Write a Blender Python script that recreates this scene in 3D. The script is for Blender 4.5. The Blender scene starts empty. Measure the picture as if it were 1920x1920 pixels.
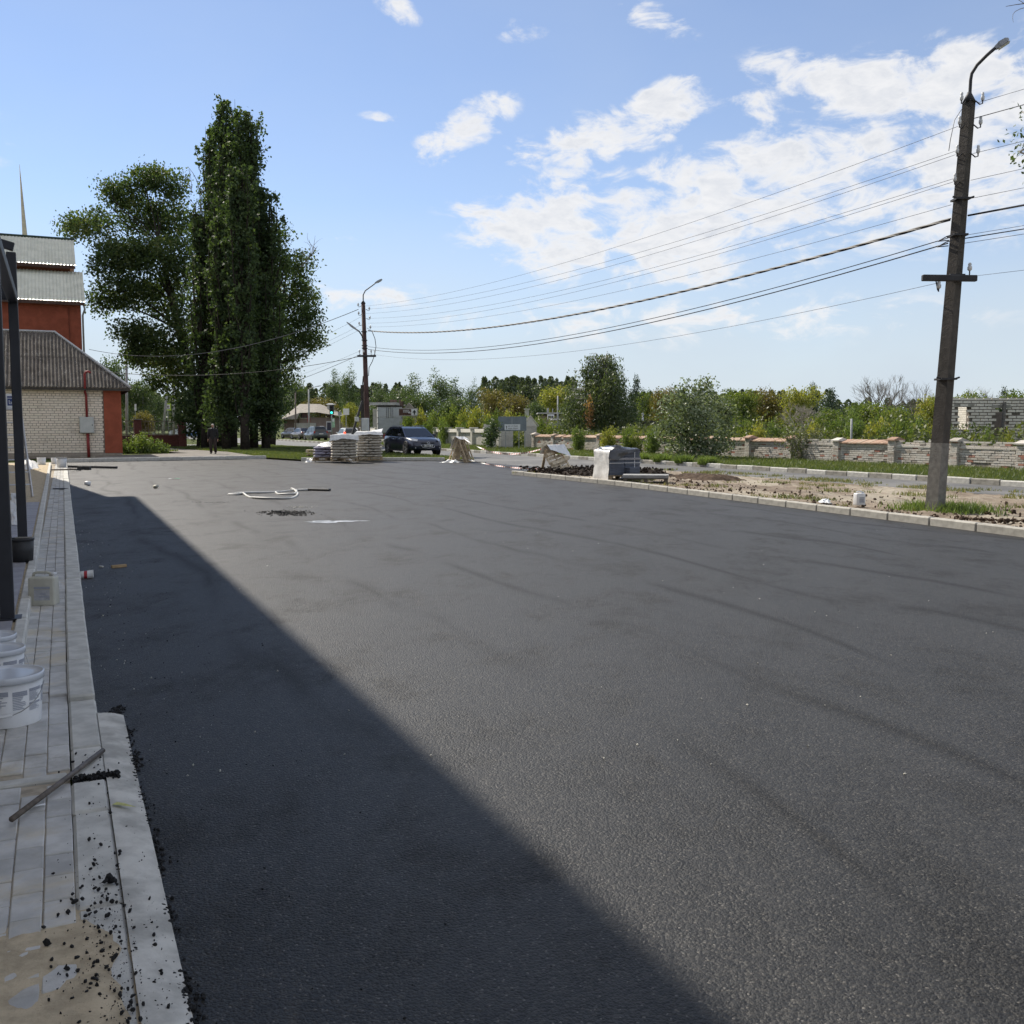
import bpy, bmesh, math, random
import numpy as np
from mathutils import Vector, Matrix

# ------------------------------------------------------------------ camera, sky, sun, exposure
scene = bpy.context.scene
COL = scene.collection
F_PX = 1884.0                      # focal length in pixels of a 1920 px wide picture
CAM_H = 1.65
PITCH = math.atan(160 / F_PX)
cam_data = bpy.data.cameras.new("camera")
cam_data.sensor_width = 36.0
cam_data.lens = 36.0 * F_PX / 1920.0
cam_data.clip_start = 0.05
cam_data.clip_end = 6000
cam = bpy.data.objects.new("camera", cam_data)
COL.objects.link(cam)
cam.location = (0, 0, CAM_H)
cam.rotation_euler = (math.pi / 2 - PITCH, 0, 0)
scene.camera = cam

SUN_AZ = math.radians(-42.0)
SUN_EL = math.radians(43.0)
SUN_DIR = Vector((math.sin(SUN_AZ) * math.cos(SUN_EL), math.cos(SUN_AZ) * math.cos(SUN_EL), math.sin(SUN_EL)))
SKY_STRENGTH = 0.11
EXPOSURE = 0.34

def px_dir(px, py):
    x = (px - 960) / F_PX; y = (960 - py) / F_PX
    return Vector((x, math.cos(PITCH) + y * math.sin(PITCH), y * math.cos(PITCH) - math.sin(PITCH)))

world = bpy.data.worlds.new("World")
scene.world = world
world.use_nodes = True

def build_world():
    nt = world.node_tree; nt.nodes.clear(); N = nt.nodes.new; L = nt.links.new
    out = N("ShaderNodeOutputWorld"); bg = N("ShaderNodeBackground")
    L(bg.outputs[0], out.inputs[0]); bg.inputs[1].default_value = SKY_STRENGTH
    sky = N("ShaderNodeTexSky"); sky.sky_type = 'NISHITA'; sky.sun_disc = False
    sky.sun_elevation = SUN_EL; sky.sun_rotation = SUN_AZ
    sky.altitude = 150; sky.air_density = 1.0; sky.dust_density = 0.0; sky.ozone_density = 2.0
    tc = N("ShaderNodeTexCoord"); sep = N("ShaderNodeSeparateXYZ"); L(tc.outputs['Generated'], sep.inputs[0])
    def m(op, a, b=None, c=None, clamp=False):
        n = N("ShaderNodeMath"); n.operation = op; n.use_clamp = clamp
        for i, v in enumerate((a, b, c)):
            if v is None: continue
            if isinstance(v, (int, float)): n.inputs[i].default_value = v
            else: L(v, n.inputs[i])
        return n.outputs[0]
    az = m('ARCTAN2', sep.outputs[0], sep.outputs[1])
    el = m('ARCSINE', sep.outputs[2])
    # noise fields on the direction, flattened towards the horizon as a cloud layer is
    def noise(scale, detail, rough, zs, dist=0.0, off=0.0):
        mp = N("ShaderNodeMapping"); L(tc.outputs['Generated'], mp.inputs[0])
        mp.inputs['Scale'].default_value = (1, 1, zs); mp.inputs['Location'].default_value = (off, off * .7, off * .3)
        n = N("ShaderNodeTexNoise"); L(mp.outputs[0], n.inputs['Vector'])
        n.inputs['Scale'].default_value = scale; n.inputs['Detail'].default_value = detail
        n.inputs['Roughness'].default_value = rough; n.inputs['Distortion'].default_value = dist
        return n.outputs['Fac']
    n1 = noise(19, 11, 0.60, 1.9, 0.55)
    n2 = noise(5.0, 4, 0.55, 2.2, 0.2, 3.1)
    n3 = noise(38, 6, 0.62, 2.2, 0.3, 7.7)
    comb = N("ShaderNodeCombineXYZ"); L(az, comb.inputs[0]); L(el, comb.inputs[1])
    def blob(px, py, rx, ry, w, tilt=0.0):
        d = px_dir(px, py).normalized()
        mp = N("ShaderNodeMapping"); mp.vector_type = 'TEXTURE'; L(comb.outputs[0], mp.inputs[0])
        mp.inputs['Location'].default_value = (math.atan2(d.x, d.y), math.asin(d.z), 0)
        mp.inputs['Rotation'].default_value = (0, 0, math.atan(tilt)); mp.inputs['Scale'].default_value = (rx / F_PX * .95, ry / F_PX * .92, 1)
        dt = N("ShaderNodeVectorMath"); dt.operation = 'DOT_PRODUCT'; L(mp.outputs[0], dt.inputs[0]); L(mp.outputs[0], dt.inputs[1])
        return m('MULTIPLY_ADD', dt.outputs['Value'], -w, w)
    blobs = [blob(1120, 425, 340, 130, 1.15, -.05), blob(1420, 360, 350, 130, 1.25, .1), blob(1230, 480, 400, 95, .95),
             blob(1760, 330, 340, 160, 1.05), blob(1740, 160, 250, 95, 1.2), blob(1960, 200, 240, 160, 1.05), blob(1540, 150, 180, 55, .95, -.25),
             blob(1240, 212, 140, 66, 1.05, .45), blob(1110, 258, 115, 66, 1.0, .2), blob(875, 240, 130, 56, 1.0, .5), blob(1420, 205, 150, 55, .62),
             blob(745, 16, 62, 28, .8, -.5), blob(980, 58, 62, 28, .62), blob(1215, 30, 120, 34, .8, -.4),
             blob(640, 448, 50, 18, .95), blob(722, 218, 60, 14, .7), blob(985, 290, 80, 40, .62), blob(640, 560, 240, 40, .62, .03), blob(1300, 600, 700, 70, .5),
             blob(-500, 200, 420, 140, 1.1), blob(2500, 300, 460, 260, 1.1), blob(1500, -420, 540, 170, 1.1)]
    tot = blobs[0]
    for b in blobs[1:]: tot = m('MAXIMUM', tot, b)
    # beyond the picture, unseen broken cloud is added to brighten and whiten the shade
    d0 = px_dir(960, 500).normalized()
    dt = N("ShaderNodeVectorMath"); dt.operation = 'DOT_PRODUCT'; L(tc.outputs['Generated'], dt.inputs[0]); dt.inputs[1].default_value = d0
    away = N("ShaderNodeMapRange"); away.interpolation_type = 'SMOOTHSTEP'; L(dt.outputs['Value'], away.inputs[0]); away.inputs[1].default_value = .78; away.inputs[2].default_value = .55
    tot = m('MAXIMUM', m('MAXIMUM', tot, 0.0), m('MULTIPLY', m('MULTIPLY_ADD', n2, 3.6, -1.12), away.outputs[0]))
    rag = m('ADD', m('MULTIPLY', m('SUBTRACT', n1, 0.5), 6.0), m('MULTIPLY', m('SUBTRACT', n3, 0.5), 1.8))
    dens = m('ADD', m('MULTIPLY_ADD', tot, 1.45, -0.62), rag)
    mr = N("ShaderNodeMapRange"); mr.interpolation_type = 'SMOOTHSTEP'; L(dens, mr.inputs[0])
    mr.inputs[1].default_value = -0.3; mr.inputs[2].default_value = 1.1
    gate = N("ShaderNodeMapRange"); gate.interpolation_type = 'SMOOTHSTEP'; L(tot, gate.inputs[0])
    gate.inputs[1].default_value = 0.0; gate.inputs[2].default_value = 0.5
    cov = m('MULTIPLY', mr.outputs[0], gate.outputs[0])
    # thin veil low in the sky
    v1 = N("ShaderNodeMapRange"); v1.interpolation_type = 'SMOOTHSTEP'; L(el, v1.inputs[0]); v1.inputs[1].default_value = 0.30; v1.inputs[2].default_value = 0.0
    veil = m('MULTIPLY', v1.outputs[0], m('ADD', m('MULTIPLY', n2, 0.6), 0.65), clamp=True)
    veil = m('MAXIMUM', veil, m('MULTIPLY_ADD', n2, .2, .10))
    thick = N("ShaderNodeMapRange"); thick.interpolation_type = 'SMOOTHSTEP'; L(dens, thick.inputs[0]); thick.inputs[1].default_value = .5; thick.inputs[2].default_value = 1.5
    shade = m('MULTIPLY', m('MULTIPLY', m('SUBTRACT', n3, 0.36, clamp=True), 2.6, clamp=True), thick.outputs[0])
    k = 0.90 / (SKY_STRENGTH * 2 ** EXPOSURE)
    cc = N("ShaderNodeMix"); cc.data_type = 'RGBA'; L(shade, cc.inputs[0])
    cc.inputs[6].default_value = (1.02 * k, 1.02 * k, 1.03 * k, 1); cc.inputs[7].default_value = (.80 * k, .83 * k, .89 * k, 1)
    tint = N("ShaderNodeMix"); tint.data_type = 'RGBA'; tint.blend_type = 'MULTIPLY'; tint.inputs[0].default_value = 1.0; L(sky.outputs[0], tint.inputs[6]); tint.inputs[7].default_value = SKY_TINT
    mv = N("ShaderNodeMix"); mv.data_type = 'RGBA'; L(veil, mv.inputs[0]); L(tint.outputs[2], mv.inputs[6])
    mv.inputs[7].default_value = (.70 * k, .80 * k, .90 * k, 1)
    mc = N("ShaderNodeMix"); mc.data_type = 'RGBA'; L(m('MULTIPLY', cov, 0.95), mc.inputs[0]); L(mv.outputs[2], mc.inputs[6]); L(cc.outputs[2], mc.inputs[7])
    L(mc.outputs[2], bg.inputs[0])
SKY_TINT = (.95, .92, 1.0, 1)
build_world()

sun_data = bpy.data.lights.new("sun", 'SUN')
sun_data.energy = 5.0; sun_data.angle = math.radians(0.53); sun_data.color = (1.0, 0.925, 0.81)
sun = bpy.data.objects.new("sun", sun_data); COL.objects.link(sun)
sun.rotation_euler = (-SUN_DIR).to_track_quat('-Z', 'Y').to_euler()
sun.location = (-30, 60, 60)

scene.view_settings.view_transform = 'Standard'
scene.view_settings.look = 'None'
scene.view_settings.exposure = EXPOSURE
scene.view_settings.gamma = 1.0
scene.view_settings.use_curve_mapping = False
scene.render.engine = 'CYCLES'
scene.cycles.max_bounces = 6
scene.cycles.use_adaptive_sampling = True
scene.cycles.adaptive_threshold = 0.02
scene.cycles.use_denoising = True
scene.cycles.transparent_max_bounces = 8
scene.render.resolution_x = scene.render.resolution_y = 1024

# ------------------------------------------------------------------ frames of reference
ST = math.radians(24.3)            # the street runs 24.3 degrees left of the view
UD = Vector((-math.sin(ST), math.cos(ST), 0)); VD = Vector((math.cos(ST), math.sin(ST), 0))
def W(u, v, z=0.0):                # street coordinates (along, across) to world
    return UD * u + VD * v + Vector((0, 0, z))
def G(px, py, z=0.0):              # survey: ground point seen in a picture direction
    d = px_dir(px, py); t = (z - CAM_H) / d.z
    return Vector((d.x * t, d.y * t, z))
def D(px, py, y):                  # survey: point at a known distance
    d = px_dir(px, py); t = y / d.y
    return Vector((d.x * t, y, CAM_H + d.z * t))
STREET_ROT = ST

# ------------------------------------------------------------------ object helpers
def tag(o, label=None, cat=None, group=None, kind=None):
    if label: o["label"] = label
    if cat: o["category"] = cat
    if group: o["group"] = group
    if kind: o["kind"] = kind
    return o
def empty(name, loc=(0, 0, 0), rz=0.0, label=None, cat=None, group=None):
    o = bpy.data.objects.new(name, None); COL.objects.link(o)
    o.empty_display_size = 0.2
    o.location = loc; o.rotation_euler = (0, 0, rz)
    return tag(o, label, cat, group)
def link_mesh(name, me, parent=None, loc=None, rot=None, scale=None):
    o = bpy.data.objects.new(name, me); COL.objects.link(o)
    if parent is not None: o.parent = parent
    if loc is not None: o.location = loc
    if rot is not None: o.rotation_euler = rot
    if scale is not None: o.scale = scale
    return o
def copy_tree(o, parent=None):
    c = o.copy(); COL.objects.link(c)
    if parent is not None: c.parent = parent
    for ch in list(o.children): copy_tree(ch, c)
    return c

class MB:
    """collects geometry; build() links it as one mesh object"""
    def __init__(s): s.v = []; s.f = []; s.mi = []; s.sm = []; s.cm = 0; s.smooth = False
    def _add(s, vs, fs):
        b = len(s.v); s.v.extend([tuple(v) for v in vs])
        for f in fs:
            s.f.append(tuple(b + i for i in f)); s.mi.append(s.cm); s.sm.append(s.smooth)
        return s
    def m(s, i): s.cm = i; return s
    def sh(s, b): s.smooth = b; return s
    def box(s, c, d, rot=None, taper=1.0):
        hx, hy, hz = d[0] / 2, d[1] / 2, d[2] / 2
        vs = [Vector((sx * hx * (taper if sz > 0 else 1), sy * hy * (taper if sz > 0 else 1), sz * hz)) for sz in (-1, 1) for sx, sy in ((-1, -1), (1, -1), (1, 1), (-1, 1))]
        if rot is not None:
            R = rot if isinstance(rot, Matrix) else Matrix.Rotation(rot, 3, 'Z')
            vs = [R @ v for v in vs]
        c = Vector(c)
        return s._add([v + c for v in vs], [(3, 2, 1, 0), (4, 5, 6, 7), (0, 1, 5, 4), (1, 2, 6, 5), (2, 3, 7, 6), (3, 0, 4, 7)])
    def bbox(s, c, d, bev=0.02, rot=None):
        """box with chamfered edges"""
        bm = bmesh.new(); bmesh.ops.create_cube(bm, size=1.0)
        for v in bm.verts: v.co = Vector((v.co.x * d[0], v.co.y * d[1], v.co.z * d[2]))
        bmesh.ops.bevel(bm, geom=bm.edges[:], offset=min(bev, min(d) * .45), segments=1, affect='EDGES', profile=0.5)
        R = None
        if rot is not None: R = rot if isinstance(rot, Matrix) else Matrix.Rotation(rot, 3, 'Z')
        c = Vector(c); bm.verts.index_update()
        vs = [(R @ v.co if R else v.co) + c for v in bm.verts]; fs = [[v.index for v in f.verts] for f in bm.faces]
        bm.free()
        return s._add(vs, fs)
    def quad(s, a, b, c, d): return s._add([a, b, c, d], [(0, 1, 2, 3)])
    def poly(s, pts): return s._add(pts, [tuple(range(len(pts)))])
    def prism(s, pts, ext):
        """closed polygon pts extruded by vector ext"""
        n = len(pts); e = Vector(ext); a = [Vector(p) for p in pts]
        fs = [tuple(range(n))[::-1], tuple(range(n, 2 * n))] + [(i, (i + 1) % n, n + (i + 1) % n, n + i) for i in range(n)]
        return s._add(a + [p + e for p in a], fs)
    def tube(s, path, r, n=6, cap=True):
        pts = [Vector(p) for p in path]; m = len(pts)
        rs = r if isinstance(r, (list, tuple)) else [r] * m
        vs = []; prev = None
        for i, p in enumerate(pts):
            t = (pts[min(i + 1, m - 1)] - pts[max(i - 1, 0)]).normalized() if m > 1 else Vector((0, 0, 1))
            if prev is None:
                a = Vector((1, 0, 0)) if abs(t.x) < .9 else Vector((0, 1, 0))
                a = (a - t * a.dot(t)).normalized()
            else:
                a = prev - t * prev.dot(t)
                a = a.normalized() if a.length > 1e-6 else t.orthogonal().normalized()
            prev = a; b = t.cross(a)
            vs += [p + (a * math.cos(2 * math.pi * k / n) + b * math.sin(2 * math.pi * k / n)) * rs[i] for k in range(n)]
        fs = [(i * n + k, i * n + (k + 1) % n, (i + 1) * n + (k + 1) % n, (i + 1) * n + k) for i in range(m - 1) for k in range(n)]
        if cap: fs += [tuple(range(n))[::-1], tuple(range((m - 1) * n, m * n))]
        return s._add(vs, fs)
    def lathe(s, prof, n=16, c=(0, 0, 0), cap=True, R=None):
        c = Vector(c); vs = []
        for r, z in prof:
            for k in range(n):
                p = Vector((r * math.cos(2 * math.pi * k / n), r * math.sin(2 * math.pi * k / n), z))
                vs.append((R @ p if R else p) + c)
        m = len(prof)
        fs = [(i * n + k, i * n + (k + 1) % n, (i + 1) * n + (k + 1) % n, (i + 1) * n + k) for i in range(m - 1) for k in range(n)]
        if cap: fs += [tuple(range(n))[::-1], tuple(range((m - 1) * n, m * n))]
        return s._add(vs, fs)
    def mesh(s, name, mats):
        me = bpy.data.meshes.new(name); me.from_pydata(s.v, [], s.f)
        for mt in (mats if isinstance(mats, (list, tuple)) else [mats]): me.materials.append(mt)
        me.polygons.foreach_set("material_index", s.mi); me.polygons.foreach_set("use_smooth", s.sm)
        me.update(); return me
    def build(s, name, mats, parent=None, loc=None, rot=None):
        return link_mesh(name, s.mesh(name, mats), parent, loc, rot)

def np_mesh(name, verts, faces_n, mats, smooth=False, mat_idx=None):
    """verts (N,3); faces (M,k) of one size"""
    me = bpy.data.meshes.new(name); verts = np.asarray(verts, np.float32); fa = np.asarray(faces_n, np.int32)
    me.vertices.add(len(verts)); me.vertices.foreach_set("co", verts.ravel())
    k = fa.shape[1]
    me.loops.add(fa.size); me.loops.foreach_set("vertex_index", fa.ravel())
    me.polygons.add(len(fa)); me.polygons.foreach_set("loop_start", np.arange(0, fa.size, k, dtype=np.int32))
    me.polygons.foreach_set("loop_total", np.full(len(fa), k, np.int32))
    for mt in (mats if isinstance(mats, (list, tuple)) else [mats]): me.materials.append(mt)
    if mat_idx is not None: me.polygons.foreach_set("material_index", np.asarray(mat_idx, np.int32))
    if smooth: me.polygons.foreach_set("use_smooth", np.ones(len(fa), bool))
    me.update(calc_edges=True); return me

# ------------------------------------------------------------------ materials
class NT:
    def __init__(s, name):
        s.mat = bpy.data.materials.new(name); s.mat.use_nodes = True
        s.t = s.mat.node_tree; s.t.nodes.clear()
        s.out = s.n("ShaderNodeOutputMaterial"); s.p = s.n("ShaderNodeBsdfPrincipled"); s.l(s.p.outputs[0], s.out.inputs[0])
    def n(s, t): return s.t.nodes.new(t)
    def l(s, a, b): s.t.links.new(a, b)
    def val(s, sock, v):
        if isinstance(v, (int, float)): sock.default_value = v
        elif isinstance(v, (tuple, list)): sock.default_value = tuple(v) + ((1,) if len(v) == 3 and len(sock.default_value) == 4 else ())
        else: s.l(v, sock)
    def math(s, op, a, b=None, c=None, clamp=False):
        n = s.n("ShaderNodeMath"); n.operation = op; n.use_clamp = clamp
        for i, v in enumerate((a, b, c)):
            if v is not None: s.val(n.inputs[i], v)
        return n.outputs[0]
    def coord(s, kind='Object', scale=(1, 1, 1), rz=0.0, loc=(0, 0, 0)):
        if kind == 'World': o = s.n("ShaderNodeNewGeometry").outputs['Position']
        else: o = s.n("ShaderNodeTexCoord").outputs[kind]
        mp = s.n("ShaderNodeMapping"); s.l(o, mp.inputs[0]); mp.inputs['Scale'].default_value = scale
        mp.inputs['Rotation'].default_value = (0, 0, rz); mp.inputs['Location'].default_value = loc
        return mp.outputs[0]
    def noise(s, vec, scale, detail=4, rough=.55, dist=0.0, out='Fac'):
        n = s.n("ShaderNodeTexNoise"); s.l(vec, n.inputs['Vector']); n.inputs['Scale'].default_value = scale
        n.inputs['Detail'].default_value = detail; n.inputs['Roughness'].default_value = rough; n.inputs['Distortion'].default_value = dist
        return n.outputs[out]
    def voro(s, vec, scale, feat='F1', out='Distance', rnd=1.0):
        n = s.n("ShaderNodeTexVoronoi"); s.l(vec, n.inputs['Vector']); n.inputs['Scale'].default_value = scale
        n.feature = feat; n.inputs['Randomness'].default_value = rnd
        return n.outputs[out]
    def ramp(s, fac, stops, interp='LINEAR'):
        n = s.n("ShaderNodeValToRGB"); s.val(n.inputs[0], fac); cr = n.color_ramp; cr.interpolation = interp
        while len(cr.elements) < len(stops): cr.elements.new(0.5)
        for e, (p, c) in zip(cr.elements, stops):
            e.position = p; e.color = (c, c, c, 1) if isinstance(c, (int, float)) else tuple(c) + (1,)
        return n.outputs[0]
    def mr(s, x, a, b, c=0.0, d=1.0, smooth=True):
        n = s.n("ShaderNodeMapRange"); s.val(n.inputs[0], x); n.interpolation_type = 'SMOOTHSTEP' if smooth else 'LINEAR'
        n.inputs[1].default_value = a; n.inputs[2].default_value = b; n.inputs[3].default_value = c; n.inputs[4].default_value = d
        return n.outputs[0]
    def mix(s, f, a, b, blend='MIX'):
        n = s.n("ShaderNodeMix"); n.data_type = 'RGBA'; n.blend_type = blend
        s.val(n.inputs[0], f); s.val(n.inputs[6], a); s.val(n.inputs[7], b)
        return n.outputs[2]
    def rnd(s):
        """a random value per object and per mesh island"""
        a = s.n("ShaderNodeObjectInfo").outputs['Random']; b = s.n("ShaderNodeNewGeometry").outputs['Random Per Island']
        return s.math('FRACT', s.math('ADD', a, b))
    def bump(s, h, strength=.3, dist=.01, normal=None):
        n = s.n("ShaderNodeBump"); s.l(h, n.inputs['Height']); n.inputs['Strength'].default_value = strength; n.inputs['Distance'].default_value = dist
        if normal is not None: s.l(normal, n.inputs['Normal'])
        return n.outputs[0]
    def set(s, **k):
        nm = dict(col='Base Color', rough='Roughness', metal='Metallic', spec='Specular IOR Level', normal='Normal', coat='Coat Weight', coatr='Coat Roughness',
                  alpha='Alpha', trans='Transmission Weight', ior='IOR', emc='Emission Color', ems='Emission Strength', sheen='Sheen Weight')
        for a, v in k.items(): s.val(s.p.inputs[nm[a]], v)
        return s.mat

def mul(c, k): return tuple(min(1.0, x * k) for x in c)
def M(name, col, rough=.7, var=.25, scale=3.0, metal=0.0, spec=.4, bump=0.0, bscale=40.0, rnd=0.0, coord='Object', detail=5, col2=None, coat=0.0, bdist=.01):
    """plain painted / mineral material with mottling"""
    t = NT(name); v = t.coord(coord)
    f = t.mr(t.noise(v, scale, detail, .6), .32, .68)
    c = t.mix(f, mul(col, 1 - var), col2 if col2 else mul(col, 1 + var * .8))
    if rnd: c = t.mix(1.0, c, t.ramp(t.rnd(), [(0, 1 - rnd), (1, 1 + rnd)]) if rnd < 0 else t.ramp(t.rnd(), [(0, max(0, 1 - rnd)), (1, 1.0)]), 'MULTIPLY')
    k = dict(col=c, rough=rough, metal=metal, spec=spec, coat=coat)
    if bump: k['normal'] = t.bump(t.noise(v, bscale, 6, .65), bump, bdist)
    return t.set(**k)
def leaf_mat(name, cols, trans=.35, rough=.5, spec=.35):
    """leaves: a spread of greens, light passing through"""
    t = NT(name); r = t.rnd(); n = len(cols)
    geo = t.n("ShaderNodeNewGeometry").outputs['Position']
    big = t.mr(t.noise(geo, .55, 3, .5), .3, .7)
    f = t.math('ADD', t.math('MULTIPLY', r, .62), t.math('MULTIPLY', big, .38))
    c = t.ramp(f, [(i / (n - 1), cc) for i, cc in enumerate(cols)])
    hs = t.n("ShaderNodeHueSaturation"); t.l(c, hs.inputs['Color']); hs.inputs['Saturation'].default_value = .84; c = hs.outputs[0]
    t.set(col=c, rough=rough, spec=spec)
    tr = t.n("ShaderNodeBsdfTranslucent"); t.l(t.mix(1.0, c, (1.45, 1.55, .62), 'MULTIPLY'), tr.inputs[0])
    mx = t.n("ShaderNodeMixShader"); mx.inputs[0].default_value = trans
    t.l(t.p.outputs[0], mx.inputs[1]); t.l(tr.outputs[0], mx.inputs[2]); t.l(mx.outputs[0], t.out.inputs[0])
    return t.mat
# ------------------------------------------------------------------ ground materials
def asphalt_mat():
    t = NT("fresh_asphalt"); w = t.coord('World')
    # stones of two sizes bedded in bitumen
    va = t.n("ShaderNodeTexVoronoi"); t.l(w, va.inputs['Vector']); va.inputs['Scale'].default_value = 80
    vb = t.n("ShaderNodeTexVoronoi"); t.l(w, vb.inputs['Vector']); vb.inputs['Scale'].default_value = 165
    ca = t.n("ShaderNodeSeparateColor"); t.l(va.outputs['Color'], ca.inputs[0]); cb = t.n("ShaderNodeSeparateColor"); t.l(vb.outputs['Color'], cb.inputs[0])
    big = t.noise(w, .42, 3, .5); mid = t.noise(w, 2.6, 4, .6)
    base = t.mix(t.math('ADD', t.math('MULTIPLY', big, .6), t.math('MULTIPLY', mid, .4)), (0.0135, 0.0135, 0.0135), (0.0252, 0.0245, 0.0233))
    # roller seams: narrow wavering dark lines along the street
    sv = t.n("ShaderNodeSeparateXYZ"); t.l(t.coord('World', rz=-ST), sv.inputs[0])
    vv = t.math('MULTIPLY_ADD', t.noise(t.coord('World', scale=(.5, .05, 1), rz=-ST), 1.0, 2, .5), 1.5, sv.outputs[0])
    lanes = t.math('SUBTRACT', 1.0, t.math('MULTIPLY', t.math('ABSOLUTE', t.math('SUBTRACT', t.math('FRACT', t.math('MULTIPLY', vv, .72)), .5)), 9.0), clamp=True)
    lanes = t.math('MULTIPLY', lanes, t.mr(t.noise(t.coord('World', scale=(.7, .07, 1), rz=-ST), 1.0, 3, .6), .38, .56, .0, .85))
    base = t.mix(lanes, base, (0.0058, 0.0058, 0.0058))
    band = t.mr(t.noise(t.coord('World', scale=(.8, .04, 1), rz=-ST), 1.3, 3, .55), .46, .6, 0, .38)
    base = t.mix(band, base, (0.0092, 0.0094, 0.0097))
    coarse = t.mr(t.noise(t.coord('World', scale=(1, .6, 1), rz=-ST - .6), 1.3, 8, .74, .2), .44, .70)
    base = t.mix(t.math('MULTIPLY', coarse, .62), base, (0.0072, 0.0070, 0.0070))
    g1 = t.mr(ca.outputs[0], .55, 1.0, 0, .62, False); g2 = t.mr(cb.outputs[0], .5, 1.0, 0, .5, False)
    base = t.mix(g1, base, (0.0659, 0.0616, 0.0540)); base = t.mix(g2, base, (0.0453, 0.0428, 0.0384))
    base = t.mix(t.mr(ca.outputs[1], .34, .0, 0, .85, False), base, (0.0034, 0.0033, 0.0039)); base = t.mix(t.mr(cb.outputs[1], .3, .0, 0, .7, False), base, (0.0042, 0.0041, 0.0046))
    base = t.mix(t.mr(cb.outputs[2], .98, .992, 0, .6), base, (0.1813, 0.1680, 0.1482))
    dust = t.mr(t.noise(w, 1.15, 6, .72, .8), .65, .78, 0, .34); base = t.mix(dust, base, (0.1318, 0.1120, 0.0798))
    h = t.math('ADD', t.math('MULTIPLY', va.outputs['Distance'], -1.0), t.math('MULTIPLY', vb.outputs['Distance'], -.6))
    h = t.math('MULTIPLY', h, t.math('MULTIPLY_ADD', coarse, .7, .8))
    dark = t.math('MAXIMUM', t.math('MULTIPLY', lanes, .5), t.math('MULTIPLY', coarse, .42), clamp=True)
    base = t.mix(t.math('MULTIPLY', dark, .5), base, (0.0050, 0.0049, 0.0049))
    return t.set(col=base, rough=t.mr(dark, 0, 1, .56, .72), spec=t.mr(dark, 0, 1, .38, .10, False), normal=t.bump(h, .65, .006))
def old_asphalt_mat():
    t = NT("old_road_asphalt"); w = t.coord('World')
    b = t.mix(t.mr(t.noise(w, 1.2, 6, .65), .3, .7), (.085, .083, .080), (.13, .127, .12))
    b = t.mix(t.mr(t.noise(w, .25, 4, .6), .45, .62), b, (.16, .155, .145))
    b = t.mix(t.math('MULTIPLY', t.mr(t.noise(t.coord('World', scale=(1.2, .05, 1), rz=-ST), 1.2, 4, .6), .5, .66), .4), b, (.075, .074, .072))
    return t.set(col=b, rough=.72, spec=.4, normal=t.bump(t.noise(w, 90, 4, .7), .5, .006))
def dirt_mat():
    t = NT("dry_dirt"); w = t.coord('World')
    b = t.mix(t.mr(t.noise(w, 1.6, 7, .68, .5), .3, .7), (.19, .148, .112), (.36, .30, .235))
    b = t.mix(t.mr(t.noise(t.coord('World', scale=(1, .25, 1), rz=-ST), .9, 6, .65), .46, .62), b, (.42, .37, .295))
    b = t.mix(t.mr(t.noise(w, 6, 6, .7), .58, .72, 0, .8), b, (.075, .05, .035))
    b = t.mix(t.mr(t.noise(w, .9, 5, .7, .4), .62, .75, 0, .5), b, (.10, .12, .04))
    return t.set(col=b, rough=.95, spec=.1, normal=t.bump(t.noise(w, 9, 8, .75), 1.0, .07))
def soil_mat(name, a, b2):
    t = NT(name); w = t.coord('World')
    b = t.mix(t.mr(t.noise(w, 5, 6, .7), .35, .65), a, b2)
    return t.set(col=b, rough=.95, spec=.15, normal=t.bump(t.noise(w, 22, 6, .7), .9, .04))
def turf_mat():
    t = NT("turf"); w = t.coord('World')
    b = t.mix(t.mr(t.noise(w, .8, 6, .65), .3, .7), (.045, .065, .018), (.10, .115, .035))
    b = t.mix(t.mr(t.noise(w, 2.5, 5, .7), .58, .74, 0, .7), b, (.17, .14, .075))
    return t.set(col=b, rough=.95, spec=.1, normal=t.bump(t.noise(w, 30, 4, .7), .8, .05))
M_ASPH = asphalt_mat(); M_ROAD = old_asphalt_mat(); M_DIRT = dirt_mat(); M_TURF = turf_mat()
M_SOIL = soil_mat("black_soil", (.018, .014, .012), (.05, .038, .030)); M_BROWN = soil_mat("brown_soil", (.05, .034, .024), (.12, .085, .06))
M_PATH = M("footpath_asphalt", (.20, .185, .165), .9, .25, 1.2, bump=.3, bscale=30, coord='World', spec=.2)
M_KERB = M("kerb_concrete", (.55, .54, .50), .85, .16, 7, bump=.25, bscale=70, rnd=.14, spec=.25, bdist=.004)
M_KERBR = M("lot_kerb_concrete", (.40, .385, .345), .85, .18, 7, bump=.3, bscale=60, rnd=.16, spec=.2, bdist=.004)
M_KERBOLD = M("old_kerb_concrete", (.30, .285, .25), .9, .25, 5, bump=.3, bscale=50, rnd=.18, spec=.2)
M_KERBWHITE = M("whitewashed_kerb", (.50, .49, .45), .9, .16, 9, bump=.2, bscale=50, rnd=.12, spec=.2)

def sheet(name, pts, z, mat, sub=None, **k):
    m = MB(); m.poly([(p[0], p[1], z) for p in pts]); o = m.build(name, mat); o["kind"] = "structure"; return o
def UV(*p): return [W(u, v) for u, v in p]

# the ground goes on to the horizon
m = MB(); R = 3000; n = 48
ring = [(R * math.cos(2 * math.pi * k / n), R * math.sin(2 * math.pi * k / n), -.03) for k in range(n)]
m.poly(ring); o = m.build("ground", M_TURF); o["kind"] = "structure"
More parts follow.
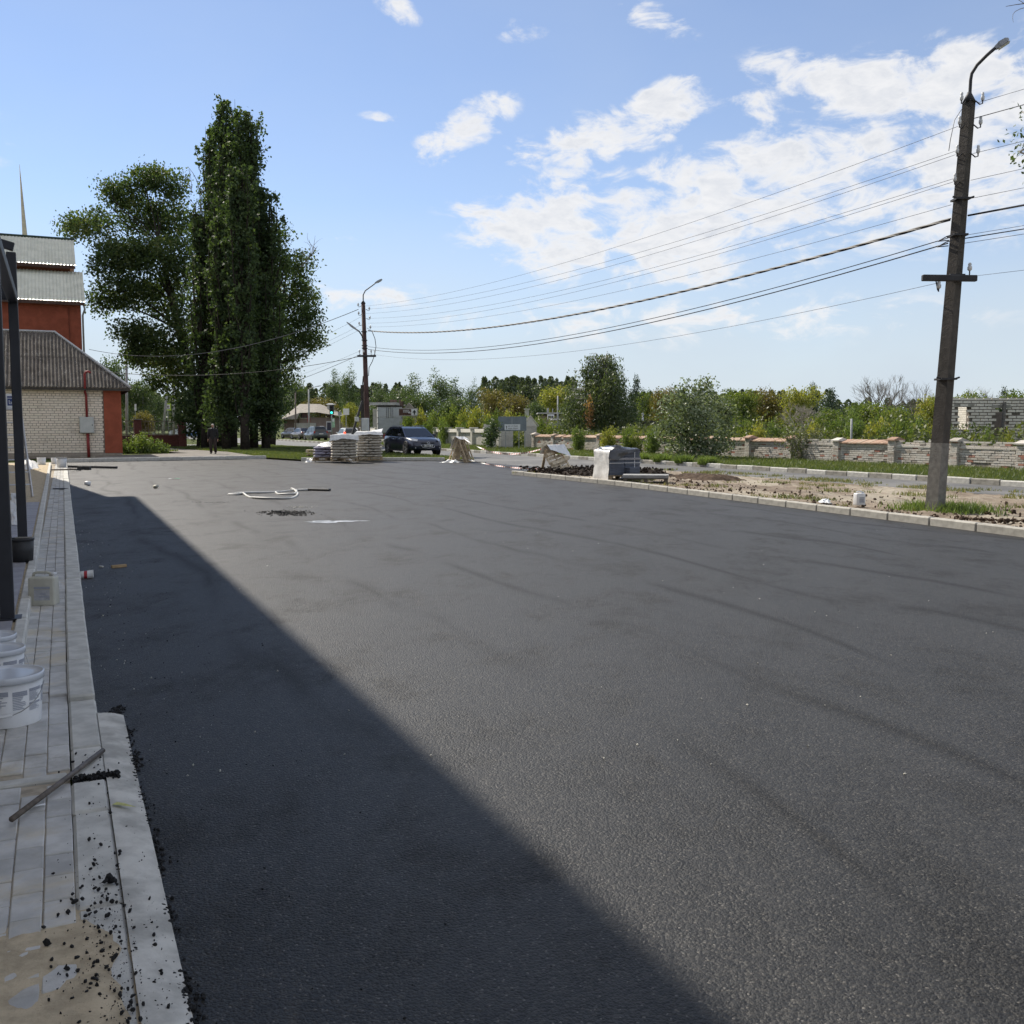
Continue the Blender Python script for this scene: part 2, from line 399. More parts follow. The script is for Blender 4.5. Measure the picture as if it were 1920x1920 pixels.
# distant hills with woods
def hills():
    pts = []; rng = np.random.default_rng(5); n = 60; vs = []; fs = []
    for i in range(n + 1):
        a = math.radians(-75 + 150 * i / n); h = 10 + 8 * math.sin(i * .35) + 5 * math.sin(i * .9 + 1) + (14 if a > .25 else 0) + rng.uniform(-1, 1)
        for r, z in ((900, -.5), (1150, h * .45), (1500, h * .85), (1900, -1)):
            vs.append((r * math.sin(a), r * math.cos(a), z))
    for i in range(n):
        for j in range(3): a = i * 4 + j; fs.append((a, a + 4, a + 5, a + 1))
    me = np_mesh("hills", vs, fs, M("far_woods", (.035, .05, .025), .95, .35, .02, coord='World', bump=.6, bscale=.06, bdist=4), smooth=True)
    o = link_mesh("hills", me); o["kind"] = "structure"
hills()

# the old street, running along beyond the dirt strip and out past the corner
sheet("road", UV((-60, 20.6), (-60, 24.0), (190, 24.0), (190, 16.6), (64, 16.6), (62, 12.4), (45, 14.2), (40, 13.6), (31, 13.6), (31, 20.6)), .004, M_ROAD)
sheet("side_road", UV((86, 16.7), (96, 16.7), (108, -40), (96, -40)), .008, M_ROAD)

# fresh asphalt lot; its edge on the kerb side is crumbly
def lot():
    rng = random.Random(4); edge = []
    u = -14.0
    while u < 49.5:
        if u < 5.9:
            v = .245 + .012 * math.sin(u * 5.1) + .016 * math.sin(u * 11.3 + 1) + rng.uniform(-.013, .013) - .02 * max(0, 3.6 - u) * 0
        else:
            v = .135 + rng.uniform(-.004, .004) + max(0, (u - 7)) * .0055
        edge.append(W(u, v)); u += .018 if 1.8 < u < 6.2 else .35
    far = UV((49.6, -.2), (51.0, 9.5), (47.2, 10.35), (46.0, 13.2), (44.6, 16.6), (41.5, 17.5), (36.5, 17.6), (32.4, 15.0), (31.2, 14.05))
    right = [W(u, 14.05 - max(0, 24 - u) * .085 if u < 24 else 14.05) for u in (28, 24, 20, 16, 12, 8, 0, -14)]
    m = MB(); pts = edge + far + right
    m.poly([(p.x, p.y, .03) for p in pts])
    n = len(edge)
    for i in range(n - 1):            # its cut edge has a little depth
        a, b = edge[i], edge[i + 1]; m.quad((a.x, a.y, .03), (b.x, b.y, .03), (b.x, b.y, -.01), (a.x, a.y, -.01))
    m.quad(*[(p.x, p.y, z) for p, z in ((far[5], .03), (far[6], .03), (far[6], -.01), (far[5], -.01))])
    o = m.build("asphalt_lot", M_ASPH); o["kind"] = "structure"
    # triangulate the concave outline cleanly
    bm = bmesh.new(); bm.from_mesh(o.data); bmesh.ops.triangulate(bm, faces=[f for f in bm.faces if len(f.verts) > 4]); bm.to_mesh(o.data); bm.free()
    return o
lot()
def right_v(u): return 14.05 - max(0, 24 - u) * .085 if u < 24 else 14.05

# dirt strip between lot and street: an uneven bed
def dirt_strip():
    us = np.arange(-30, 31.6, .16); vs_ = np.linspace(0, 1, 44); rng = np.random.default_rng(2)
    V = []; nu, nv = len(us), len(vs_)
    for u in us:
        a = right_v(u) + .13; b = 20.75
        for s in vs_:
            v = a + (b - a) * s
            z = .10 - .09 * s + .012 * math.sin(u * 2.1 + v * 3) + .014 * math.sin(u * 5.3 - v * 2.2) + rng.normal(0, .011)
            z = z * (1 if s < .93 else (1 - s) / .07) + .006
            p = W(u, v + .10 * math.sin(u * 1.7) * (s > .98) + (rng.uniform(-.12, .12) if s > .98 else 0)); V.append((p.x, p.y, z))
    Fa = [(i * nv + j, (i + 1) * nv + j, (i + 1) * nv + j + 1, i * nv + j + 1) for i in range(nu - 1) for j in range(nv - 1)]
    o = link_mesh("dirt_strip", np_mesh("dirt_strip", V, Fa, M_DIRT, smooth=True)); o["kind"] = "structure"
dirt_strip()

# verge and lawns (turf under the grass)
sheet("verge", UV((-40, 24.25), (120, 24.25), (120, 31.6), (-40, 31.6)), .07, M_TURF)
sheet("lawn", UV((51.3, 9.7), (47.6, 10.6), (46.4, 13.3), (45.0, 16.9), (44.8, 18.4), (60, 18.6), (84, 16.2), (84, 6), (64, 9.6)), .09, M_TURF)
sheet("lawn_far", UV((66, 7.0), (84, 5.8), (86, -36), (74, -36)), .07, M_TURF)
sheet("footpath", UV((49.8, .2), (51.2, 9.6), (64, 9.6), (84, 6), (84, 2.8), (62, 7.0), (59.2, 3.3), (57.0, 2.6)), .10, M_PATH)
# ------------------------------------------------------------------ kerbs
def kerb_stone_mesh(name, L, wd, h, bev, mat):
    m = MB(); m.bbox((0, 0, -h / 2), (L - .008, wd, h), bev); return m.mesh(name, mat)
KERB_TOP = .065
def near_kerb():
    m = MB(); m.prism([W(-12, .02, -.1), W(50, .02, -.1), W(50, .15, -.1), W(-12, .15, -.1)], (0, 0, .1)); bed = m.build("kerb_bed", M_KERBOLD); bed["kind"] = "structure"
    rng = random.Random(1)
    me = {}
    joints = [-2.0, -1.0, 0.0, .8, 1.7, 2.6, 3.5, 4.4, 4.86, 5.3, 6.25] + [7.25 + i for i in range(43)]
    for a, b in zip(joints[:-1], joints[1:]):
        L = round(b - a - (.07 if a == 4.4 else 0), 3); key = round(L, 2)
        if key not in me: me[key] = kerb_stone_mesh("kerb_stone", L, .145, .16, .012, M_KERB)
        mid = (a + (b if a != 4.4 else b - .07)) / 2; far = max(0, (mid - 7)) * .0055
        p = W(mid, .078 + far * .9 + rng.uniform(-.003, .003), KERB_TOP + rng.uniform(-.004, .004) + (.03 if mid > 6.25 else 0))
        link_mesh("kerb_stone", me[key], bed, p, (rng.uniform(-.01, .01), rng.uniform(-.004, .004), ST + math.pi / 2 + rng.uniform(-.003, .003)))
    # rough mortar haunch smeared along the near stones
    V = []; Fa = []; us = np.arange(-2, 6.05, .03); rr = np.random.default_rng(3); nv = 7
    for i, u in enumerate(us):
        for j in range(nv):
            s = j / (nv - 1); v = .150 + .135 * s
            z = .068 - .012 * s - .02 * s * s + rr.normal(0, .0014) + .004 * math.sin(u * 3.1 + 2) * s
            if u > 5.92: z -= (u - 5.92) * .25
            p = W(u, v); V.append((p.x, p.y, z))
    Fa = [(i * nv + j, (i + 1) * nv + j, (i + 1) * nv + j + 1, i * nv + j + 1) for i in range(len(us) - 1) for j in range(nv - 1)]
    h = link_mesh("mortar_haunch", np_mesh("mortar_haunch", V, Fa, M("mortar", (.50, .485, .445), .9, .28, 6, bump=.35, bscale=45, coord='World', spec=.2, bdist=.005), smooth=True), bed)
near_kerb()

def right_kerb():
    m = MB(); m.prism([W(-20, right_v(-20) + .02, -.1), W(31.2, 14.07, -.1), W(31.2, 14.19, -.1), W(-20, right_v(-20) + .14, -.1)], (0, 0, .06)); bed = m.build("kerb_bed", M_KERBOLD); bed["kind"] = "structure"
    me = kerb_stone_mesh("kerb_stone", 1.0, .15, .30, .018, M_KERBR); rng = random.Random(2)
    u = 31.2
    while u > -16:
        a, b = u, u - 1.0; va, vb = right_v(a), right_v(b); pa, pb = W(a, va + .085), W(b, vb + .085)
        d = pa - pb; o = link_mesh("kerb_stone", me, bed, ((pa + pb) / 2) + Vector((0, 0, .155 + rng.uniform(-.006, .006))), (0, rng.uniform(-.004, .004), math.atan2(d.y, d.x)))
        u -= 1.0
    for k in range(4):                # the turn at the head of the strip
        a, b = W(31.2 + k * .08, 14.15 + k * 1.0), W(31.28 + k * .08, 15.15 + k * 1.0); d = b - a
        link_mesh("kerb_stone", me, bed, (a + b) / 2 + Vector((0, 0, .13)), (0, 0, math.atan2(d.y, d.x)))
right_kerb()
def street_kerb():
    m = MB(); m.prism([W(-40, 24.02, -.1), W(125, 24.02, -.1), W(125, 24.18, -.1), W(-40, 24.18, -.1)], (0, 0, .06)); bed = m.build("kerb_bed", M_KERBOLD); bed["kind"] = "structure"
    mw = kerb_stone_mesh("kerb_stone", 1.0, .18, .34, .025, M_KERBWHITE); mg = kerb_stone_mesh("kerb_stone", 1.0, .18, .34, .025, M_KERBOLD); rng = random.Random(8)
    for i in range(-8, 122):
        link_mesh("kerb_stone", mw if i % 2 else mg, bed, W(i + .5, 24.1 + rng.uniform(-.012, .012), .165 + rng.uniform(-.012, .012)), (0, rng.uniform(-.01, .01), ST + math.pi / 2 + rng.uniform(-.008, .008)))
street_kerb()
def far_kerb():
    path = [W(49.7, .3), W(51.1, 9.55), W(47.35, 10.45), W(46.15, 13.25), W(44.75, 16.7), W(41.9, 17.55)]
    m = MB()
    for a, b in zip(path[:-1], path[1:]):
        d = (b - a).normalized(); s = Vector((-d.y, d.x, 0)) * .13; a2 = a + d * .02; b2 = b - d * .02
        if a is path[1]: continue
        m.prism([a2, b2, b2 + s, a2 + s], (0, 0, .06))
    bed = m.build("kerb_bed", M_KERBOLD); bed["kind"] = "structure"; rng = random.Random(3); me = {}
    for si, (a, b) in enumerate(zip(path[:-1], path[1:])):
        if si in (1, 4): continue
        n = max(1, round((b - a).length)); L = round((b - a).length / n, 3); d = (b - a).normalized(); s = Vector((-d.y, d.x, 0))
        if L not in me: me[L] = kerb_stone_mesh("kerb_stone", L, .15, .22, .018, M_KERB)
        for k in range(n): link_mesh("kerb_stone", me[L], bed, a + d * (L * (k + .5)) + s * .075 + Vector((0, 0, (.2 if si else .21) + rng.uniform(-.005, .005))), (0, 0, math.atan2(d.y, d.x)))
far_kerb()

# ------------------------------------------------------------------ paved footway on the left
def paver_mat():
    t = NT("concrete_paver"); w = t.coord('World'); r = t.rnd()
    b = t.mix(t.mr(t.noise(w, 6, 5, .6), .3, .7), (.43, .425, .41), (.60, .59, .565))
    b = t.mix(1.0, b, t.ramp(r, [(0, .80), (.5, .95), (1, 1.0)]), 'MULTIPLY')
    b = t.mix(t.mr(t.noise(w, 1.9, 6, .65, .6), .52, .68, 0, .6), b, (.55, .47, .33))     # sand swept over the stones
    b = t.mix(t.mr(t.noise(w, 3.1, 7, .72, .3), .52, .70, 0, .45), b, (.30, .275, .235))           # dirt
    b = t.mix(t.mr(t.noise(w, 13, 5, .7, .5), .66, .74, 0, .55), b, (.62, .62, .61))       # pale cement smears
    return t.set(col=b, rough=.85, spec=.25, normal=t.bump(t.noise(w, 160, 4, .7), .35, .003))
M_PAVER = paver_mat()
M_SAND = M("sand", (.47, .39, .275), .95, .2, 12, bump=.5, bscale=90, coord='World', spec=.1, bdist=.006)
M_PORCH = M("porch_tile", (.30, .295, .32), .6, .15, 4, rnd=.12, bump=.1, bscale=90, spec=.35)
def footway():
    m = MB(); m.prism([W(-12, -3.4, -.05), W(49.5, -3.4, -.05), W(49.5, 0.0, -.05), W(-12, 0.0, -.05)], (0, 0, .108))
    base = m.build("footway", M("joint_sand", (.38, .33, .26), .95, .25, 14, spec=.1, coord='World')); base["kind"] = "structure"
    rng = random.Random(11)
    pm = MB().bbox((0, 0, -.03), (.196, .0965, .06), .004).mesh("paver", M_PAVER)
    pm2 = MB().bbox((0, 0, -.03), (.195, .235, .06), .005).mesh("paver", M_PAVER)
    rest = MB(); n = 0
    R3 = Matrix.Rotation(ST + math.pi / 2, 3, 'Z')
    for row in range(14):
        v = -.047 - row * .1; u = 1.2 + (row % 2) * .1 + rng.uniform(-.02, .02)
        while u < 49.3:
            u0 = u + .1
            porch = v < -.26 and u0 > 7.55
            if abs(u0 - 4.86) < .095: u += .2; continue       # a strip of kerb set across the footway
            if porch or (v < -.07 * max(2.4, u0) - .12 and u0 < 8): u += .2; continue
            z = .066 + rng.uniform(-.0035, .0035) + (.012 if u0 > 6.4 else 0); p = W(u0, v + max(0, u0 - 7) * .005, z)
            vis = 2.3 < u0 < 12.5 and v > -.06 * u0 - .04
            if vis and n < 290:
                link_mesh("paver", pm, base, p, (rng.uniform(-.012, .012), rng.uniform(-.008, .008), ST + math.pi / 2 + rng.uniform(-.012, .012))); n += 1
            else:
                rest.box(p + Vector((0, 0, -.03)), (.194, .094, .06), R3)
            u += .2
    r = rest.build("paving", M_PAVER, base); r["kind"] = "stuff"
    mc = MB(); mc.bbox((0, 0, 0), (1.6, .085, .12), .008); link_mesh("edging_strip", mc.mesh("edging_strip", M_KERB), base, W(4.86, -.81, .015), (0, 0, ST + .03))
    # sand left lying over the stones near the camera
    us = np.arange(1.9, 4.1, .02); vs = np.arange(-.75, .26, .02); V = []
    from mathutils import noise as mn
    for u in us:
        for v in vs:
            h = mn.fractal(Vector((u * 2.2, v * 2.6, .3)), 1.0, 2.0, 5) * .017 + mn.noise(Vector((u * 14, v * 14, 5))) * .0018
            h += .030 * max(0, min(1, (3.72 - u) / .5)) - .012 - .02 * max(0, u - 3.6) - max(0, v - .04) * .22
            p = W(u, v); V.append((p.x, p.y, .0655 + h - .006))
    nv = len(vs); Fa = [(i * nv + j, (i + 1) * nv + j, (i + 1) * nv + j + 1, i * nv + j + 1) for i in range(len(us) - 1) for j in range(nv - 1)]
    s = link_mesh("sand_drift", np_mesh("sand_drift", V, Fa, M_SAND, smooth=True)); tag(s, "pale sand spilt over the paving in the near left corner", "sand", kind="stuff")
    # porch
    m = MB(); m.prism([W(7.6, -3.4, .0), W(46, -3.4, .0), W(46, -.345, .0), W(7.6, -.345, .0)], (0, 0, .142)); po = m.build("porch_floor", M_SAND); po["kind"] = "structure"
    tm = MB().bbox((0, 0, 0), (.396, .396, .016), .003).mesh("tile", M_PORCH)
    for i in range(36):
        for j in range(4):
            link_mesh("tile", tm, po, W(7.85 + i * .4, -.56 - j * .4, .1505 + rng.uniform(-.001, .001)), (0, 0, ST))
    em = MB().bbox((0, 0, 0), (.99, .085, .16), .012).mesh("edging_stone", M_KERB)
    for i in range(38): link_mesh("edging_stone", em, po, W(8.1 + i, -.30 + rng.uniform(-.003, .003), .088), (0, 0, ST + math.pi / 2 + rng.uniform(-.004, .004)))
    for i in range(3): link_mesh("edging_stone", em, po, W(7.6, -.85 - i, .086), (0, 0, ST))
footway()

# ------------------------------------------------------------------ the building on the left that shades the lot (its front is just out of the picture)
M_ANTH = M("anthracite_steel", (.018, .020, .028), .45, .2, 4, metal=.0, spec=.5, bump=.05, bscale=30)
def main_building():
    EV, UE, HH = -1.94, 36.0, 11.0
    t = empty("shop_building", W(0, EV - .85), STREET_ROT + math.pi / 2, "long two storey building with deep eaves beside the left footway", "building")
    # local x = along street, local y = away from the street (+y points to the left of the street)
    wm = M("render_wall", (.55, .48, .40), .9, .12, 2, bump=.2); gm = M("window_glass_dark", (.02, .025, .03), .1, .1, 2, spec=.6); fm = M("white_frame", (.75, .75, .73), .5, .05)
    b = MB(); b.box(((UE - 42) / 2 - .4, 6.6, (HH - .25) / 2), (UE + 41.2, 13.2, HH - .25)); b.build("wall", wm, t)
    r = MB(); x0, x1, y0, y1 = -43, UE, -.85, 14.2
    r.box(((x0 + x1) / 2, (y0 + y1) / 2, HH - .12), (x1 - x0, y1 - y0, .24))
    r._add([(x0, y0, HH + .003), (x1, y0, HH + .003), (x1, y1, HH + .003), (x0, y1, HH + .003), (x0 + 6, (y0 + y1) / 2, HH + .4), (x1 - 6, (y0 + y1) / 2, HH + .4)], [(0, 1, 5, 4), (2, 3, 4, 5), (1, 2, 5), (3, 0, 4)])
    r.build("roof", M("roof_sheet", (.20, .12, .09), .6, .15), t)
    # unseen lower wing, its sloping top shaped to cast the shadow's far end
    g = MB(); yo = -.59; g.prism([(UE - 6, yo, 0), (46.0, yo, 0), (46.0, yo, 3.0), (42.9, yo, 4.98), (UE - .75, yo, 9.85), (UE - 6, yo, 10.6)], (0, 9, 0)); g.build("shadow_wing", wm, t)
    wmesh = MB().box((0, 0, 0), (1.3, .10, 1.7)).mesh("window", fm); pm = MB().box((0, -.055, 0), (1.1, .02, 1.5)).mesh("pane", gm)
    for i in range(18):
        for z in (2.0, 6.2):
            w = link_mesh("window", wmesh, t, (-38 + i * 4.1, -.03, z)); link_mesh("pane", pm, w)
main_building()

def canopy():
    t = empty("canopy_frame", W(8.67, -.40, .158), ST + math.pi / 2, "dark steel canopy frame of square posts and braces beside the footway", "canopy")
    def post(x):
        m = MB(); m.bbox((x, 0, 1.72), (.1, .1, 3.44), .006); o = m.build("post", M_ANTH, t)
        m = MB(); m.box((x, 0, .006), (.2, .2, .012)); m.build("base_plate", M_ANTH, o)
    for x in (0, 4.11, -4.1): post(x)
    # x along street (away), y to the left
    for nm, a, b, s in (("edge_beam", (-4.1, 0, 2.93), (4.15, 0, 2.93), .1), ("rafter", (4.11, .05, 2.95), (4.11, 2.2, 2.95), .08), ("rafter", (0, .05, 2.95), (0, 2.2, 2.95), .08),
                        ("brace", (4.11, .02, 2.93), (4.11, .65, 3.72), .07), ("brace", (0, .02, 2.93), (0, .65, 3.72), .07), ("rafter", (4.11, -.03, 3.5), (4.11, 2.2, 4.1), .09), ("rafter", (0, -.03, 3.5), (0, 2.2, 4.1), .09)):
        m = MB(); a = Vector(a); b = Vector(b); d = (b - a); R = d.to_track_quat('X', 'Z').to_matrix(); m.bbox((a + b) / 2, (d.length, s, s), .005, R); m.build(nm, M_ANTH, t)
canopy()

# ------------------------------------------------------------------ buckets, cans and litter by the footway
M_PLW = M("white_plastic", (.72, .73, .74), .35, .06, 5, spec=.5); M_PLD = M("dark_plastic", (.03, .031, .034), .5, .25, 6, spec=.4, bump=.1)
M_LID = M("bucket_lid", (.60, .63, .68), .18, .05, 4, spec=.6)
M_INK = M("grey_print", (.34, .36, .42), .5, .1); M_INKB = M("blue_print", (.035, .06, .20), .5, .15)
M_WIRE = M("steel_wire", (.35, .35, .35), .35, .1, metal=1.0)
M_BEIGE = M("aged_plastic", (.50, .49, .42), .5, .12, 6, spec=.4, bump=.08)
M_WOOD = M("raw_timber", (.42, .30, .17), .8, .3, 7, bump=.3, bscale=40, rnd=.2, spec=.2)
M_FILM = M("plastic_film", (.78, .77, .74), .3, .12, 6, spec=.6, bump=.3, bscale=9, bdist=.03)
def arc_patch(m, r, a0, a1, z0, z1, n=6, dr=.0015):
    for k in range(n):
        t0 = a0 + (a1 - a0) * k / n; t1 = a0 + (a1 - a0) * (k + 1) / n; R0 = r + dr
        m.quad((R0 * math.cos(t0), R0 * math.sin(t0), z0), (R0 * math.cos(t1), R0 * math.sin(t1), z0), (R0 * math.cos(t1), R0 * math.sin(t1), z1), (R0 * math.cos(t0), R0 * math.sin(t0), z1))
def bucket(loc, r, h, label, closed=True, print_=True, mat=None, rz=0.0, group=None, handle=True, hang=True, name="bucket"):
    t = empty(name, loc, rz, label, "bucket", group); mat = mat or M_PLW
    m = MB().sh(True); w = .006
    if closed: m.lathe([(r * .90, 0), (r * .905, .004), (r * .985, h * .9), (r * .985, h * .9)], 32, cap=True)
    else: m.lathe([(0.001, .012), (r * .88, .012), (r * .965, h), (r * .985, h), (r * .90, 0.0), (0.001, 0.0)], 28, cap=False)
    m.build("body", mat, t)
    if closed:
        m = MB().sh(True); m.lathe([(r * .99, h * .865), (r * 1.04, h * .87), (r * 1.045, h * .985), (r * 1.025, h), (r * .985, h), (r * .965, h * .965), (r * .7, h * .962), (.001, h * .962)], 32, cap=False); m.build("lid", M_LID, t)
    else:
        m = MB().sh(True); m.lathe([(r * .985, h * .93), (r * 1.03, h * .935), (r * 1.03, h), (r * .98, h * 1.003)], 28, cap=False); m.build("rim", mat, t)
    if handle:
        m = MB(); pts = []
        for k in range(13):
            a = math.pi * k / 12; s = math.sin(a)
            pts.append((r * 1.04 * math.cos(a), -r * 1.03 * s * (1 if hang else .25) - (0.02 if hang else 0), h * .80 - h * (.52 * s if hang else -.55 * s)))
        m.tube(pts, .0028, 5); g = m.build("handle", M_WIRE, t)
        if hang: m2 = MB(); m2.tube(pts[5:8], .009, 6); m2.build("grip", M_PLW, g)
    if print_:
        m = MB(); rr = r * .955
        def R_at(z): return r * (.905 + .08 * z / (h * .9))
        for a0, a1, z0, z1 in ((-1.30, -.85, .36, .72), (-.78, -.30, .50, .74), (-.78, -.30, .30, .46), (-2.0, -1.42, .40, .74), (-.2, .25, .4, .72), (-2.7, -2.1, .36, .7)):
            nq = 11; rq = random.Random(int(a0 * 100))
            for q in range(nq):
                dz = (z1 - z0) / nq; za, zb = h * (z0 + dz * q), h * (z0 + dz * (q + (.95 if q > nq - 4 else .55))); a1_ = a1 if q > nq - 4 else a0 + (a1 - a0) * rq.uniform(.55, 1)
                for k in range(6):
                    t0 = a0 + (a1_ - a0) * k / 6; t1 = a0 + (a1_ - a0) * (k + 1) / 6; Ra, Rb = R_at(za) + .0016, R_at(zb) + .0016
                    m.quad((Ra * math.cos(t0), Ra * math.sin(t0), za), (Ra * math.cos(t1), Ra * math.sin(t1), za), (Rb * math.cos(t1), Rb * math.sin(t1), zb), (Rb * math.cos(t0), Rb * math.sin(t0), zb))
        m.build("label_print", M_INK, t)
    return t
bucket(W(5.95, -.285, .067), .172, .27, "large white paint bucket with grey printed label, nearest on the paving", rz=.3)
bucket(W(6.75, -.375, .067), .150, .25, "white lidded bucket just behind the nearest paint bucket at the picture edge", rz=1.1)
bucket(W(7.25, -.43, .067), .140, .24, "small white lidded bucket farthest back of the three at the picture edge", rz=2.0)
# black mortar tub standing round the foot of the second post
tub = empty("mortar_tub", W(12.35, -.40, .16), 0, "black mortar tub with a grey board laid on it, at the second canopy post", "tub")
m = MB().sh(True); m.lathe([(.001, .012), (.105, .012), (.122, .25), (.128, .25), (.112, 0), (.001, 0)], 22, cap=False); m.build("body", M_PLD, tub)
m = MB().sh(True); m.lathe([(.124, .235), (.134, .237), (.134, .255), (.122, .258)], 22, cap=False); m.build("rim", M_PLD, tub)
m = MB(); m.bbox((.03, .01, .262), (.19, .07, .012), .003, .2); m.build("float_board", M_KERBOLD, tub)
def jerrycan(loc, rz, s, label, mat, dirty=True):
    t = empty("jerrycan", loc, rz, label, "canister")
    m = MB(); bm = bmesh.new(); bmesh.ops.create_cube(bm, size=1)
    for v in bm.verts: v.co = Vector((v.co.x * .235, v.co.y * .15, (v.co.z + .5) * .27))
    for v in bm.verts:
        if v.co.z > .2: v.co.x *= .97; v.co.y *= .95
    bmesh.ops.bevel(bm, geom=bm.edges[:], offset=.022, segments=3, affect='EDGES', profile=.5)
    me = bpy.data.meshes.new("body"); bm.to_mesh(me); bm.free(); me.materials.append(mat)
    for p in me.polygons: p.use_smooth = True
    o = link_mesh("body", me, t)
    m = MB().sh(True); m.tube([(-.085, 0, .262), (-.08, 0, .295), (-.05, 0, .305), (.03, 0, .305), (.06, 0, .295), (.065, 0, .262)], .013, 8); m.build("handle", mat, t)
    m = MB().sh(True); m.lathe([(.022, .262), (.022, .28), (.024, .282), (.024, .30), (.001, .302)], 14, (.092, 0, 0), cap=False); m.build("cap", M_PLW, t)
    m = MB(); m.quad((-.06, -.0765, .06), (.075, -.0765, .06), (.073, -.0755, .155), (-.06, -.0755, .155)); l = m.build("label_sheet", M("paper_label", (.42, .43, .46), .7, .15, 20), t)
    m = MB(); m.quad((-.06, -.0772, .163), (.078, -.0772, .163), (.078, -.0768, .183), (-.06, -.0768, .183))
    m.quad((-.02, -.0782, .085), (.07, -.0782, .085), (.07, -.0779, .10), (-.02, -.0779, .10)); m.quad((-.01, -.0782, .112), (.04, -.0782, .112), (.04, -.0779, .125), (-.01, -.0779, .125)); m.build("print", M_INK, l)
    t.scale = (s, s, s); return t
jerrycan(W(9.75, -.155, .067), .0 + .12, .98, "dirty beige canister with a torn label on the paving beside the porch edge", M_BEIGE)
# rod and scraps on the kerb
m = MB().sh(True); a = G(22, 1536, .10); b = G(193, 1407, .085); m.tube([a, (a + b) / 2 + Vector((.004, .0, .002)), b], .0125, 10); o = m.build("steel_rod", M("rusty_rod", (.12, .10, .085), .6, .3, 20, metal=.3, bump=.2)); tag(o, "thin brown metal rod lying across the near kerb", "rod")
def octa(m, c, r, rng, sq=.7):
    R = Matrix.Rotation(rng.uniform(0, 6.28), 3, 'Z') @ Matrix.Rotation(rng.uniform(-1.5, 1.5), 3, 'X') @ Matrix.Rotation(rng.uniform(-1.5, 1.5), 3, 'Y'); c = Vector(c)
    if r > .0055:
        g = 1.618; ico = [(-1, g, 0), (1, g, 0), (-1, -g, 0), (1, -g, 0), (0, -1, g), (0, 1, g), (0, -1, -g), (0, 1, -g), (g, 0, -1), (g, 0, 1), (-g, 0, -1), (-g, 0, 1)]
        sx, sy, sz = rng.uniform(.35, .62), rng.uniform(.35, .62), rng.uniform(.25, .45)
        m._add([R @ Vector((v[0] * sx, v[1] * sy, v[2] * sz)) * r * rng.uniform(.7, 1.2) + c for v in ico], [(0, 11, 5), (0, 5, 1), (0, 1, 7), (0, 7, 10), (0, 10, 11), (1, 5, 9), (5, 11, 4), (11, 10, 2), (10, 7, 6), (7, 1, 8), (3, 9, 4), (3, 4, 2), (3, 2, 6), (3, 6, 8), (3, 8, 9), (4, 9, 5), (2, 4, 11), (6, 2, 10), (8, 6, 7), (9, 8, 1)]); return
    vs = [Vector((v[0] + rng.uniform(-.4, .4), v[1] + rng.uniform(-.4, .4), v[2] + rng.uniform(-.3, .3))) * r * rng.uniform(.55, 1.05) for v in ((1, 0, 0), (0, 1, 0), (-1, 0, 0), (0, -1, 0), (0, 0, sq), (0, 0, -sq))]
    m._add([R @ v + c for v in vs], [(0, 1, 4), (1, 2, 4), (2, 3, 4), (3, 0, 4), (1, 0, 5), (2, 1, 5), (3, 2, 5), (0, 3, 5)])
M_CRUMB = M("asphalt_crumb", (.012, .012, .013), .75, .4, 60, spec=.35, bump=.4, bscale=200, coord='World')
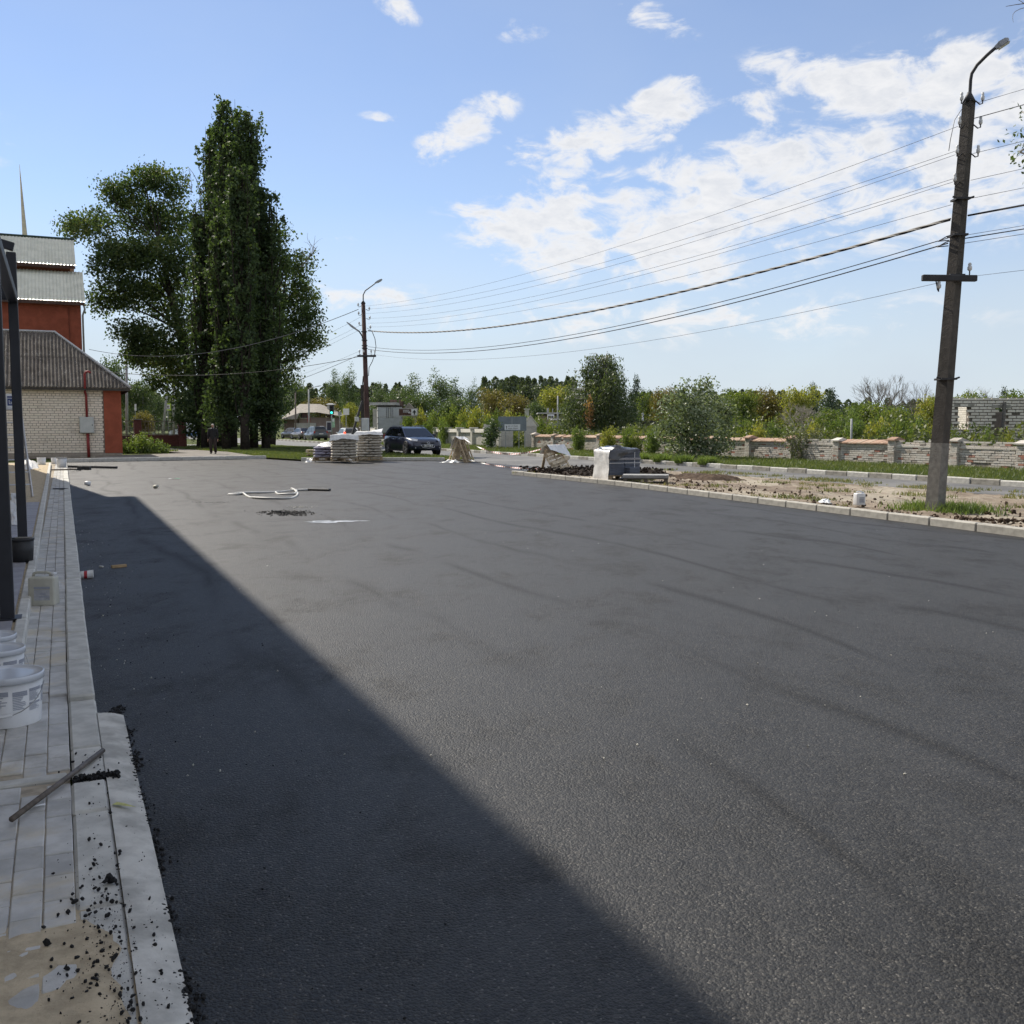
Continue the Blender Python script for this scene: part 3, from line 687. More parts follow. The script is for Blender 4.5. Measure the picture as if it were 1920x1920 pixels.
def crumbs():
    rng = random.Random(9); m = MB()
    for i in range(2600):           # broken edge of the asphalt
        u = rng.uniform(1.9, 6.15); v = .245 + .012 * math.sin(u * 5.1) + .016 * math.sin(u * 11.3 + 1) + rng.gauss(.012, .022); octa(m, W(u, v, .03 + rng.uniform(-.004, .006)), rng.uniform(.004, .011), rng)
    for i in range(1500):            # scattered over kerb and sand
        u = rng.gauss(3.1, .42) if i < 1250 else rng.uniform(2.4, 5.2); v = rng.gauss(.10, .075)
        if v > .25 or u > 5.6 or u < 2.0: continue
        octa(m, W(u, v, .073 - (.015 if v > .17 else 0)), min(.0085, abs(rng.gauss(0, 1)) ** 2 * .0021 + .0009), rng)
    for i in range(300):            # clump between two kerb stones
        t = rng.random(); p = W(4.82 + rng.gauss(0, .016), .015 + .19 * t, .058 + rng.uniform(0, .022)); octa(m, p, rng.uniform(.004, .012), rng)
    for px, py, r in ((205, 1647, .020), (212, 1650, .014), (198, 1652, .012), (155, 1685, .011), (140, 1690, .012), (88, 1768, .014), (136, 1676, .008)):
        octa(m, G(px, py, .08), r, rng)
    for i in range(260):            # loose on the lot near its edge
        u = rng.uniform(2.2, 16); v = .3 + abs(rng.gauss(0, .45)); octa(m, W(u, v, .031), rng.uniform(.002, .007), rng)
    for i in range(420):            # broken patch farther out
        p = G(540 + rng.gauss(0, 24), 962 + rng.gauss(0, 2.2), .035); octa(m, p, min(.035, .006 + abs(rng.gauss(0, .011))), rng, .5)
    for i in range(120): octa(m, G(400 + rng.gauss(0, 22), 942 + rng.gauss(0, 1.1), .031), rng.uniform(.003, .011), rng)
    for i in range(160): octa(m, G(680 + rng.gauss(0, 26), 898 + rng.gauss(0, .9), .031), rng.uniform(.003, .009), rng)
    o = m.build("asphalt_crumbs", M_CRUMB); tag(o, "black crumbs of asphalt scattered along the kerb and lot", "crumbs", kind="stuff")
    m = MB()
    for i in range(230):            # pale grit and chips
        if i < 150: p = W(rng.uniform(4.5, 20), .2 + abs(rng.gauss(0, .35)), .034); r = rng.uniform(.002, .007)
        else: p = G(rng.uniform(300, 1900), rng.uniform(905, 1500), .033); r = rng.uniform(.003, .008)
        octa(m, p, r, rng, .4)
    for i in range(40): octa(m, G(560 + rng.gauss(0, 16), 951 + rng.gauss(0, 1.2), .034), rng.uniform(.008, .02), rng, .4)
    o = m.build("pale_grit", M("pale_grit", (.55, .53, .47), .8, .2, 50)); tag(o, "pale grit and chips scattered on the asphalt", "grit", kind="stuff")
crumbs()
def small(name, label, cat, mat, fn, loc, rz=0.0, extra=None):
    m = MB(); fn(m); o = m.build(name, mat, None, loc, (0, 0, rz)); tag(o, label, cat); return o
def leaf_fn(m):
    m.sh(True)._add([(-.045, 0, .004), (-.03, -.013, .010), (-.03, .013, .012), (0, -.016, .012), (0, .016, .009), (.03, -.006, .006), (.03, .006, .008), (.07, 0, .003), (-.01, 0, .004)], [(0, 1, 8), (0, 8, 2), (1, 3, 8), (2, 8, 4), (3, 5, 8), (4, 8, 6), (5, 7, 8), (8, 7, 6)])
small("fallen_leaf", "pale yellow leaf lying on the near kerb beside the asphalt edge", "leaf", M("yellow_leaf", (.55, .55, .22), .6, .2, 40), leaf_fn, G(228, 1512, .066), -.2)
small("paper_stick", "short white stick on the paving beside the metal rod", "stick", M_PLW, lambda m: m.sh(True).tube([(-.035, 0, .005), (.035, 0, .005)], .004, 8), G(68, 1513, .07), .55)
cup = empty("paper_cup", G(160, 1078, .062), .35, "white paper cup with a red band tipped over on the shaded asphalt", "cup")
m = MB().sh(True); RX = Matrix.Rotation(math.pi / 2, 3, 'Y'); m.lathe([(.001, -.075), (.037, -.075), (.044, .0), (.052, .078), (.054, .08), (.050, .078), (.035, -.07), (.001, -.07)], 22, R=RX, cap=False); m.build("cup_wall", M_PLW, cup)
m = MB().sh(True); m.lathe([(.0435, -.012), (.0465, .02)], 22, R=RX, cap=False); m.build("red_band", M("red_print", (.35, .03, .04), .5, .1), cup)
def block_fn(m): m.bbox((0, 0, .016), (.17, .04, .032), .003)
small("timber_offcut", "small timber offcut lying on the shaded asphalt by the cup", "offcut", M_WOOD, block_fn, G(223, 1064, .03), .75)
small("mortar_chip", "small grey chip between the cup and the timber offcut", "chip", M_KERB, lambda m: m.bbox((0, 0, .01), (.06, .03, .02), .006), G(190, 1064, .03), -.5)
def tipped_cup(m):
    m.sh(True); m.lathe([(.001, -.05), (.032, -.05), (.045, .055), (.042, .055), (.03, -.045), (.001, -.045)], 16, (0, 0, .045), R=Matrix.Rotation(1.75, 3, 'Y'), cap=False)
c1 = small("plastic_cup", "white plastic cup lying tipped on sunlit asphalt by the footway end", "cup", M_PLW, tipped_cup, G(164, 911, .03), .4); c1.scale = (1.5,) * 3
c2 = small("plastic_cup", "small white cup alone on sunlit asphalt, right of the building shadow", "cup", M_BEIGE, tipped_cup, G(293, 916, .03), 2.6); c2.scale = (1.15,) * 3
w = empty("sweet_wrapper", G(327, 898, .036), .15, "green and white wrapper lying flat on the sunlit asphalt", "wrapper")
m = MB(); m._add([(-.17, -.05, .004), (-.02, -.07, .02), (-.02, .07, .01), (-.17, .05, .014)], [(0, 1, 2, 3)]); m.build("white_half", M_PLW, w)
m = MB(); m._add([(-.018, -.07, .02), (.15, -.05, .006), (.17, .06, .02), (-.018, .07, .011)], [(0, 1, 2, 3)]); m.build("green_half", M("green_foil", (.03, .25, .12), .4, .2), w)
# vacuum/compressor hose with a black nozzle on the lot
hs = empty("hose", G(540, 925, .03), 0, "grey hose in a loose loop with a long black tool on the lot", "hose")
hp = [(620, 918), (585, 919), (545, 919.5), (520, 922), (480, 924), (440, 925.5), (429, 926.5), (446, 927), (455, 925), (462, 928.5), (475, 933), (510, 935), (545, 933.5), (558, 926), (552, 919), (546, 916.5), (552, 917.5), (556, 921), (552, 926), (525, 926), (517, 923)]
P = [G(x, y, .05) for x, y in hp]; sm = []
for i in range(len(P) - 1):
    p0, p1, p2, p3 = P[max(i - 1, 0)], P[i], P[i + 1], P[min(i + 2, len(P) - 1)]
    for k in range(5):
        t = k / 5; sm.append(.5 * ((2 * p1) + (p2 - p0) * t + (2 * p0 - 5 * p1 + 4 * p2 - p3) * t * t + (3 * p1 - p0 - 3 * p2 + p3) * t ** 3) - hs.location + Vector((0, 0, .012 * math.sin(i * 1.9 + t))))
sm.append(P[-1] - hs.location)
m = MB().sh(True); m.tube(sm[6:], .026, 8); m.build("tube", M("grey_hose", (.50, .50, .48), .5, .1), hs)
a, b = G(575, 917.5, .06) - hs.location, G(619, 918.5, .06) - hs.location
m = MB(); R = (b - a).to_track_quat('X', 'Z').to_matrix(); m.bbox((a + b) / 2, ((b - a).length, .11, .06), .015, R); m.tube([sm[6], a], .03, 8); m.build("nozzle", M_PLD, hs)
# spilt paint
def spill():
    c = G(622, 978, .0345); rng = random.Random(6); pts = []
    for k in range(40):
        a = 2 * math.pi * k / 40; r = 1 + .30 * math.sin(3 * a + 1) + .2 * math.sin(7 * a) + rng.uniform(-.12, .12); pts.append(c + Vector((.42 * r * math.cos(a), .21 * r * math.sin(a) + .1 * math.cos(a), 0)))
    t = NT("dried_white_paint"); w = t.coord('World'); f = t.mr(t.noise(w, 9, 6, .7), .42, .6)
    t.set(col=t.mix(f, (.16, .165, .17), (.55, .57, .60)), rough=.4, spec=.5)
    m = MB(); m.poly(pts); o = m.build("paint_spill", t.mat); o["kind"] = "structure"
spill()
# ------------------------------------------------------------------ brickwork helper
def brick_field(parent, o, ax, up, nrm, width, height, bl, bh, mat, individual=0, openings=(), joint=.012, depth=.05, headers=0, seed=1, miss=0.0, rough=0.0, order=None, top=None):
    """courses of bricks over the rectangle o + ax*s + up*t; `individual` of them are objects of their own, the rest one joined part"""
    rng = random.Random(seed); ax = Vector(ax).normalized(); up = Vector(up).normalized(); nrm = Vector(nrm).normalized(); o = Vector(o)
    Rm = Matrix((ax, -nrm, up)).transposed(); cells = []
    nrow = int(round(height / bh))
    for r in range(nrow):
        t = (r + .5) * bh; hd = headers and r % headers == headers - 1; L = bl / 2 if hd else bl
        s = -(L / 2 if r % 2 else 0) - (rng.uniform(0, L * .3) if rough else 0)
        while s < width:
            a, b = max(0, s), min(width, s + L); s += L
            if b - a < L * .2: continue
            m_ = (a + b) / 2
            if any(x0 < m_ < x1 and y0 < t < y1 for x0, x1, y0, y1 in openings): continue
            if rng.random() < miss: continue
            if top and t > top(m_): continue
            cells.append((m_, t, b - a - joint, rng.uniform(-rough, rough), rng.uniform(-rough, rough)))
    cells.sort(key=order or (lambda c: 0)); cache = {}; rest = MB(); bd = .09
    for i, (s, t, L, dz, dr) in enumerate(cells):
        p = o + ax * s + up * t + nrm * (depth - bd / 2 + dz)
        if i < individual:
            k = round(L, 3)
            if k not in cache: cache[k] = MB().box((0, 0, 0), (k, bd, bh - joint)).mesh("brick", mat)
            b_ = link_mesh("brick", cache[k], parent, p); b_.rotation_euler = Rm.to_euler()
        else: rest.box(p, (L, bd, bh - joint), Rm)
    if len(cells) > individual:
        r = rest.build("brickwork", mat, parent); r["kind"] = "stuff"
    return len(cells)
def brick_mat(name, a, b, c, stain=.3, dirt=(.16, .13, .10)):
    t = NT(name); w = t.coord('World'); r = t.rnd()
    k = t.ramp(r, [(0, a), (.5, b), (1, c)])
    k = t.mix(t.mr(t.noise(w, 1.1, 6, .65), .5, .75, 0, stain), k, dirt)
    k = t.mix(t.mr(t.noise(w, 14, 4, .6), .35, .7, 0, .3), k, mul(a, .6))
    return t.set(col=k, rough=.9, spec=.2, normal=t.bump(t.noise(w, 60, 4, .7), .4, .006))
M_BRW = brick_mat("silicate_brick", (.72, .64, .54), (.80, .72, .63), (.75, .69, .58), .25)
M_MORT = M("dark_mortar", (.27, .235, .20), .95, .2, 8, spec=.1)
M_REDP = M("red_render", (.28, .078, .045), .85, .14, 2.2, bump=.15, bscale=40, spec=.2, coord='World')
M_REDPIPE = M("red_pipe_paint", (.22, .03, .03), .6, .15, 6)
M_ASB = None
def asb_mat():
    t = NT("asbestos_sheet"); w = t.coord('World')
    b = t.mix(t.mr(t.noise(w, 2.2, 6, .65), .3, .7), (.075, .065, .055), (.15, .133, .115))
    b = t.mix(t.mr(t.noise(t.coord('World', scale=(3.0, 3.0, .25)), 3.2, 5, .65), .56, .70, 0, .75), b, (.42, .40, .37))
    b = t.mix(t.mr(t.noise(w, 7, 5, .7), .58, .7, 0, .6), b, (.055, .055, .042))
    return t.set(col=b, rough=.9, spec=.15, normal=t.bump(t.noise(w, 40, 4, .7), .4, .01))
M_ASB = asb_mat()
def corrugated(parent, name, p_of, s0, s1, lam, amp, rowsT, clip, mat, nrm, sub=6):
    """wavy sheet: p_of(s,t) gives the flat point, nrm the lift; rowsT = list of t values; clip(s) = top t"""
    ss = np.arange(s0, s1 + 1e-6, lam / sub); V = []; nt = len(rowsT)
    for s in ss:
        tt = clip(s)
        for t in rowsT:
            t_ = min(t, tt); V.append(p_of(s, t_) + nrm * (amp * math.sin(2 * math.pi * s / lam)))
    Fa = [(i * nt + j, (i + 1) * nt + j, (i + 1) * nt + j + 1, i * nt + j + 1) for i in range(len(ss) - 1) for j in range(nt - 1) if min(clip(ss[i]), clip(ss[i + 1])) > rowsT[j] - 1e-6]
    if not Fa: return None
    return link_mesh(name, np_mesh(name, [tuple(v) for v in V], Fa, mat, smooth=True), parent)

def brick_shed():
    U0, V1, V0, U1 = 57.5, 3.1, -9.0, 64.6; EZ = 3.72; t = empty("brick_outbuilding", (0, 0, 0), 0, "low pale brick outbuilding with grey corrugated roof and red corner", "building")
    m = MB(); m.prism([W(U0, V0, 0), W(U0, V1, 0), W(U1, V1, 0), W(U1, V0, 0)], (0, 0, EZ - .1)); m.build("wall", M_MORT, t)
    o = W(U0, V1 - .82 - 6.6, .28)
    brick_field(t, o, VD, (0, 0, 1), -UD, 6.6, 3.34, .385, .1285, M_BRW, 300, headers=6, joint=.024, depth=.035, seed=4, order=lambda c: -c[0])
    m = MB(); m.prism([W(U0 - .09, V1 - .80, .26), W(U0 - .09, V1 + .06, .26), W(U1 + .05, V1 + .06, .26), W(U1 + .05, V1 - .80, .26)], (0, 0, EZ - .38)); m.build("corner_pilaster", M_REDP, t)
    o2 = W(U0 - .02, V1 - 7.42, 0.0)
    brick_field(t, o2, VD, (0, 0, 1), -UD, 7.50, .26, .385, .13, brick_mat("plinth_brick", (.30, .26, .22), (.38, .34, .29), (.26, .22, .19)), 20, depth=.04, seed=7, rough=.006)
    # roof: hip end to the right, ridge along the wall
    e = .5; UR = 61.0; RZ = 6.78; ez = EZ - .04
    hipv = .08; ev = V1 + e + .02
    run = UR - (U0 - e)
    def pf(s, tt):     # s across (v), tt 0..1 up the slope
        return W(U0 - e + run * tt, s, ez + (RZ - ez) * tt)
    nrm = (-UD * (RZ - ez) + Vector((0, 0, 1)) * run).normalized()
    clip = lambda s: 1.0 if s < hipv else max(0.0, 1 - (s - hipv) / (ev - hipv))
    lam = .178; sh = lam * 6
    for lo, hi, lift in ((0, .56, .0), (.53, 1.0, .02)):
        s = V0 - .4
        while s < ev:
            corrugated(t, "roof_sheet", lambda a, b: pf(a, b) + nrm * lift, s, min(s + sh, ev), lam, .042, list(np.linspace(lo, hi, 7)), clip, M_ASB, nrm)
            s += sh
    # hip slope and back slope, and the ridge caps
    m = MB(); m.poly([W(U0 - e, ev, ez), W(U1 + e, ev, ez), W(UR, hipv, RZ)]); m.poly([W(U1 + e, ev, ez), W(U1 + e, V0 - .5, ez), W(UR, V0 - .5, RZ), W(UR, hipv, RZ)]); m.build("back_slope", M_ASB, t)
    cap = M("zinc_cap", (.38, .38, .38), .5, .15, 5, metal=.4)
    m = MB(); m.tube([W(UR, V0 - .5, RZ + .03), W(UR, hipv, RZ + .03), W(U0 - e, ev, ez + .05)], .085, 6); m.build("ridge_cap", cap, t)
    m = MB(); m.box(W(U0 - e + .06, (V0 + ev) / 2, ez - .09), (ev - V0, .05, .12), ST); m.box(W((U0 + U1) / 2, ev - .03, ez - .09), (.05, U1 - U0 + 2 * e, .12), ST); m.build("fascia", M("dark_fascia", (.05, .045, .04), .8), t)
    m = MB(); m.prism([W(U0 - e + .02, V0, ez - .03), W(U0 - e + .02, ev - .05, ez - .03), W(U1 + e, ev - .05, ez - .03), W(U1 + e, V0, ez - .03)], (0, 0, .03)); m.build("soffit", M("soffit_board", (.12, .10, .08), .9), t)
    # meter box and conduit
    b = empty("meter_box", W(U0 - .14, -.0, 2.32), ST, "grey metal meter cabinet on the pale brick wall with red conduits", "cabinet")
    p = D(163, 797, 52.6)
    b.location = W(U0 - .16, VD.dot(p), p.z)
    m = MB(); m.bbox((0, 0, 0), (.70, .24, .84), .02); m.build("case", M("grey_cabinet", (.42, .44, .43), .5, .08, 4), b)
    m = MB(); m.bbox((.0, -.125, 0), (.64, .012, .78), .004); d = m.build("cabinet_door", M("grey_cabinet_door", (.45, .47, .46), .5, .08, 4), b)
    m = MB(); m.box((.26, -.137, 0), (.03, .014, .09)); m.build("latch", M_PLD, d)
    zb = b.location.z
    m = MB().sh(True); m.tube([(.02, .04, .42), (.02, .04, 1.55), (-.03, -.0, 1.7), (-.03, -.55, 2.15), (-.03, -.55, 2.62), (.03, -.56, 2.74), (.16, -.58, 2.76), (.26, -.58, 2.70)], .06, 8); m.build("conduit", M_REDPIPE, b)
    m = MB().sh(True); m.tube([(.03, .06, -.42), (.05, .06, -zb + .05)], .075, 8); m.build("conduit", M_REDPIPE, b)
brick_shed()

def metal_tile_mat():
    t = NT("glint_toned_metal_tile"); w = t.coord('World')
    b = t.mix(t.mr(t.noise(w, 1.5, 4, .6), .3, .7), (.60, .59, .48), (.74, .72, .60))  # cream tone: sun glint on the green tiles is put into the colour
    return t.set(col=b, rough=.32, spec=.8, metal=.15, coat=.5)
def red_house():
    t = empty("red_rendered_house", (0, 0, 0), 0, "tall red rendered building with two tiers of glinting metal roof", "building"); mt = metal_tile_mat()
    # street-aligned block: front at u=78
    m = MB(); m.prism([W(78.2, -30, 0), W(78.2, 1.85, 0), W(90, 1.85, 0), W(90, -30, 0)], (0, 0, 10.55)); m.build("wall", M_REDP, t)
    m = MB(); m.prism([W(82.0, -30, 10.5), W(82.0, 1.3, 10.5), W(89, 1.3, 10.5), W(89, -30, 10.5)], (0, 0, 3.0)); m.build("attic_wall", M("brown_render", (.16, .06, .035), .85, .12, 2), t)
    def slope(u0, z0, u1, z1, va, vb, name):
        L = math.hypot(u1 - u0, z1 - z0); nrm = (-UD * (z1 - z0) + Vector((0, 0, 1)) * (u1 - u0)).normalized(); n = int(L / .36)
        rows = []
        for k in range(n): rows += [k / n, (k + .94) / n]
        rows.append(1.0)
        def pf(s, tt):
            k = tt * n; fr = k - math.floor(k) if tt < 1 else 1
            return W(u0 + (u1 - u0) * tt, s, z0 + (z1 - z0) * tt) + nrm * (.045 * (1 - fr))
        return corrugated(t, name, pf, va, vb, .23, .022, rows, lambda s: 1.0, mt, nrm)
    slope(77.7, 10.35, 82.05, 13.05, -14, 2.15, "lower_roof"); slope(81.3, 13.35, 85.6, 15.95, -14, 1.7, "upper_roof")
    m = MB(); m.quad(W(85.6, -14, 15.93), W(85.6, 1.7, 15.93), W(89.8, 1.7, 13.3), W(89.8, -14, 13.3)); m.build("rear_slope", mt, t)
    m = MB(); m.box(W(85.6, -6.1, 16.0), (15.7, .35, .1), ST); m.build("ridge_cap", M("dark_green_trim", (.02, .05, .04), .5), t)
    m = MB(); m.box(W(81.33, -6.2, 13.25), (15.7, .06, .2), ST); m.box(W(77.72, -5.95, 10.24), (16.1, .06, .2), ST); m.build("fascia", M("brown_fascia", (.07, .035, .025), .7), t)
    m = MB(); m.sh(True).tube([W(77.8, 2.02, 10.2), W(77.95, 2.1, 9.9), W(78.1, 1.95, 9.5), W(78.1, 1.95, .4)], .07, 6); m.build("downpipe", M("zinc_pipe", (.3, .3, .3), .4, .1, metal=.5), t)
    m = MB(); m.box(W(78.12, 1.05, 5.0), (.04, .04, 10), ST); m.build("wall_seam", M("seam", (.14, .04, .025), .9), t)
red_house()
# church spire behind
sp = empty("church_spire", D(62, 800, 150) * 1.0, 0, "slim pale golden spire rising behind the metal roof", "spire"); sp.location.z = 0
zt = D(56, 308, 150).z; zb = D(62, 470, 150).z
m = MB().sh(True); m.tube([(0, 0, zb - 3), (0, 0, zb), (-.45, 0, zt)], [.62, .42, .02], 10); m.build("needle", M("pale_gilding", (.50, .44, .30), .4, .1, 2, metal=.3), sp)
m = MB(); m.box((0, 0, (zb - 3) / 2), (5, 5, zb - 3), 0.4); m.build("tower", M_REDP, sp)

# ------------------------------------------------------------------ red brick fence with iron panels
def red_fence():
    U = 79.5; t = empty("brick_fence", W(U, 0), ST, "low dark red brick fence with iron lattice panels beside the footpath", "fence")
    dk = brick_mat("dark_red_brick", (.10, .035, .028), (.14, .05, .04), (.12, .04, .03), .2)
    def vpx(px):
        k = (px - 960) / F_PX; return (-UD.x * U + k * UD.y * U) / (VD.x - k * VD.y)
    vb = vpx(351); va = vpx(255); vl = vpx(205)
    iron = M("iron_bars", (.16, .12, .10), .6, .2)
    b = MB(); b.box(((vl + vb) / 2, 0, .5), (vb - vl, .3, 1.0)); b.build("low_wall", M("red_mortar", (.08, .035, .03), .9), t)
    brick_field(t, (va, -.15, .25), (1, 0, 0), (0, 0, 1), (0, -1, 0), vb - va, .78, .26, .078, dk, 0, depth=.02, seed=3)
    for v in (vb - .28, va + .2, vl + .2):
        b = MB(); b.bbox((v, 0, 1.08), (.56 if v > va + 1 else .5, .5, 2.16), .02); p = b.build("pier", M("red_pier", (.12, .04, .032), .85, .2, 6, bump=.3, bscale=30), t)
        b = MB(); b.box((v, 0, 2.19), (.66, .6, .06)); b.build("cap", M_KERBOLD, p)
    rng = random.Random(4)
    for x0, x1 in ((vl + .5, va - .08), (va + .5, vb - .6)):
        b = MB(); b.box(((x0 + x1) / 2, 0, 1.06), (x1 - x0, .04, .05)); b.box(((x0 + x1) / 2, 0, 2.06), (x1 - x0, .04, .05)); f = b.build("rail", iron, t)
        n = int((x1 - x0) / .22)
        for i in range(n + 1): b = MB(); b.box((x0 + (x1 - x0) * i / n, 0, 1.56), (.035, .035, 1.0)); b.build("bar", iron, t)
        b = MB().sh(True)
        for i in range(n):
            c = x0 + (x1 - x0) * (i + .5) / n; b.tube([(c + .085 * math.cos(a), -.02, 1.35 + .16 * (i % 2) + .085 * math.sin(a)) for a in np.linspace(0, 5.4, 9)], .014, 4)
        b.build("scrollwork", iron, t)
    return t
red_fence()

# ------------------------------------------------------------------ step ladder with a paint box on top, buckets and planks at the end of the footway
def stepladder():
    base = W(0, 0); p = G(30, 931, .15); t = empty("step_ladder", (p.x, p.y, .155), ST + .2, "grey aluminium step ladder standing between the canopy posts", "ladder")
    al = M("aluminium", (.50, .50, .52), .4, .1, metal=.6); H = 1.85
    for s in (-1, 1):
        m = MB(); a = Vector((s * .26, -.35, 0)); b = Vector((s * .16, 0, H)); m.bbox((a + b) / 2, (.03, .07, (b - a).length), .005, (b - a).to_track_quat('Z', 'Y').to_matrix()); m.build("front_rail", al, t)
        m = MB(); a = Vector((s * .26, .75, 0)); b = Vector((s * .15, .06, H - .05)); m.bbox((a + b) / 2, (.026, .045, (b - a).length), .004, (b - a).to_track_quat('Z', 'Y').to_matrix()); m.build("rear_leg", M_PLD, t)
    for k in range(1, 7):
        z = H * k / 7; f = k / 7; m = MB(); m.bbox((0, -.35 * (1 - f), z), (.5 - .2 * f, .09, .025), .004); m.build("step", al, t)
    m = MB(); m.bbox((0, .02, H + .02), (.38, .26, .04), .01); m.build("top_plate", al, t)
    q = empty("paint_carton", (p.x, p.y + .02, .155 + H + .041), ST + .25, "blue and white carton standing on top of the step ladder", "box")
    m = MB(); m.bbox((0, 0, .15), (.30, .22, .30), .008); m.build("carton", M_PLW, q)
    for x0, x1, z0, z1 in ((-.125, -.01, .05, .20), (.03, .13, .05, .26), (-.125, -.03, .215, .25)):
        m = MB(); m.box(((x0 + x1) / 2, -.1125, (z0 + z1) / 2), (x1 - x0, .003, z1 - z0)); m.build("blue_print", M_INKB, q)
    for pts in ([(-.09, .16), (-.09, .09), (-.045, .09), (-.045, .125), (-.065, .125)],):
        m = MB()
        for (a, b), (c, d) in zip(pts[:-1], pts[1:]): m.box(((a + c) / 2, -.1155, (b + d) / 2), (abs(a - c) + .012, .003, abs(b - d) + .012))
        m.build("white_letter", M_PLW, q)
stepladder()
bucket(G(78, 873, .1), .165, .32, "plain white bucket leftmost of three at the far footway end", closed=False, print_=False, handle=False, rz=.2)
bucket(G(102, 870, .1), .125, .26, "smallest white bucket, middle of three at the far footway end", closed=False, print_=False, handle=False, rz=.9)
bk = bucket(G(116, 876, .1), .185, .37, "white bucket with black rim, right of three at the far footway end", closed=False, print_=False, handle=True, hang=False, rz=.4)
for c in bk.children:
    if c.name.startswith("rim"): c.data.materials[0] = M_PLD
def bar(name, label, cat, a, b, w, h, mat):
    m = MB(); a = Vector(a); b = Vector(b); m.bbox((a + b) / 2, ((b - a).length, w, h), .006, (b - a).to_track_quat('X', 'Z').to_matrix()); o = m.build(name, mat); tag(o, label, cat); return o
bar("steel_profile", "long black steel profile lying on the lot by the outbuilding", "profile", G(128, 874.5, .09), G(219, 876.5, .09), .1, .09, M_ANTH)
bar("plank", "grey brown plank lying half off the far footway end", "plank", G(95, 881, .12), G(143, 880, .12), .14, .045, M("weathered_wood", (.12, .10, .08), .9, .25, 6))
bar("floor_scraper", "dark tool with a long handle in front of the right bucket", "tool", G(130, 879.5, .13), G(152, 881.5, .08), .06, .05, M_PLD)
m = MB(); c = G(158, 881, .03)
for k in (-1, 1): m.bbox(c + Vector((k * .13, 0, .07)), (.2, .2, .13), .01)
o = m.build("paving_blocks", M("dark_block", (.06, .06, .06), .9)); tag(o, "pair of small dark blocks on the lot near the plank", "block")
bar("roof_slate", "dark flat strip lying on the shaded footway edge", "offcut", G(101, 916, .10), G(126, 916, .10), .16, .02, M_PLD)
def plastic_sheet(name, pts, h, seed, label, mat=None, n=22):
    """crumpled sheet draped over a low heap; pts = four corners"""
    from mathutils import noise as mn
    A, B, C_, Dd = [Vector(p) for p in pts]; V = []
    for i in range(n + 1):
        for j in range(n + 1):
            s, t = i / n, j / n; p = A.lerp(B, s).lerp(Dd.lerp(C_, s), t); e = min(s, 1 - s, t, 1 - t)
            z = h * min(1, e * 4) * (.6 + .8 * mn.noise(Vector((s * 3, t * 3, seed)))) + .03 * mn.noise(Vector((s * 11, t * 11, seed + 3)))
            o = Vector((mn.noise(Vector((s * 5, t * 5, seed + 9))), mn.noise(Vector((s * 5, t * 5, seed + 19))), 0)) * .08; V.append(p + o + Vector((0, 0, max(.006, z))))
    Fa = [(i * (n + 1) + j, (i + 1) * (n + 1) + j, (i + 1) * (n + 1) + j + 1, i * (n + 1) + j + 1) for i in range(n) for j in range(n)]
    o = link_mesh(name, np_mesh(name, [tuple(v) for v in V], Fa, mat or M_FILM, smooth=True)); tag(o, label, "sheet"); return o
plastic_sheet("plastic_sheet", [G(40, 884, .1), G(76, 881, .1), G(70, 868, .1), G(40, 868, .1)], .3, 2, "crumpled white sheet heaped beside the leftmost far bucket")
plastic_sheet("plastic_sheet", [G(22, 985, .16), G(38, 985, .16), G(36, 925, .16), G(20, 925, .16)], .04, 5, "white plastic sheet spread at the foot of the step ladder")
m = MB().sh(True); m.tube([G(60, 882, .13), G(66, 880.5, .13), G(76, 881, .13), G(72, 882.5, .13), G(62, 882.8, .13)], .02, 6); o = m.build("cable_loop", M_PLD); tag(o, "thin dark cable loop on the sunlit footway end", "cable")
# ------------------------------------------------------------------ power poles and wires
M_POLE = M("pole_concrete", (.082, .075, .067), .95, .22, 5, bump=.7, bscale=30, spec=.15, bdist=.02)
M_POLEW = M("pole_whitewash", (.20, .192, .175), .95, .22, 9, bump=.7, bscale=40, spec=.15, bdist=.02)
M_STEELD = M("dark_bracket_steel", (.035, .035, .038), .6, .2, 6); M_PORC = M("insulator_porcelain", (.62, .62, .60), .3, .08, 5, spec=.6)
M_LAMP = M("lamp_housing", (.30, .31, .32), .6, .1, 5)
M_RUST = M("rust_red_pole", (.075, .042, .036), .85, .3, 4, bump=.3, bscale=30)
M_CABLE = M("black_cable", (.015, .015, .017), .6, .1)
M_WIREA = M("aluminium_wire", (.12, .12, .13), .5, .1)
def taper_post(m, a, b, wa, wb, da=None, db=None, rz=0.0):
    a = Vector(a); b = Vector(b); R = (b - a).to_track_quat('Z', 'Y').to_matrix() @ Matrix.Rotation(rz, 3, 'Z'); da = da or wa; db = db or wb; vs = []
    for p, w, d in ((a, wa, da), (b, wb, db)):
        for x, y in ((-1, -1), (1, -1), (1, 1), (-1, 1)):
            vs.append(p + R @ Vector((x * w / 2, y * d / 2, 0)))
    m._add(vs, [(3, 2, 1, 0), (4, 5, 6, 7), (0, 1, 5, 4), (1, 2, 6, 5), (2, 3, 7, 6), (3, 0, 4, 7)])
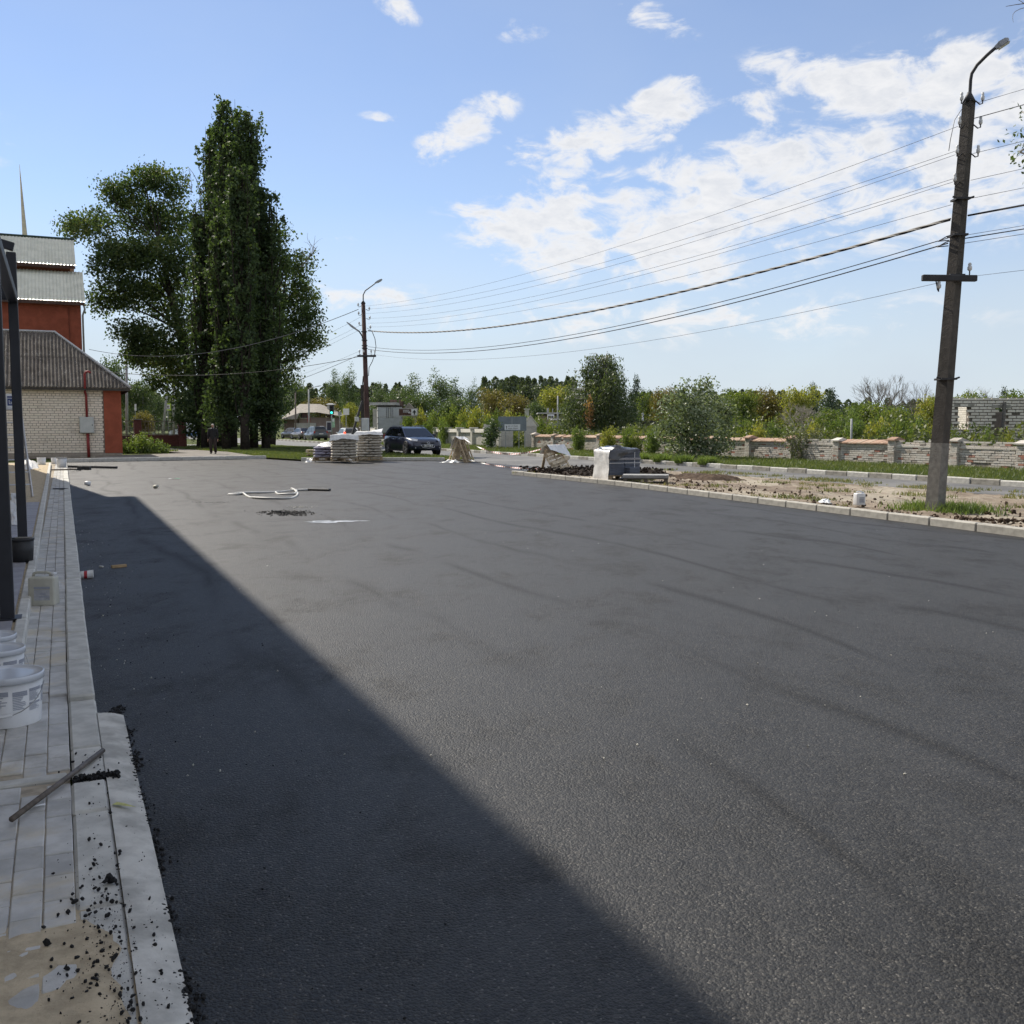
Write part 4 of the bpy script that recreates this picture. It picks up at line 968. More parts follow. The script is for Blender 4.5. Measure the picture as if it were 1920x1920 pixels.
def insulator(t, p, side, big=1.0):
    """porcelain bell on a hooked iron pin"""
    p = Vector(p); s = Vector(side).normalized(); m = MB().sh(True); q = p + s * .16 * big
    m.tube([p, p + s * .1 * big + Vector((0, 0, -.07)), q + Vector((0, 0, -.06)), q + Vector((0, 0, .03))], .012, 5); pin = m.build("hook", M_STEELD, t)
    m = MB().sh(True); m.lathe([(.02, -.02), (.045 * big, .0), (.045 * big, .05), (.03 * big, .065), (.036 * big, .09), (.02, .12), (.001, .125)], 10, q + Vector((0, 0, .01)), cap=False); m.build("insulator", M_PORC, pin)
    return q + Vector((0, 0, .1))
def lamp_head(t, a, b, L=.55, up=Vector((0, 0, 1))):
    a = Vector(a); d = (Vector(b) - a).normalized(); R = d.to_track_quat('X', 'Z').to_matrix(); m = MB()
    for x, w, h in ((0, .07, .06), (.12, .12, .07), (.2, .20, .10), (.5, .22, .09), (.62, .12, .04)): pass
    pr = [(0, .035, .03), (.14, .05, .04), (.22, .085, .05), (.52, .09, .04), (.64, .05, .018)]
    vs = []
    for x, w, h in pr:
        for y, z in ((-w, -h), (w, -h), (w * .8, h), (-w * .8, h)): vs.append(a + R @ Vector((x * L / .64, y, z)))
    fs = [(3, 2, 1, 0), (16, 17, 18, 19)] + [(i * 4 + k, i * 4 + (k + 1) % 4, i * 4 + 4 + (k + 1) % 4, i * 4 + 4 + k) for i in range(4) for k in range(4)]
    m._add(vs, fs); h = m.build("lamp_head", M_LAMP, t)
    m = MB(); c = a + R @ Vector((.36 * L / .64, 0, -.052)); m.bbox(c, (.2, .12, .015), .004, R); m.build("lens", M("lamp_lens", (.5, .5, .48), .2, .05), h)

WIRES_R = []; HOOKS_L = []
def right_pole():
    base = G(1752, 958, .1); t = empty("utility_pole", base, 0, "leaning tapered concrete pole with street lamp and crossarm on the dirt strip", "pole")
    top = D(1817, 190, base.y) - base; m = MB(); k = 1.25 / top.z
    def at(f): return top * f
    a0 = Vector((-.0, 0, -.15)); taper_post(m, at(k), top, .225, .155, .235, .16, .62); m.build("shaft", M_POLE, t)
    m = MB(); taper_post(m, a0, at(k) , .248, .227, .258, .237, .62); m.build("whitewashed_base", M_POLEW, t)
    # groove along the lit face
    # lamp bracket
    pts = [D(1815, 215, base.y + .02), D(1818, 185, base.y), D(1820, 150, base.y), D(1822, 138, base.y - .02), D(1832, 122, base.y - .05), D(1850, 104, base.y - .1), D(1866, 90, base.y - .15)]
    m = MB().sh(True); m.tube([p - base for p in pts], .030, 8); m.build("lamp_arm", M_STEELD, t)
    lamp_head(t, pts[-1] - base, D(1884, 78, base.y - .2) - base, .24)
    m = MB().sh(True); m.lathe([(.12, -.02), (.05, .12), (.035, .16)], 8, top + Vector((0, 0, .0))); m.build("arm_cone", M_STEELD, t)
    # crossarm
    ca = D(1729, 521, base.y - .18) - base; cb = D(1831, 522, base.y - .18) - base
    m = MB(); R = (cb - ca).to_track_quat('X', 'Z').to_matrix(); m.bbox((ca + cb) / 2, ((cb - ca).length, .1, .11), .012, R); m.build("crossarm", M_STEELD, t)
    insulator(t, cb + Vector((-.13, 0, .0)), (0.01, 0, 1), .9); insulator(t, ca + Vector((.25, 0, -.05)), (.4, 0, -1), .9)
    # clamps
    for py in (385, 450, 523, 712):
        f = (800 - py) / 610.0; z = CAM_H + (800 - py) / F_PX * base.y - base.z; f = z / top.z; c = top * f; w = .262 - .077 * f
        m = MB(); m.box(c, (w + .05, w + .09, .035)); m.build("clamp_band", M_STEELD, t)
        if py in (385, 712):
            m = MB(); m.tube([c + Vector((-w / 2 - .09, -.1, .03)), c + Vector((-w / 2, -.12, 0)), c + Vector((w / 2, -.12, 0)), c + Vector((w / 2 + .09, -.1, .03))], .018, 5); m.build("step_iron", M_STEELD, t)
    hooks = []
    for py, sides in ((195, (-1, 1)), (237, (-1, 1)), (288, (-1, 1)), (338, (-1,)), ):
        z = CAM_H + (800 - py) / F_PX * base.y - base.z; c = top * (z / top.z); w = .20
        for s in sides: hooks.append(base + insulator(t, c + Vector((s * w / 2 * .8, -.06, -.16)), (s, -.4, 0), .72))
    for py in (450, 460):
        z = CAM_H + (800 - py) / F_PX * base.y - base.z; c = top * (z / top.z)
        m = MB().sh(True); m.tube([c + Vector((-.13, -.1, 0)), c + Vector((-.28, -.2, -.05)), c + Vector((-.4, -.1, -.12)), c + Vector((-.2, -.1, -.1))], .01, 5); m.build("tie_wire", M_STEELD, t)
    # loose jumper wire
    m = MB().sh(True); m.tube([D(1803, 205, base.y - .2) - base, D(1790, 225, base.y - .3) - base, D(1782, 262, base.y - .3) - base, D(1779, 283, base.y - .2) - base], .006, 4); m.build("jumper_wire", M_WIREA, t)
    return t, base, top
RP, RPB, RPT = right_pole()
def mid_pole():
    base = Vector((-7.42, 52.0, .0)); t = empty("utility_pole", base, 0, "reddish pole with two street lamps and crossarm behind the sack pallets", "pole")
    top = D(681, 569, base.y) - base
    m = MB().sh(True); m.tube([(0, 0, -.2), top * .3, top], [.15, .135, .10], 10); m.build("shaft", M_RUST, t)
    m = MB().sh(True); m.lathe([(.13, 0), (.05, .12), (.02, .16)], 8, top); m.build("arm_cone", M_STEELD, t)
    def P(x, y, dy=0.0): return D(x, y, base.y + dy) - base
    m = MB().sh(True); m.tube([P(681, 567), P(681, 553), P(685, 545), P(700, 534), P(709, 527)], .028, 6); m.build("lamp_arm", M_STEELD, t)
    lamp_head(t, P(703, 531), P(714, 525), .42)
    m = MB().sh(True); m.tube([P(681, 640), P(679, 630), P(674, 622), P(669, 618)], .035, 6); m.build("lamp_arm", M_STEELD, t)
    lamp_head(t, P(672, 621), P(654, 607), .75)
    a, b = P(670, 668, -.15), P(705, 667, -.15); m = MB(); m.bbox((a + b) / 2, ((b - a).length, .1, .1), .01); m.build("crossarm", M_STEELD, t)
    for x in (674, 682, 696, 703): insulator(t, P(x, 666, -.15), (0, 0, 1), .9)
    for x, y, s in ((678, 573, -1), (679, 589, -1), (680, 608, -1), (686, 580, 1), (687, 597, 1), (688, 615, 1)): insulator(t, P(x, y), (s, 0, 0), 1.1)
    for y in (622, 638, 648, 653): 
        f = (P(683, y).z) / top.z; m = MB(); m.box(top * f, (.27, .27, .04)); m.build("clamp_band", M_STEELD, t)
    m = MB().sh(True); m.tube([P(697, 620), P(703, 635), P(705, 650), P(702, 666), P(698, 678), P(692, 689), P(691, 705)], .018, 5); m.build("drop_cable", M_CABLE, t)
    m = MB().sh(True); m.tube([P(681, 705), P(680, 720), P(683, 735), P(690, 735), P(696, 728), P(697, 738), P(693, 745), P(689, 730), P(686, 715)], .03, 5); m.build("cable_coil", M_CABLE, t)
    # concrete stub beside it, cabinet and strut
    m = MB(); taper_post(m, P(684, 862, .35), P(681, 722, .35), .30, .24); m.build("concrete_stub", M_POLE, t)
    m = MB(); m.bbox(P(685, 796, -.28), (.36, .25, .66), .02); c = m.build("meter_cabinet", M("pole_cabinet", (.50, .52, .52), .5, .06), t)
    m = MB(); m.tube([P(687, 808, -.26), P(688, 860, -.2)], .03, 6); m.build("cabinet_conduit", M_STEELD, c)
    m = MB(); taper_post(m, P(657, 826, -.4), P(679, 752, -.1), .10, .10); m.build("strut", M_STEELD, t)
    m = MB(); m.bbox(P(669, 786, -.3), (.20, .16, .24), .02, .3); m.build("junction_box", M("junction", (.52, .53, .52), .5, .06), t)
    return t, base, top
MP, MPB, MPT = mid_pole()

def wire(a, b, sag, r, label, mat=None, n=26, name="overhead_wire", twist=0):
    a = Vector(a); b = Vector(b); pts = []
    for k in range(n + 1):
        t = k / n; p = a.lerp(b, t); p.z -= 4 * sag * t * (1 - t); pts.append(p)
    m = MB()
    if twist:
        for ph in range(twist):
            q = []
            for k in range(n * 8 + 1):
                t = k / (n * 8); p = a.lerp(b, t); p.z -= 4 * sag * t * (1 - t); an = t * (b - a).length * 4.0 + ph * 6.283 / twist; q.append(p + Vector((math.cos(an), 0, math.sin(an))) * r)
            m.tube(q, r * .95, 4)
    else: m.tube(pts, r * (.72 if r < .0075 else 1), 5)
    o = m.build(name, mat or M_WIREA); tag(o, label, "wire", "overhead lines"); return o
def span():
    yb, ya = RPB.y, MPB.y
    # (y on the mid pole, y on the right pole, x offsets, sag, radius)
    rows = [("thin top wire slung from the lamp top between the two poles", 574, 237, .55, .006, 0), ("second thin wire below the top one between the poles", 580, 283, .55, .006, 0),
            ("third thin wire between the poles, paired just under the second", 588, 290, .6, .006, 0), ("fourth thin wire between the poles crossing the white clouds", 597, 335, .6, .006, 0),
            ("fifth thin wire between the poles, paired under the fourth", 606, 341, .6, .006, 0), ("sixth thin wire ending at the upper steel band", 613, 384, .55, .006, 0),
            ("thick twisted cable sagging between the two poles", 620, 411, .75, .016, 3), ("black cable pair's upper line below the twisted cable", 650, 446, .85, .009, 0),
            ("black cable pair's lower line below the twisted cable", 655, 456, .85, .012, 0), ("lowest thin wire running to the right pole's crossarm", 663, 531, .75, .006, 0)]
    for lab, y0, y1, sag, r, tw in rows:
        a = D(684 + (y0 > 600) * 6, y0, ya); b = D(1796 - (y1 - 237) * .085 if y1 < 500 else 1757, y1, yb); wire(a, b, sag, r, lab, M_CABLE if r > .008 else None, twist=tw)
    # onward to the next pole, out of the picture to the right
    nxt = Vector((RPB.x + 13.5, RPB.y - 27, 0))
    ons = [(193, 1832, 7.6, .006, "topmost onward wire from the right pole to the picture edge"), (222, 1826, 7.25, .008, "onward wire leaving the second insulators of the right pole"), (288, 1824, 6.85, .006, "onward wire leaving the third insulators of the right pole"),
           (338, 1820, 6.4, .006, "onward wire leaving the fourth insulators of the right pole"), (373, 1816, 6.1, .006, "onward thin wire at the upper steel band of the right pole"), (404, 1815, 5.85, .018, "thick onward cable leaving the right pole"),
           (441, 1810, 5.5, .006, "upper of three low onward lines at the right pole"), (447, 1809, 5.4, .010, "middle of three low onward lines at the right pole"), (456, 1808, 5.3, .007, "lower of three low onward lines at the right pole"), (517, 1832, 4.7, .005, "onward wire leaving the right pole's crossarm end")]
    for y, x, z, r, lab in ons: wire(D(x, y, yb), Vector((nxt.x, nxt.y, z)), .35, r, lab, M_CABLE if r > .008 else None)
    far = Vector((-36, 112, 7.2))
    for y0, z, lab, r in ((576, 8.2, "thick service cable from the red pole towards the outbuilding side", .016), (594, 7.0, "upper thin wire from the red pole past the poplars", .007), (609, 6.5, "middle thin wire from the red pole past the poplars", .007), (617, 6.0, "lower thin wire from the red pole past the poplars", .007), (657, 5.2, "low thin wire from the red pole past the poplars", .007), (664, 4.6, "lowest thick wire from the red pole past the poplars", .012)):
        if r == .016: continue
        wire(D(677, y0, ya), Vector((far.x, far.y, z)), .9, r, lab)
    wire(D(672, 580, ya), D(167, 655, 71.6), 1.25, .016, "pale service cable from the red pole across the poplars to the outbuilding", M_WIREA)
    wire(D(676, 668, ya), D(172, 695, 52.1), .55, .014, "dark service cable from the red pole to the red conduit bend", M_CABLE)
span()

def plain_pole(px, ytop, ybase_z, depth, r0, r1, label, mat, lean=0.0, arm=None, lampd=None):
    b = D(px, 800, depth); b.z = 0; t = empty("lamp_post" if lampd else "utility_pole", b, 0, label, "pole"); top = D(px + lean, ytop, depth) - b
    m = MB().sh(True); m.tube([(0, 0, -.2), top], [r0, r1], 8); m.build("shaft", mat, t)
    if arm: m = MB(); c = D(px + lean * .8, arm, depth) - b; m.box(c, (1.7, .12, .12)); m.build("crossarm", M_STEELD, t)
    if lampd:
        e = top + Vector((lampd, 0, .35)); m = MB().sh(True); m.tube([top - Vector((0, 0, .2)), top + Vector((.1, 0, .05)), e], .04, 6); m.build("lamp_arm", mat, t); lamp_head(t, e, e + Vector((lampd, 0, .15)), .7)
    return t
M_GREYPOLE = M("galvanised_pole", (.33, .34, .34), .6, .12, 3)
plain_pole(237, 655, 0, 96, .16, .11, "grey concrete pole just right of the outbuilding eave", M_GREYPOLE)
plain_pole(325, 676, 0, 112, .16, .11, "upright of the braced pole pair left of the big trees", M_GREYPOLE, 0, 714)
plain_pole(303, 683, 0, 111.6, .16, .12, "slanting strut pole leaning on the braced pair left of the big trees", M_GREYPOLE, 15, None)
plain_pole(268, 742, 0, 120, .08, .06, "thin grey post between the outbuilding and the braced poles", M_GREYPOLE)
plain_pole(579, 730, 0, 128, .12, .09, "grey lamp post with a flat arm over the cafe roof", M_GREYPOLE, 0, None, .9)
plain_pole(554, 733, 0, 133, .11, .09, "slim brown pole in front of the cafe", M("brown_pole", (.16, .13, .11), .8), 0, None)
plain_pole(1046, 742, 0, 84, .09, .06, "slim grey mast behind the brick wall beside the weeping birch", M_GREYPOLE)
plain_pole(1597, 785, 0, 47, .05, .05, "short grey post in the bushes behind the brick wall", M_GREYPOLE)
# ------------------------------------------------------------------ old brick wall along the verge
M_BROLD = None
def old_brick():
    t = NT("weathered_white_brick"); w = t.coord('World'); r = t.rnd()
    k = t.ramp(r, [(0, (.34, .30, .255)), (.25, (.52, .49, .44)), (.6, (.60, .57, .52)), (.93, (.56, .50, .44)), (.955, (.40, .20, .15)), (1, (.34, .16, .12))])
    k = t.mix(t.mr(t.noise(w, .8, 6, .7), .5, .72, 0, .55), k, (.25, .22, .185))
    k = t.mix(t.mr(t.noise(w, 7, 5, .7), .6, .72, 0, .6), k, (.12, .10, .085))
    return t.set(col=k, rough=.95, spec=.12, normal=t.bump(t.noise(w, 40, 5, .7), .7, .012))
M_BROLD = old_brick()
M_COPE = brick_mat("red_coping_tile", (.36, .23, .165), (.42, .29, .21), (.42, .34, .26), .45)
M_PLASTER = M("grey_plaster", (.46, .445, .40), .9, .16, 1.6, bump=.3, bscale=20, spec=.15, coord='World')
M_PLASTERL = M("pale_plaster", (.58, .56, .50), .9, .12, 1.6, bump=.3, bscale=20, spec=.15, coord='World')
WV = 32.0
def brick_wall():
    piers = [25.75 - 3.25 * k for k in range(3, 0, -1)] + [25.75, 28.75, 32.0, 35.3, 38.5, 41.7, 44.9, 48.0, 51.0, 53.9, 57.2, 60.3, 63.8, 67.0]
    rng = random.Random(21); ind = 0
    parts = []
    wall = empty("brick_boundary_wall", W(46, WV), 0, "long crumbling white brick wall with red coping behind the verge", "wall"); inv = wall.location.copy()
    m = MB()
    for a, b in zip(piers[:-1], piers[1:]):
        m.prism([W(a, WV + .06, 0) - inv, W(b, WV + .06, 0) - inv, W(b, WV + .30, 0) - inv, W(a, WV + .30, 0) - inv], (0, 0, .93))
    m.build("wall_core", M("old_mortar", (.26, .23, .20), .95, .25, 5, spec=.1, coord='World'), wall)
    budget = {25.75: 60, 28.75: 60, 32.0: 60, 35.3: 50, 22.5: 30}
    for i, (a, b) in enumerate(zip(piers[:-1], piers[1:])):
        L = b - a - .36
        hole = ()
        if a == 32.0: hole = ((2.55, 2.95, 0, .14),)
        if a == 25.75: hole = ((.6, 1.35, 0, .26),)
        if a == 28.75: hole = ((2.3, 2.8, 0, .12),)
        # seen from the street: s runs towards us (-u)
        brick_field(wall, W(b - .18, WV + .06, 0.0) - inv, -UD, (0, 0, 1), -VD, L, .93, .30, .093, M_BROLD, budget.get(a, 0), openings=hole, joint=.018, depth=.04, seed=30 + i, miss=.012, rough=.010, order=lambda c: abs(c[1] - .5))
        coped = i in (5, 7, 8, 9, 12, 13, 14) or (i > 9 and rng.random() < .9)
        # string course under the coping
        m = MB(); m.prism([W(a + .18, WV + .0, .80) - inv, W(b - .18, WV + .0, .80) - inv, W(b - .18, WV + .05, .80) - inv, W(a + .18, WV + .05, .80) - inv], (0, 0, .075)); m.build("string_course", M_BROLD, wall)
        if coped:
            n = max(3, int(L / .26)); 
            for k in range(n):
                if rng.random() < (.12 if a > 40 else .0): continue
                c0 = b - .18 - L * (k + .5) / n; w_ = L / n - .012; tilt = rng.uniform(-.03, .03)
                o = MB(); p = W(c0, WV + .17, 1.0 + rng.uniform(-.008, .008)) - inv
                o.prism([Vector((-w_ / 2, -.24, -.045)), Vector((-w_ / 2, .24, .09)), Vector((-w_ / 2, .24, .03)), Vector((-w_ / 2, -.24, -.095))][::-1], (w_, 0, 0))
                ob = o.build("coping_tile", M_COPE, wall, p, (0, tilt, ST + math.pi / 2 + math.pi))
        else:
            brick_field(wall, W(b - .18, WV + .07, .93) - inv, -UD, (0, 0, 1), -VD, L, .16, .262, .0775, M_BROLD, 0, depth=.03, seed=60 + i, miss=.25, rough=.02)
    for i, a in enumerate(piers):
        ph = 1.06 if i % 3 else 1.0
        m = MB(); m.prism([W(a - .17, WV - .06, 0) - inv, W(a + .17, WV - .06, 0) - inv, W(a + .17, WV + .38, 0) - inv, W(a - .17, WV + .38, 0) - inv], (0, 0, ph)); p = m.build("pier", M("pier_mortar", (.28, .25, .22), .95, .2, 5), wall)
        brick_field(p, W(a + .18, WV - .06, 0) - inv, -UD, (0, 0, 1), -VD, .36, ph, .25, .0775, M_BROLD, 0, depth=.03, seed=90 + i, rough=.006)
        brick_field(p, W(a - .17, WV - .07, 0) - inv, VD, (0, 0, 1), -UD, .44, ph, .25, .0775, M_BROLD, 0, depth=.02, seed=120 + i, rough=.006)
        m = MB(); c = W(a, WV + .16, ph + .05) - inv; R = Matrix.Rotation(ST + math.pi / 2, 3, 'Z')
        m._add([c + R @ Vector(v) for v in ((-.24, -.32, -.05), (.24, -.32, -.05), (.24, .32, -.05), (-.24, .32, -.05), (-.24, -.32, .0), (.24, -.32, .0), (.24, .32, .0), (-.24, .32, .0), (-.20, 0, .11), (.20, 0, .11))],
               [(3, 2, 1, 0), (0, 1, 5, 4), (2, 3, 7, 6), (1, 2, 6, 9, 5), (3, 0, 4, 8, 7), (4, 5, 9, 8), (6, 7, 8, 9)])
        m.build("pier_cap", M_COPE if i in (5, 7, 8, 9, 10, 12, 13, 14, 15) else M_BROLD, p)
brick_wall()
def plaster_wall():
    t = empty("plaster_boundary_wall", W(92, WV), 0, "grey plastered panel wall with pillars behind the dark blue car", "wall"); inv = t.location.copy()
    us = [73.0, 76.0, 79.0, 82.2, 85.3, 88.4, 91.4, 94.5, 97.6, 100.7, 103.8, 107, 110, 113]
    for a, b in zip(us[:-1], us[1:]):
        m = MB(); m.prism([W(a, WV + .05, 0) - inv, W(b, WV + .05, 0) - inv, W(b, WV + .25, 0) - inv, W(a, WV + .25, 0) - inv], (0, 0, 1.22)); m.build("panel", M_PLASTER, t)
        m = MB(); m.prism([W(a + .2, WV - .06, 1.16) - inv, W(b - .2, WV - .06, 1.16) - inv, W(b - .2, WV + .02, 1.46) - inv, W(a + .2, WV + .02, 1.46) - inv], VD * .28); m.build("coping", M_PLASTERL, t)
    for u in us:
        m = MB(); m.prism([W(u - .2, WV - .12, 0) - inv, W(u + .2, WV - .12, 0) - inv, W(u + .2, WV + .36, 0) - inv, W(u - .2, WV + .36, 0) - inv], (0, 0, 1.5)); p = m.build("pillar", M_PLASTERL, t)
        m = MB(); m.prism([W(u - .26, WV - .2, 1.5) - inv, W(u + .26, WV - .2, 1.5) - inv, W(u + .26, WV + .44, 1.5) - inv, W(u - .26, WV + .44, 1.5) - inv], (0, 0, .1)); m.build("pillar_cap", M_PLASTERL, p)
plaster_wall()
def gate():
    t = empty("gateway", W(69.5, WV), 0, "whitewashed brick gateway with a gabled pillar between the two walls", "gateway"); inv = t.location.copy()
    wb = brick_mat("whitewashed_brick", (.58, .56, .52), (.66, .64, .60), (.62, .59, .54), .3)
    core = M("gate_mortar", (.42, .40, .37), .95)
    def pillar(px0, px1, ytop, gable, name, yb=842):
        y = 76.0; a = D(px0, yb, y); b = D(px1, yb, y); w = b.x - a.x; h = D(px0, ytop, y).z; c = (a + b) / 2 - inv
        m = MB(); m.box((c.x, c.y, h / 2), (w, .5, h)); p = m.build(name, core, t)
        brick_field(p, (c.x - w / 2, c.y - .26, 0), (1, 0, 0), (0, 0, 1), (0, -1, 0), w, h, .262, .0775, wb, 0, depth=.03, seed=int(px0), rough=.006)
        if gable:
            m = MB(); m.prism([(c.x - w / 2 - .08, c.y - .34, h), (c.x + w / 2 + .08, c.y - .34, h), (c.x, c.y - .34, h + .75)], (0, .7, 0)); m.build("gable_cap", wb, p)
            m = MB(); m.prism([(c.x - w / 2 - .16, c.y - .38, h), (c.x - w / 2 - .16, c.y - .38, h + .1), (c.x, c.y - .38, h + .86), (c.x, c.y - .38, h + .76)], (0, .78, 0)); m.prism([(c.x, c.y - .38, h + .76), (c.x, c.y - .38, h + .86), (c.x + w / 2 + .16, c.y - .38, h + .1), (c.x + w / 2 + .16, c.y - .38, h)], (0, .78, 0)); m.build("gable_coping", M_BROLD, p)
    pillar(983, 1006, 800, True, "gable_pillar"); pillar(938, 962, 806, False, "pillar"); pillar(911, 930, 796, False, "pillar", 838)
    m = MB(); a = D(907, 800, 78) - inv; b = D(931, 800, 78) - inv; m.box(((a.x + b.x) / 2, a.y, D(907, 795, 78).z - .35), (b.x - a.x, .3, .7)); m.build("lintel_block", M_PLASTERL, t)
gate()
def board_sign():
    y = 73.0; b = D(960, 842, y); b.z = .07; t = empty("road_sign_board", b, 0, "large grey blank-backed sign board on two posts before the gateway", "sign")
    def P(px, py): return D(px, py, y) - b
    g = M("sign_back_grey", (.17, .20, .22), .55, .1, 2, metal=.2)
    a, c = P(934, 808), P(987, 781); m = MB(); m.box(((a.x + c.x) / 2, 0, (a.z + c.z) / 2), (c.x - a.x, .05, c.z - a.z)); m.build("board", g, t)
    for px in (936, 984): m = MB(); p = P(px, 781); m.box((p.x, .06, p.z / 2 - .05), (.08, .08, p.z + .1)); m.build("post", M_GREYPOLE, t)
    m = MB(); p = P(960, 795); m.box((p.x, -.04, p.z), (.05, .04, c.z - a.z - .05)); m.build("stiffener", M_GREYPOLE, t)
    y2 = 71.5; b2 = D(960, 842, y2); b2.z = .07; s = empty("direction_sign", b2, 0, "small white direction sign with an arrow and two lines of text", "sign")
    def Q(px, py): return D(px, py, y2) - b2
    a, c = Q(946, 806), Q(975.5, 795.5); m = MB(); m.box(((a.x + c.x) / 2, 0, (a.z + c.z) / 2), (c.x - a.x, .03, c.z - a.z)); m.build("plate", M("sign_white", (.62, .64, .66), .5, .05), s)
    for px in (948, 973): m = MB(); p = Q(px, 795); m.box((p.x, .035, p.z / 2), (.05, .05, p.z)); m.build("post", M_GREYPOLE, s)
    dk = M("sign_black", (.03, .03, .035), .6, .05); m = MB(); e = (.0, -.018)
    cx, cz = Q(949.8, 801).x, Q(949.8, 801).z; m.prism([(cx - .05, -.02, cz), (cx + .05, -.02, cz), (cx, -.02, cz + .12)], (0, .004, 0)); m.box((cx, -.018, cz - .07), (.035, .004, .14))
    m.build("arrow", dk, s)
    m = MB(); x = Q(953.5, 800).x; rng = random.Random(2)
    for zz, words in ((Q(950, 799).z, (3, 2, 6)), (Q(950, 803.2).z, (5, 7))):
        x_ = x
        for wl in words:
            for k in range(wl):
                hh = rng.choice((.075, .09, .075)); m.box((x_, -.018, zz), (.018, .004, hh)); m.box((x_ + .018, -.018, zz + rng.choice((-.03, 0, .03))), (.024, .004, .018)); x_ += .055
            x_ += .05
    m.build("lettering", dk, s)
board_sign()

# ------------------------------------------------------------------ roofless brick ruin on the right
def ruin():
    y = 46.0; a = D(1779, 745, y); t = empty("roofless_brick_building", (a.x, y, 0), 0, "roofless unfinished pale brick building with empty openings at right", "building")
    H = a.z; Wd = 9.5; mat = brick_mat("grey_silicate_brick", (.62, .58, .50), (.70, .66, .58), (.76, .71, .62), .3, (.32, .285, .24)); core = M("ruin_mortar", (.15, .13, .11), .95, .2, 5)
    def X(px): return (px - 1779) / F_PX * y
    def Z(py): return CAM_H + (800 - py) / F_PX * y
    op = [(X(1798), X(1819), Z(805), Z(763)), (X(1868), X(1887), 0, Z(765)), (6.2, 7.1, Z(805), Z(763))]
    # core built from solid pieces between the openings
    m = MB(); xs = 0
    for x0, x1, z0, z1 in op:
        m.box(((xs + x0) / 2, .19, H / 2 - .06), (x0 - xs, .3, H - .12)); m.box(((x0 + x1) / 2, .19, (H + z1) / 2 - .06), (x1 - x0, .3, H - z1 - .12))
        if z0 > 0: m.box(((x0 + x1) / 2, .19, z0 / 2), (x1 - x0, .3, z0))
        xs = x1
    m.box(((xs + Wd) / 2, .19, H / 2 - .06), (Wd - xs, .3, H - .12)); m.build("wall_core", core, t)
    brick_field(t, (0, .02, 0), (1, 0, 0), (0, 0, 1), (0, -1, 0), Wd, H, .37, .135, mat, 260, openings=op, joint=.03, depth=.03, seed=5, rough=.012, miss=.004, order=lambda c: (c[0] > 3.7, -c[1]))
    for x0, x1, z0, z1 in op:
        m = MB(); m.box(((x0 + x1) / 2, .1, z1 + .06), (x1 - x0 + .4, .24, .14)); m.build("lintel", M_KERBOLD, t)
    m = MB(); m.box((Wd / 2 + .8, 4.1, H / 2 - .3), (Wd - 1.6, .38, H - .6)); m.box((X(1836), 2.1, H / 2 - .15), (.38, 3.6, H - .3)); m.build("rear_walls", core, t)
    brick_field(t, (X(1836) + .19, .4, 0), (0, 1, 0), (0, 0, 1), (1, 0, 0), 3.4, H - .3, .262, .1, mat, 0, depth=.02, seed=6)
    brick_field(t, (X(1836) - .19, 3.8, 0), (0, -1, 0), (0, 0, 1), (-1, 0, 0), 3.4, H - .3, .262, .1, mat, 0, depth=.02, seed=8)
    m = MB(); m.box((X(1879), -.12, 1.42), (.1, .14, 2.7), Matrix.Rotation(.04, 3, 'Y')); m.build("leaning_board", M("grey_board", (.14, .13, .12), .9), t)
ruin()

# ------------------------------------------------------------------ far buildings
def house(px0, px1, ybase, yeave, yridge, depth, label, wall, roof, hip=.3, gap=None, overhang=.35, run=None, extra=None, wins=()):
    y = depth; a = D(px0, ybase, y); b = D(px1, ybase, y); t = empty("house", ((a.x + b.x) / 2, y, 0), 0, label, "house"); w = b.x - a.x; he = D(px0, yeave, y).z; hr = D(px0, yridge, y).z; dpt = run or max(5, (hr - he) * 3)
    m = MB(); m.box((0, dpt / 2, he / 2), (w, dpt, he)); m.build("wall", wall, t)
    o = overhang; x0, x1, y0, y1 = -w / 2 - o, w / 2 + o, -o, dpt + o; hx = w * hip
    m = MB(); m._add([(x0, y0, he), (x1, y0, he), (x1, y1, he), (x0, y1, he), (x0 + hx, dpt / 2, hr), (x1 - hx, dpt / 2, hr)], [(0, 1, 5, 4), (2, 3, 4, 5), (1, 2, 5), (3, 0, 4), (3, 2, 1, 0)]); m.build("roof", roof, t)
    for px, py, pw, ph in wins:
        c = D(px, py, y) - t.location; m = MB(); m.box((c.x, -.03, c.z), (pw, .1, ph)); q = m.build("window", M_PLW, t); m = MB(); m.box((c.x, -.085, c.z), (pw - .2, .02, ph - .2)); m.build("pane", M("house_pane", (.03, .035, .04), .15, .1, spec=.6), q)
    return t
M_SLATE = M("pale_slate", (.26, .235, .20), .9, .2, 2.5, bump=.3, bscale=8, bdist=.05); M_TAUPE = M("taupe_render", (.26, .20, .175), .9, .1, 1.5)
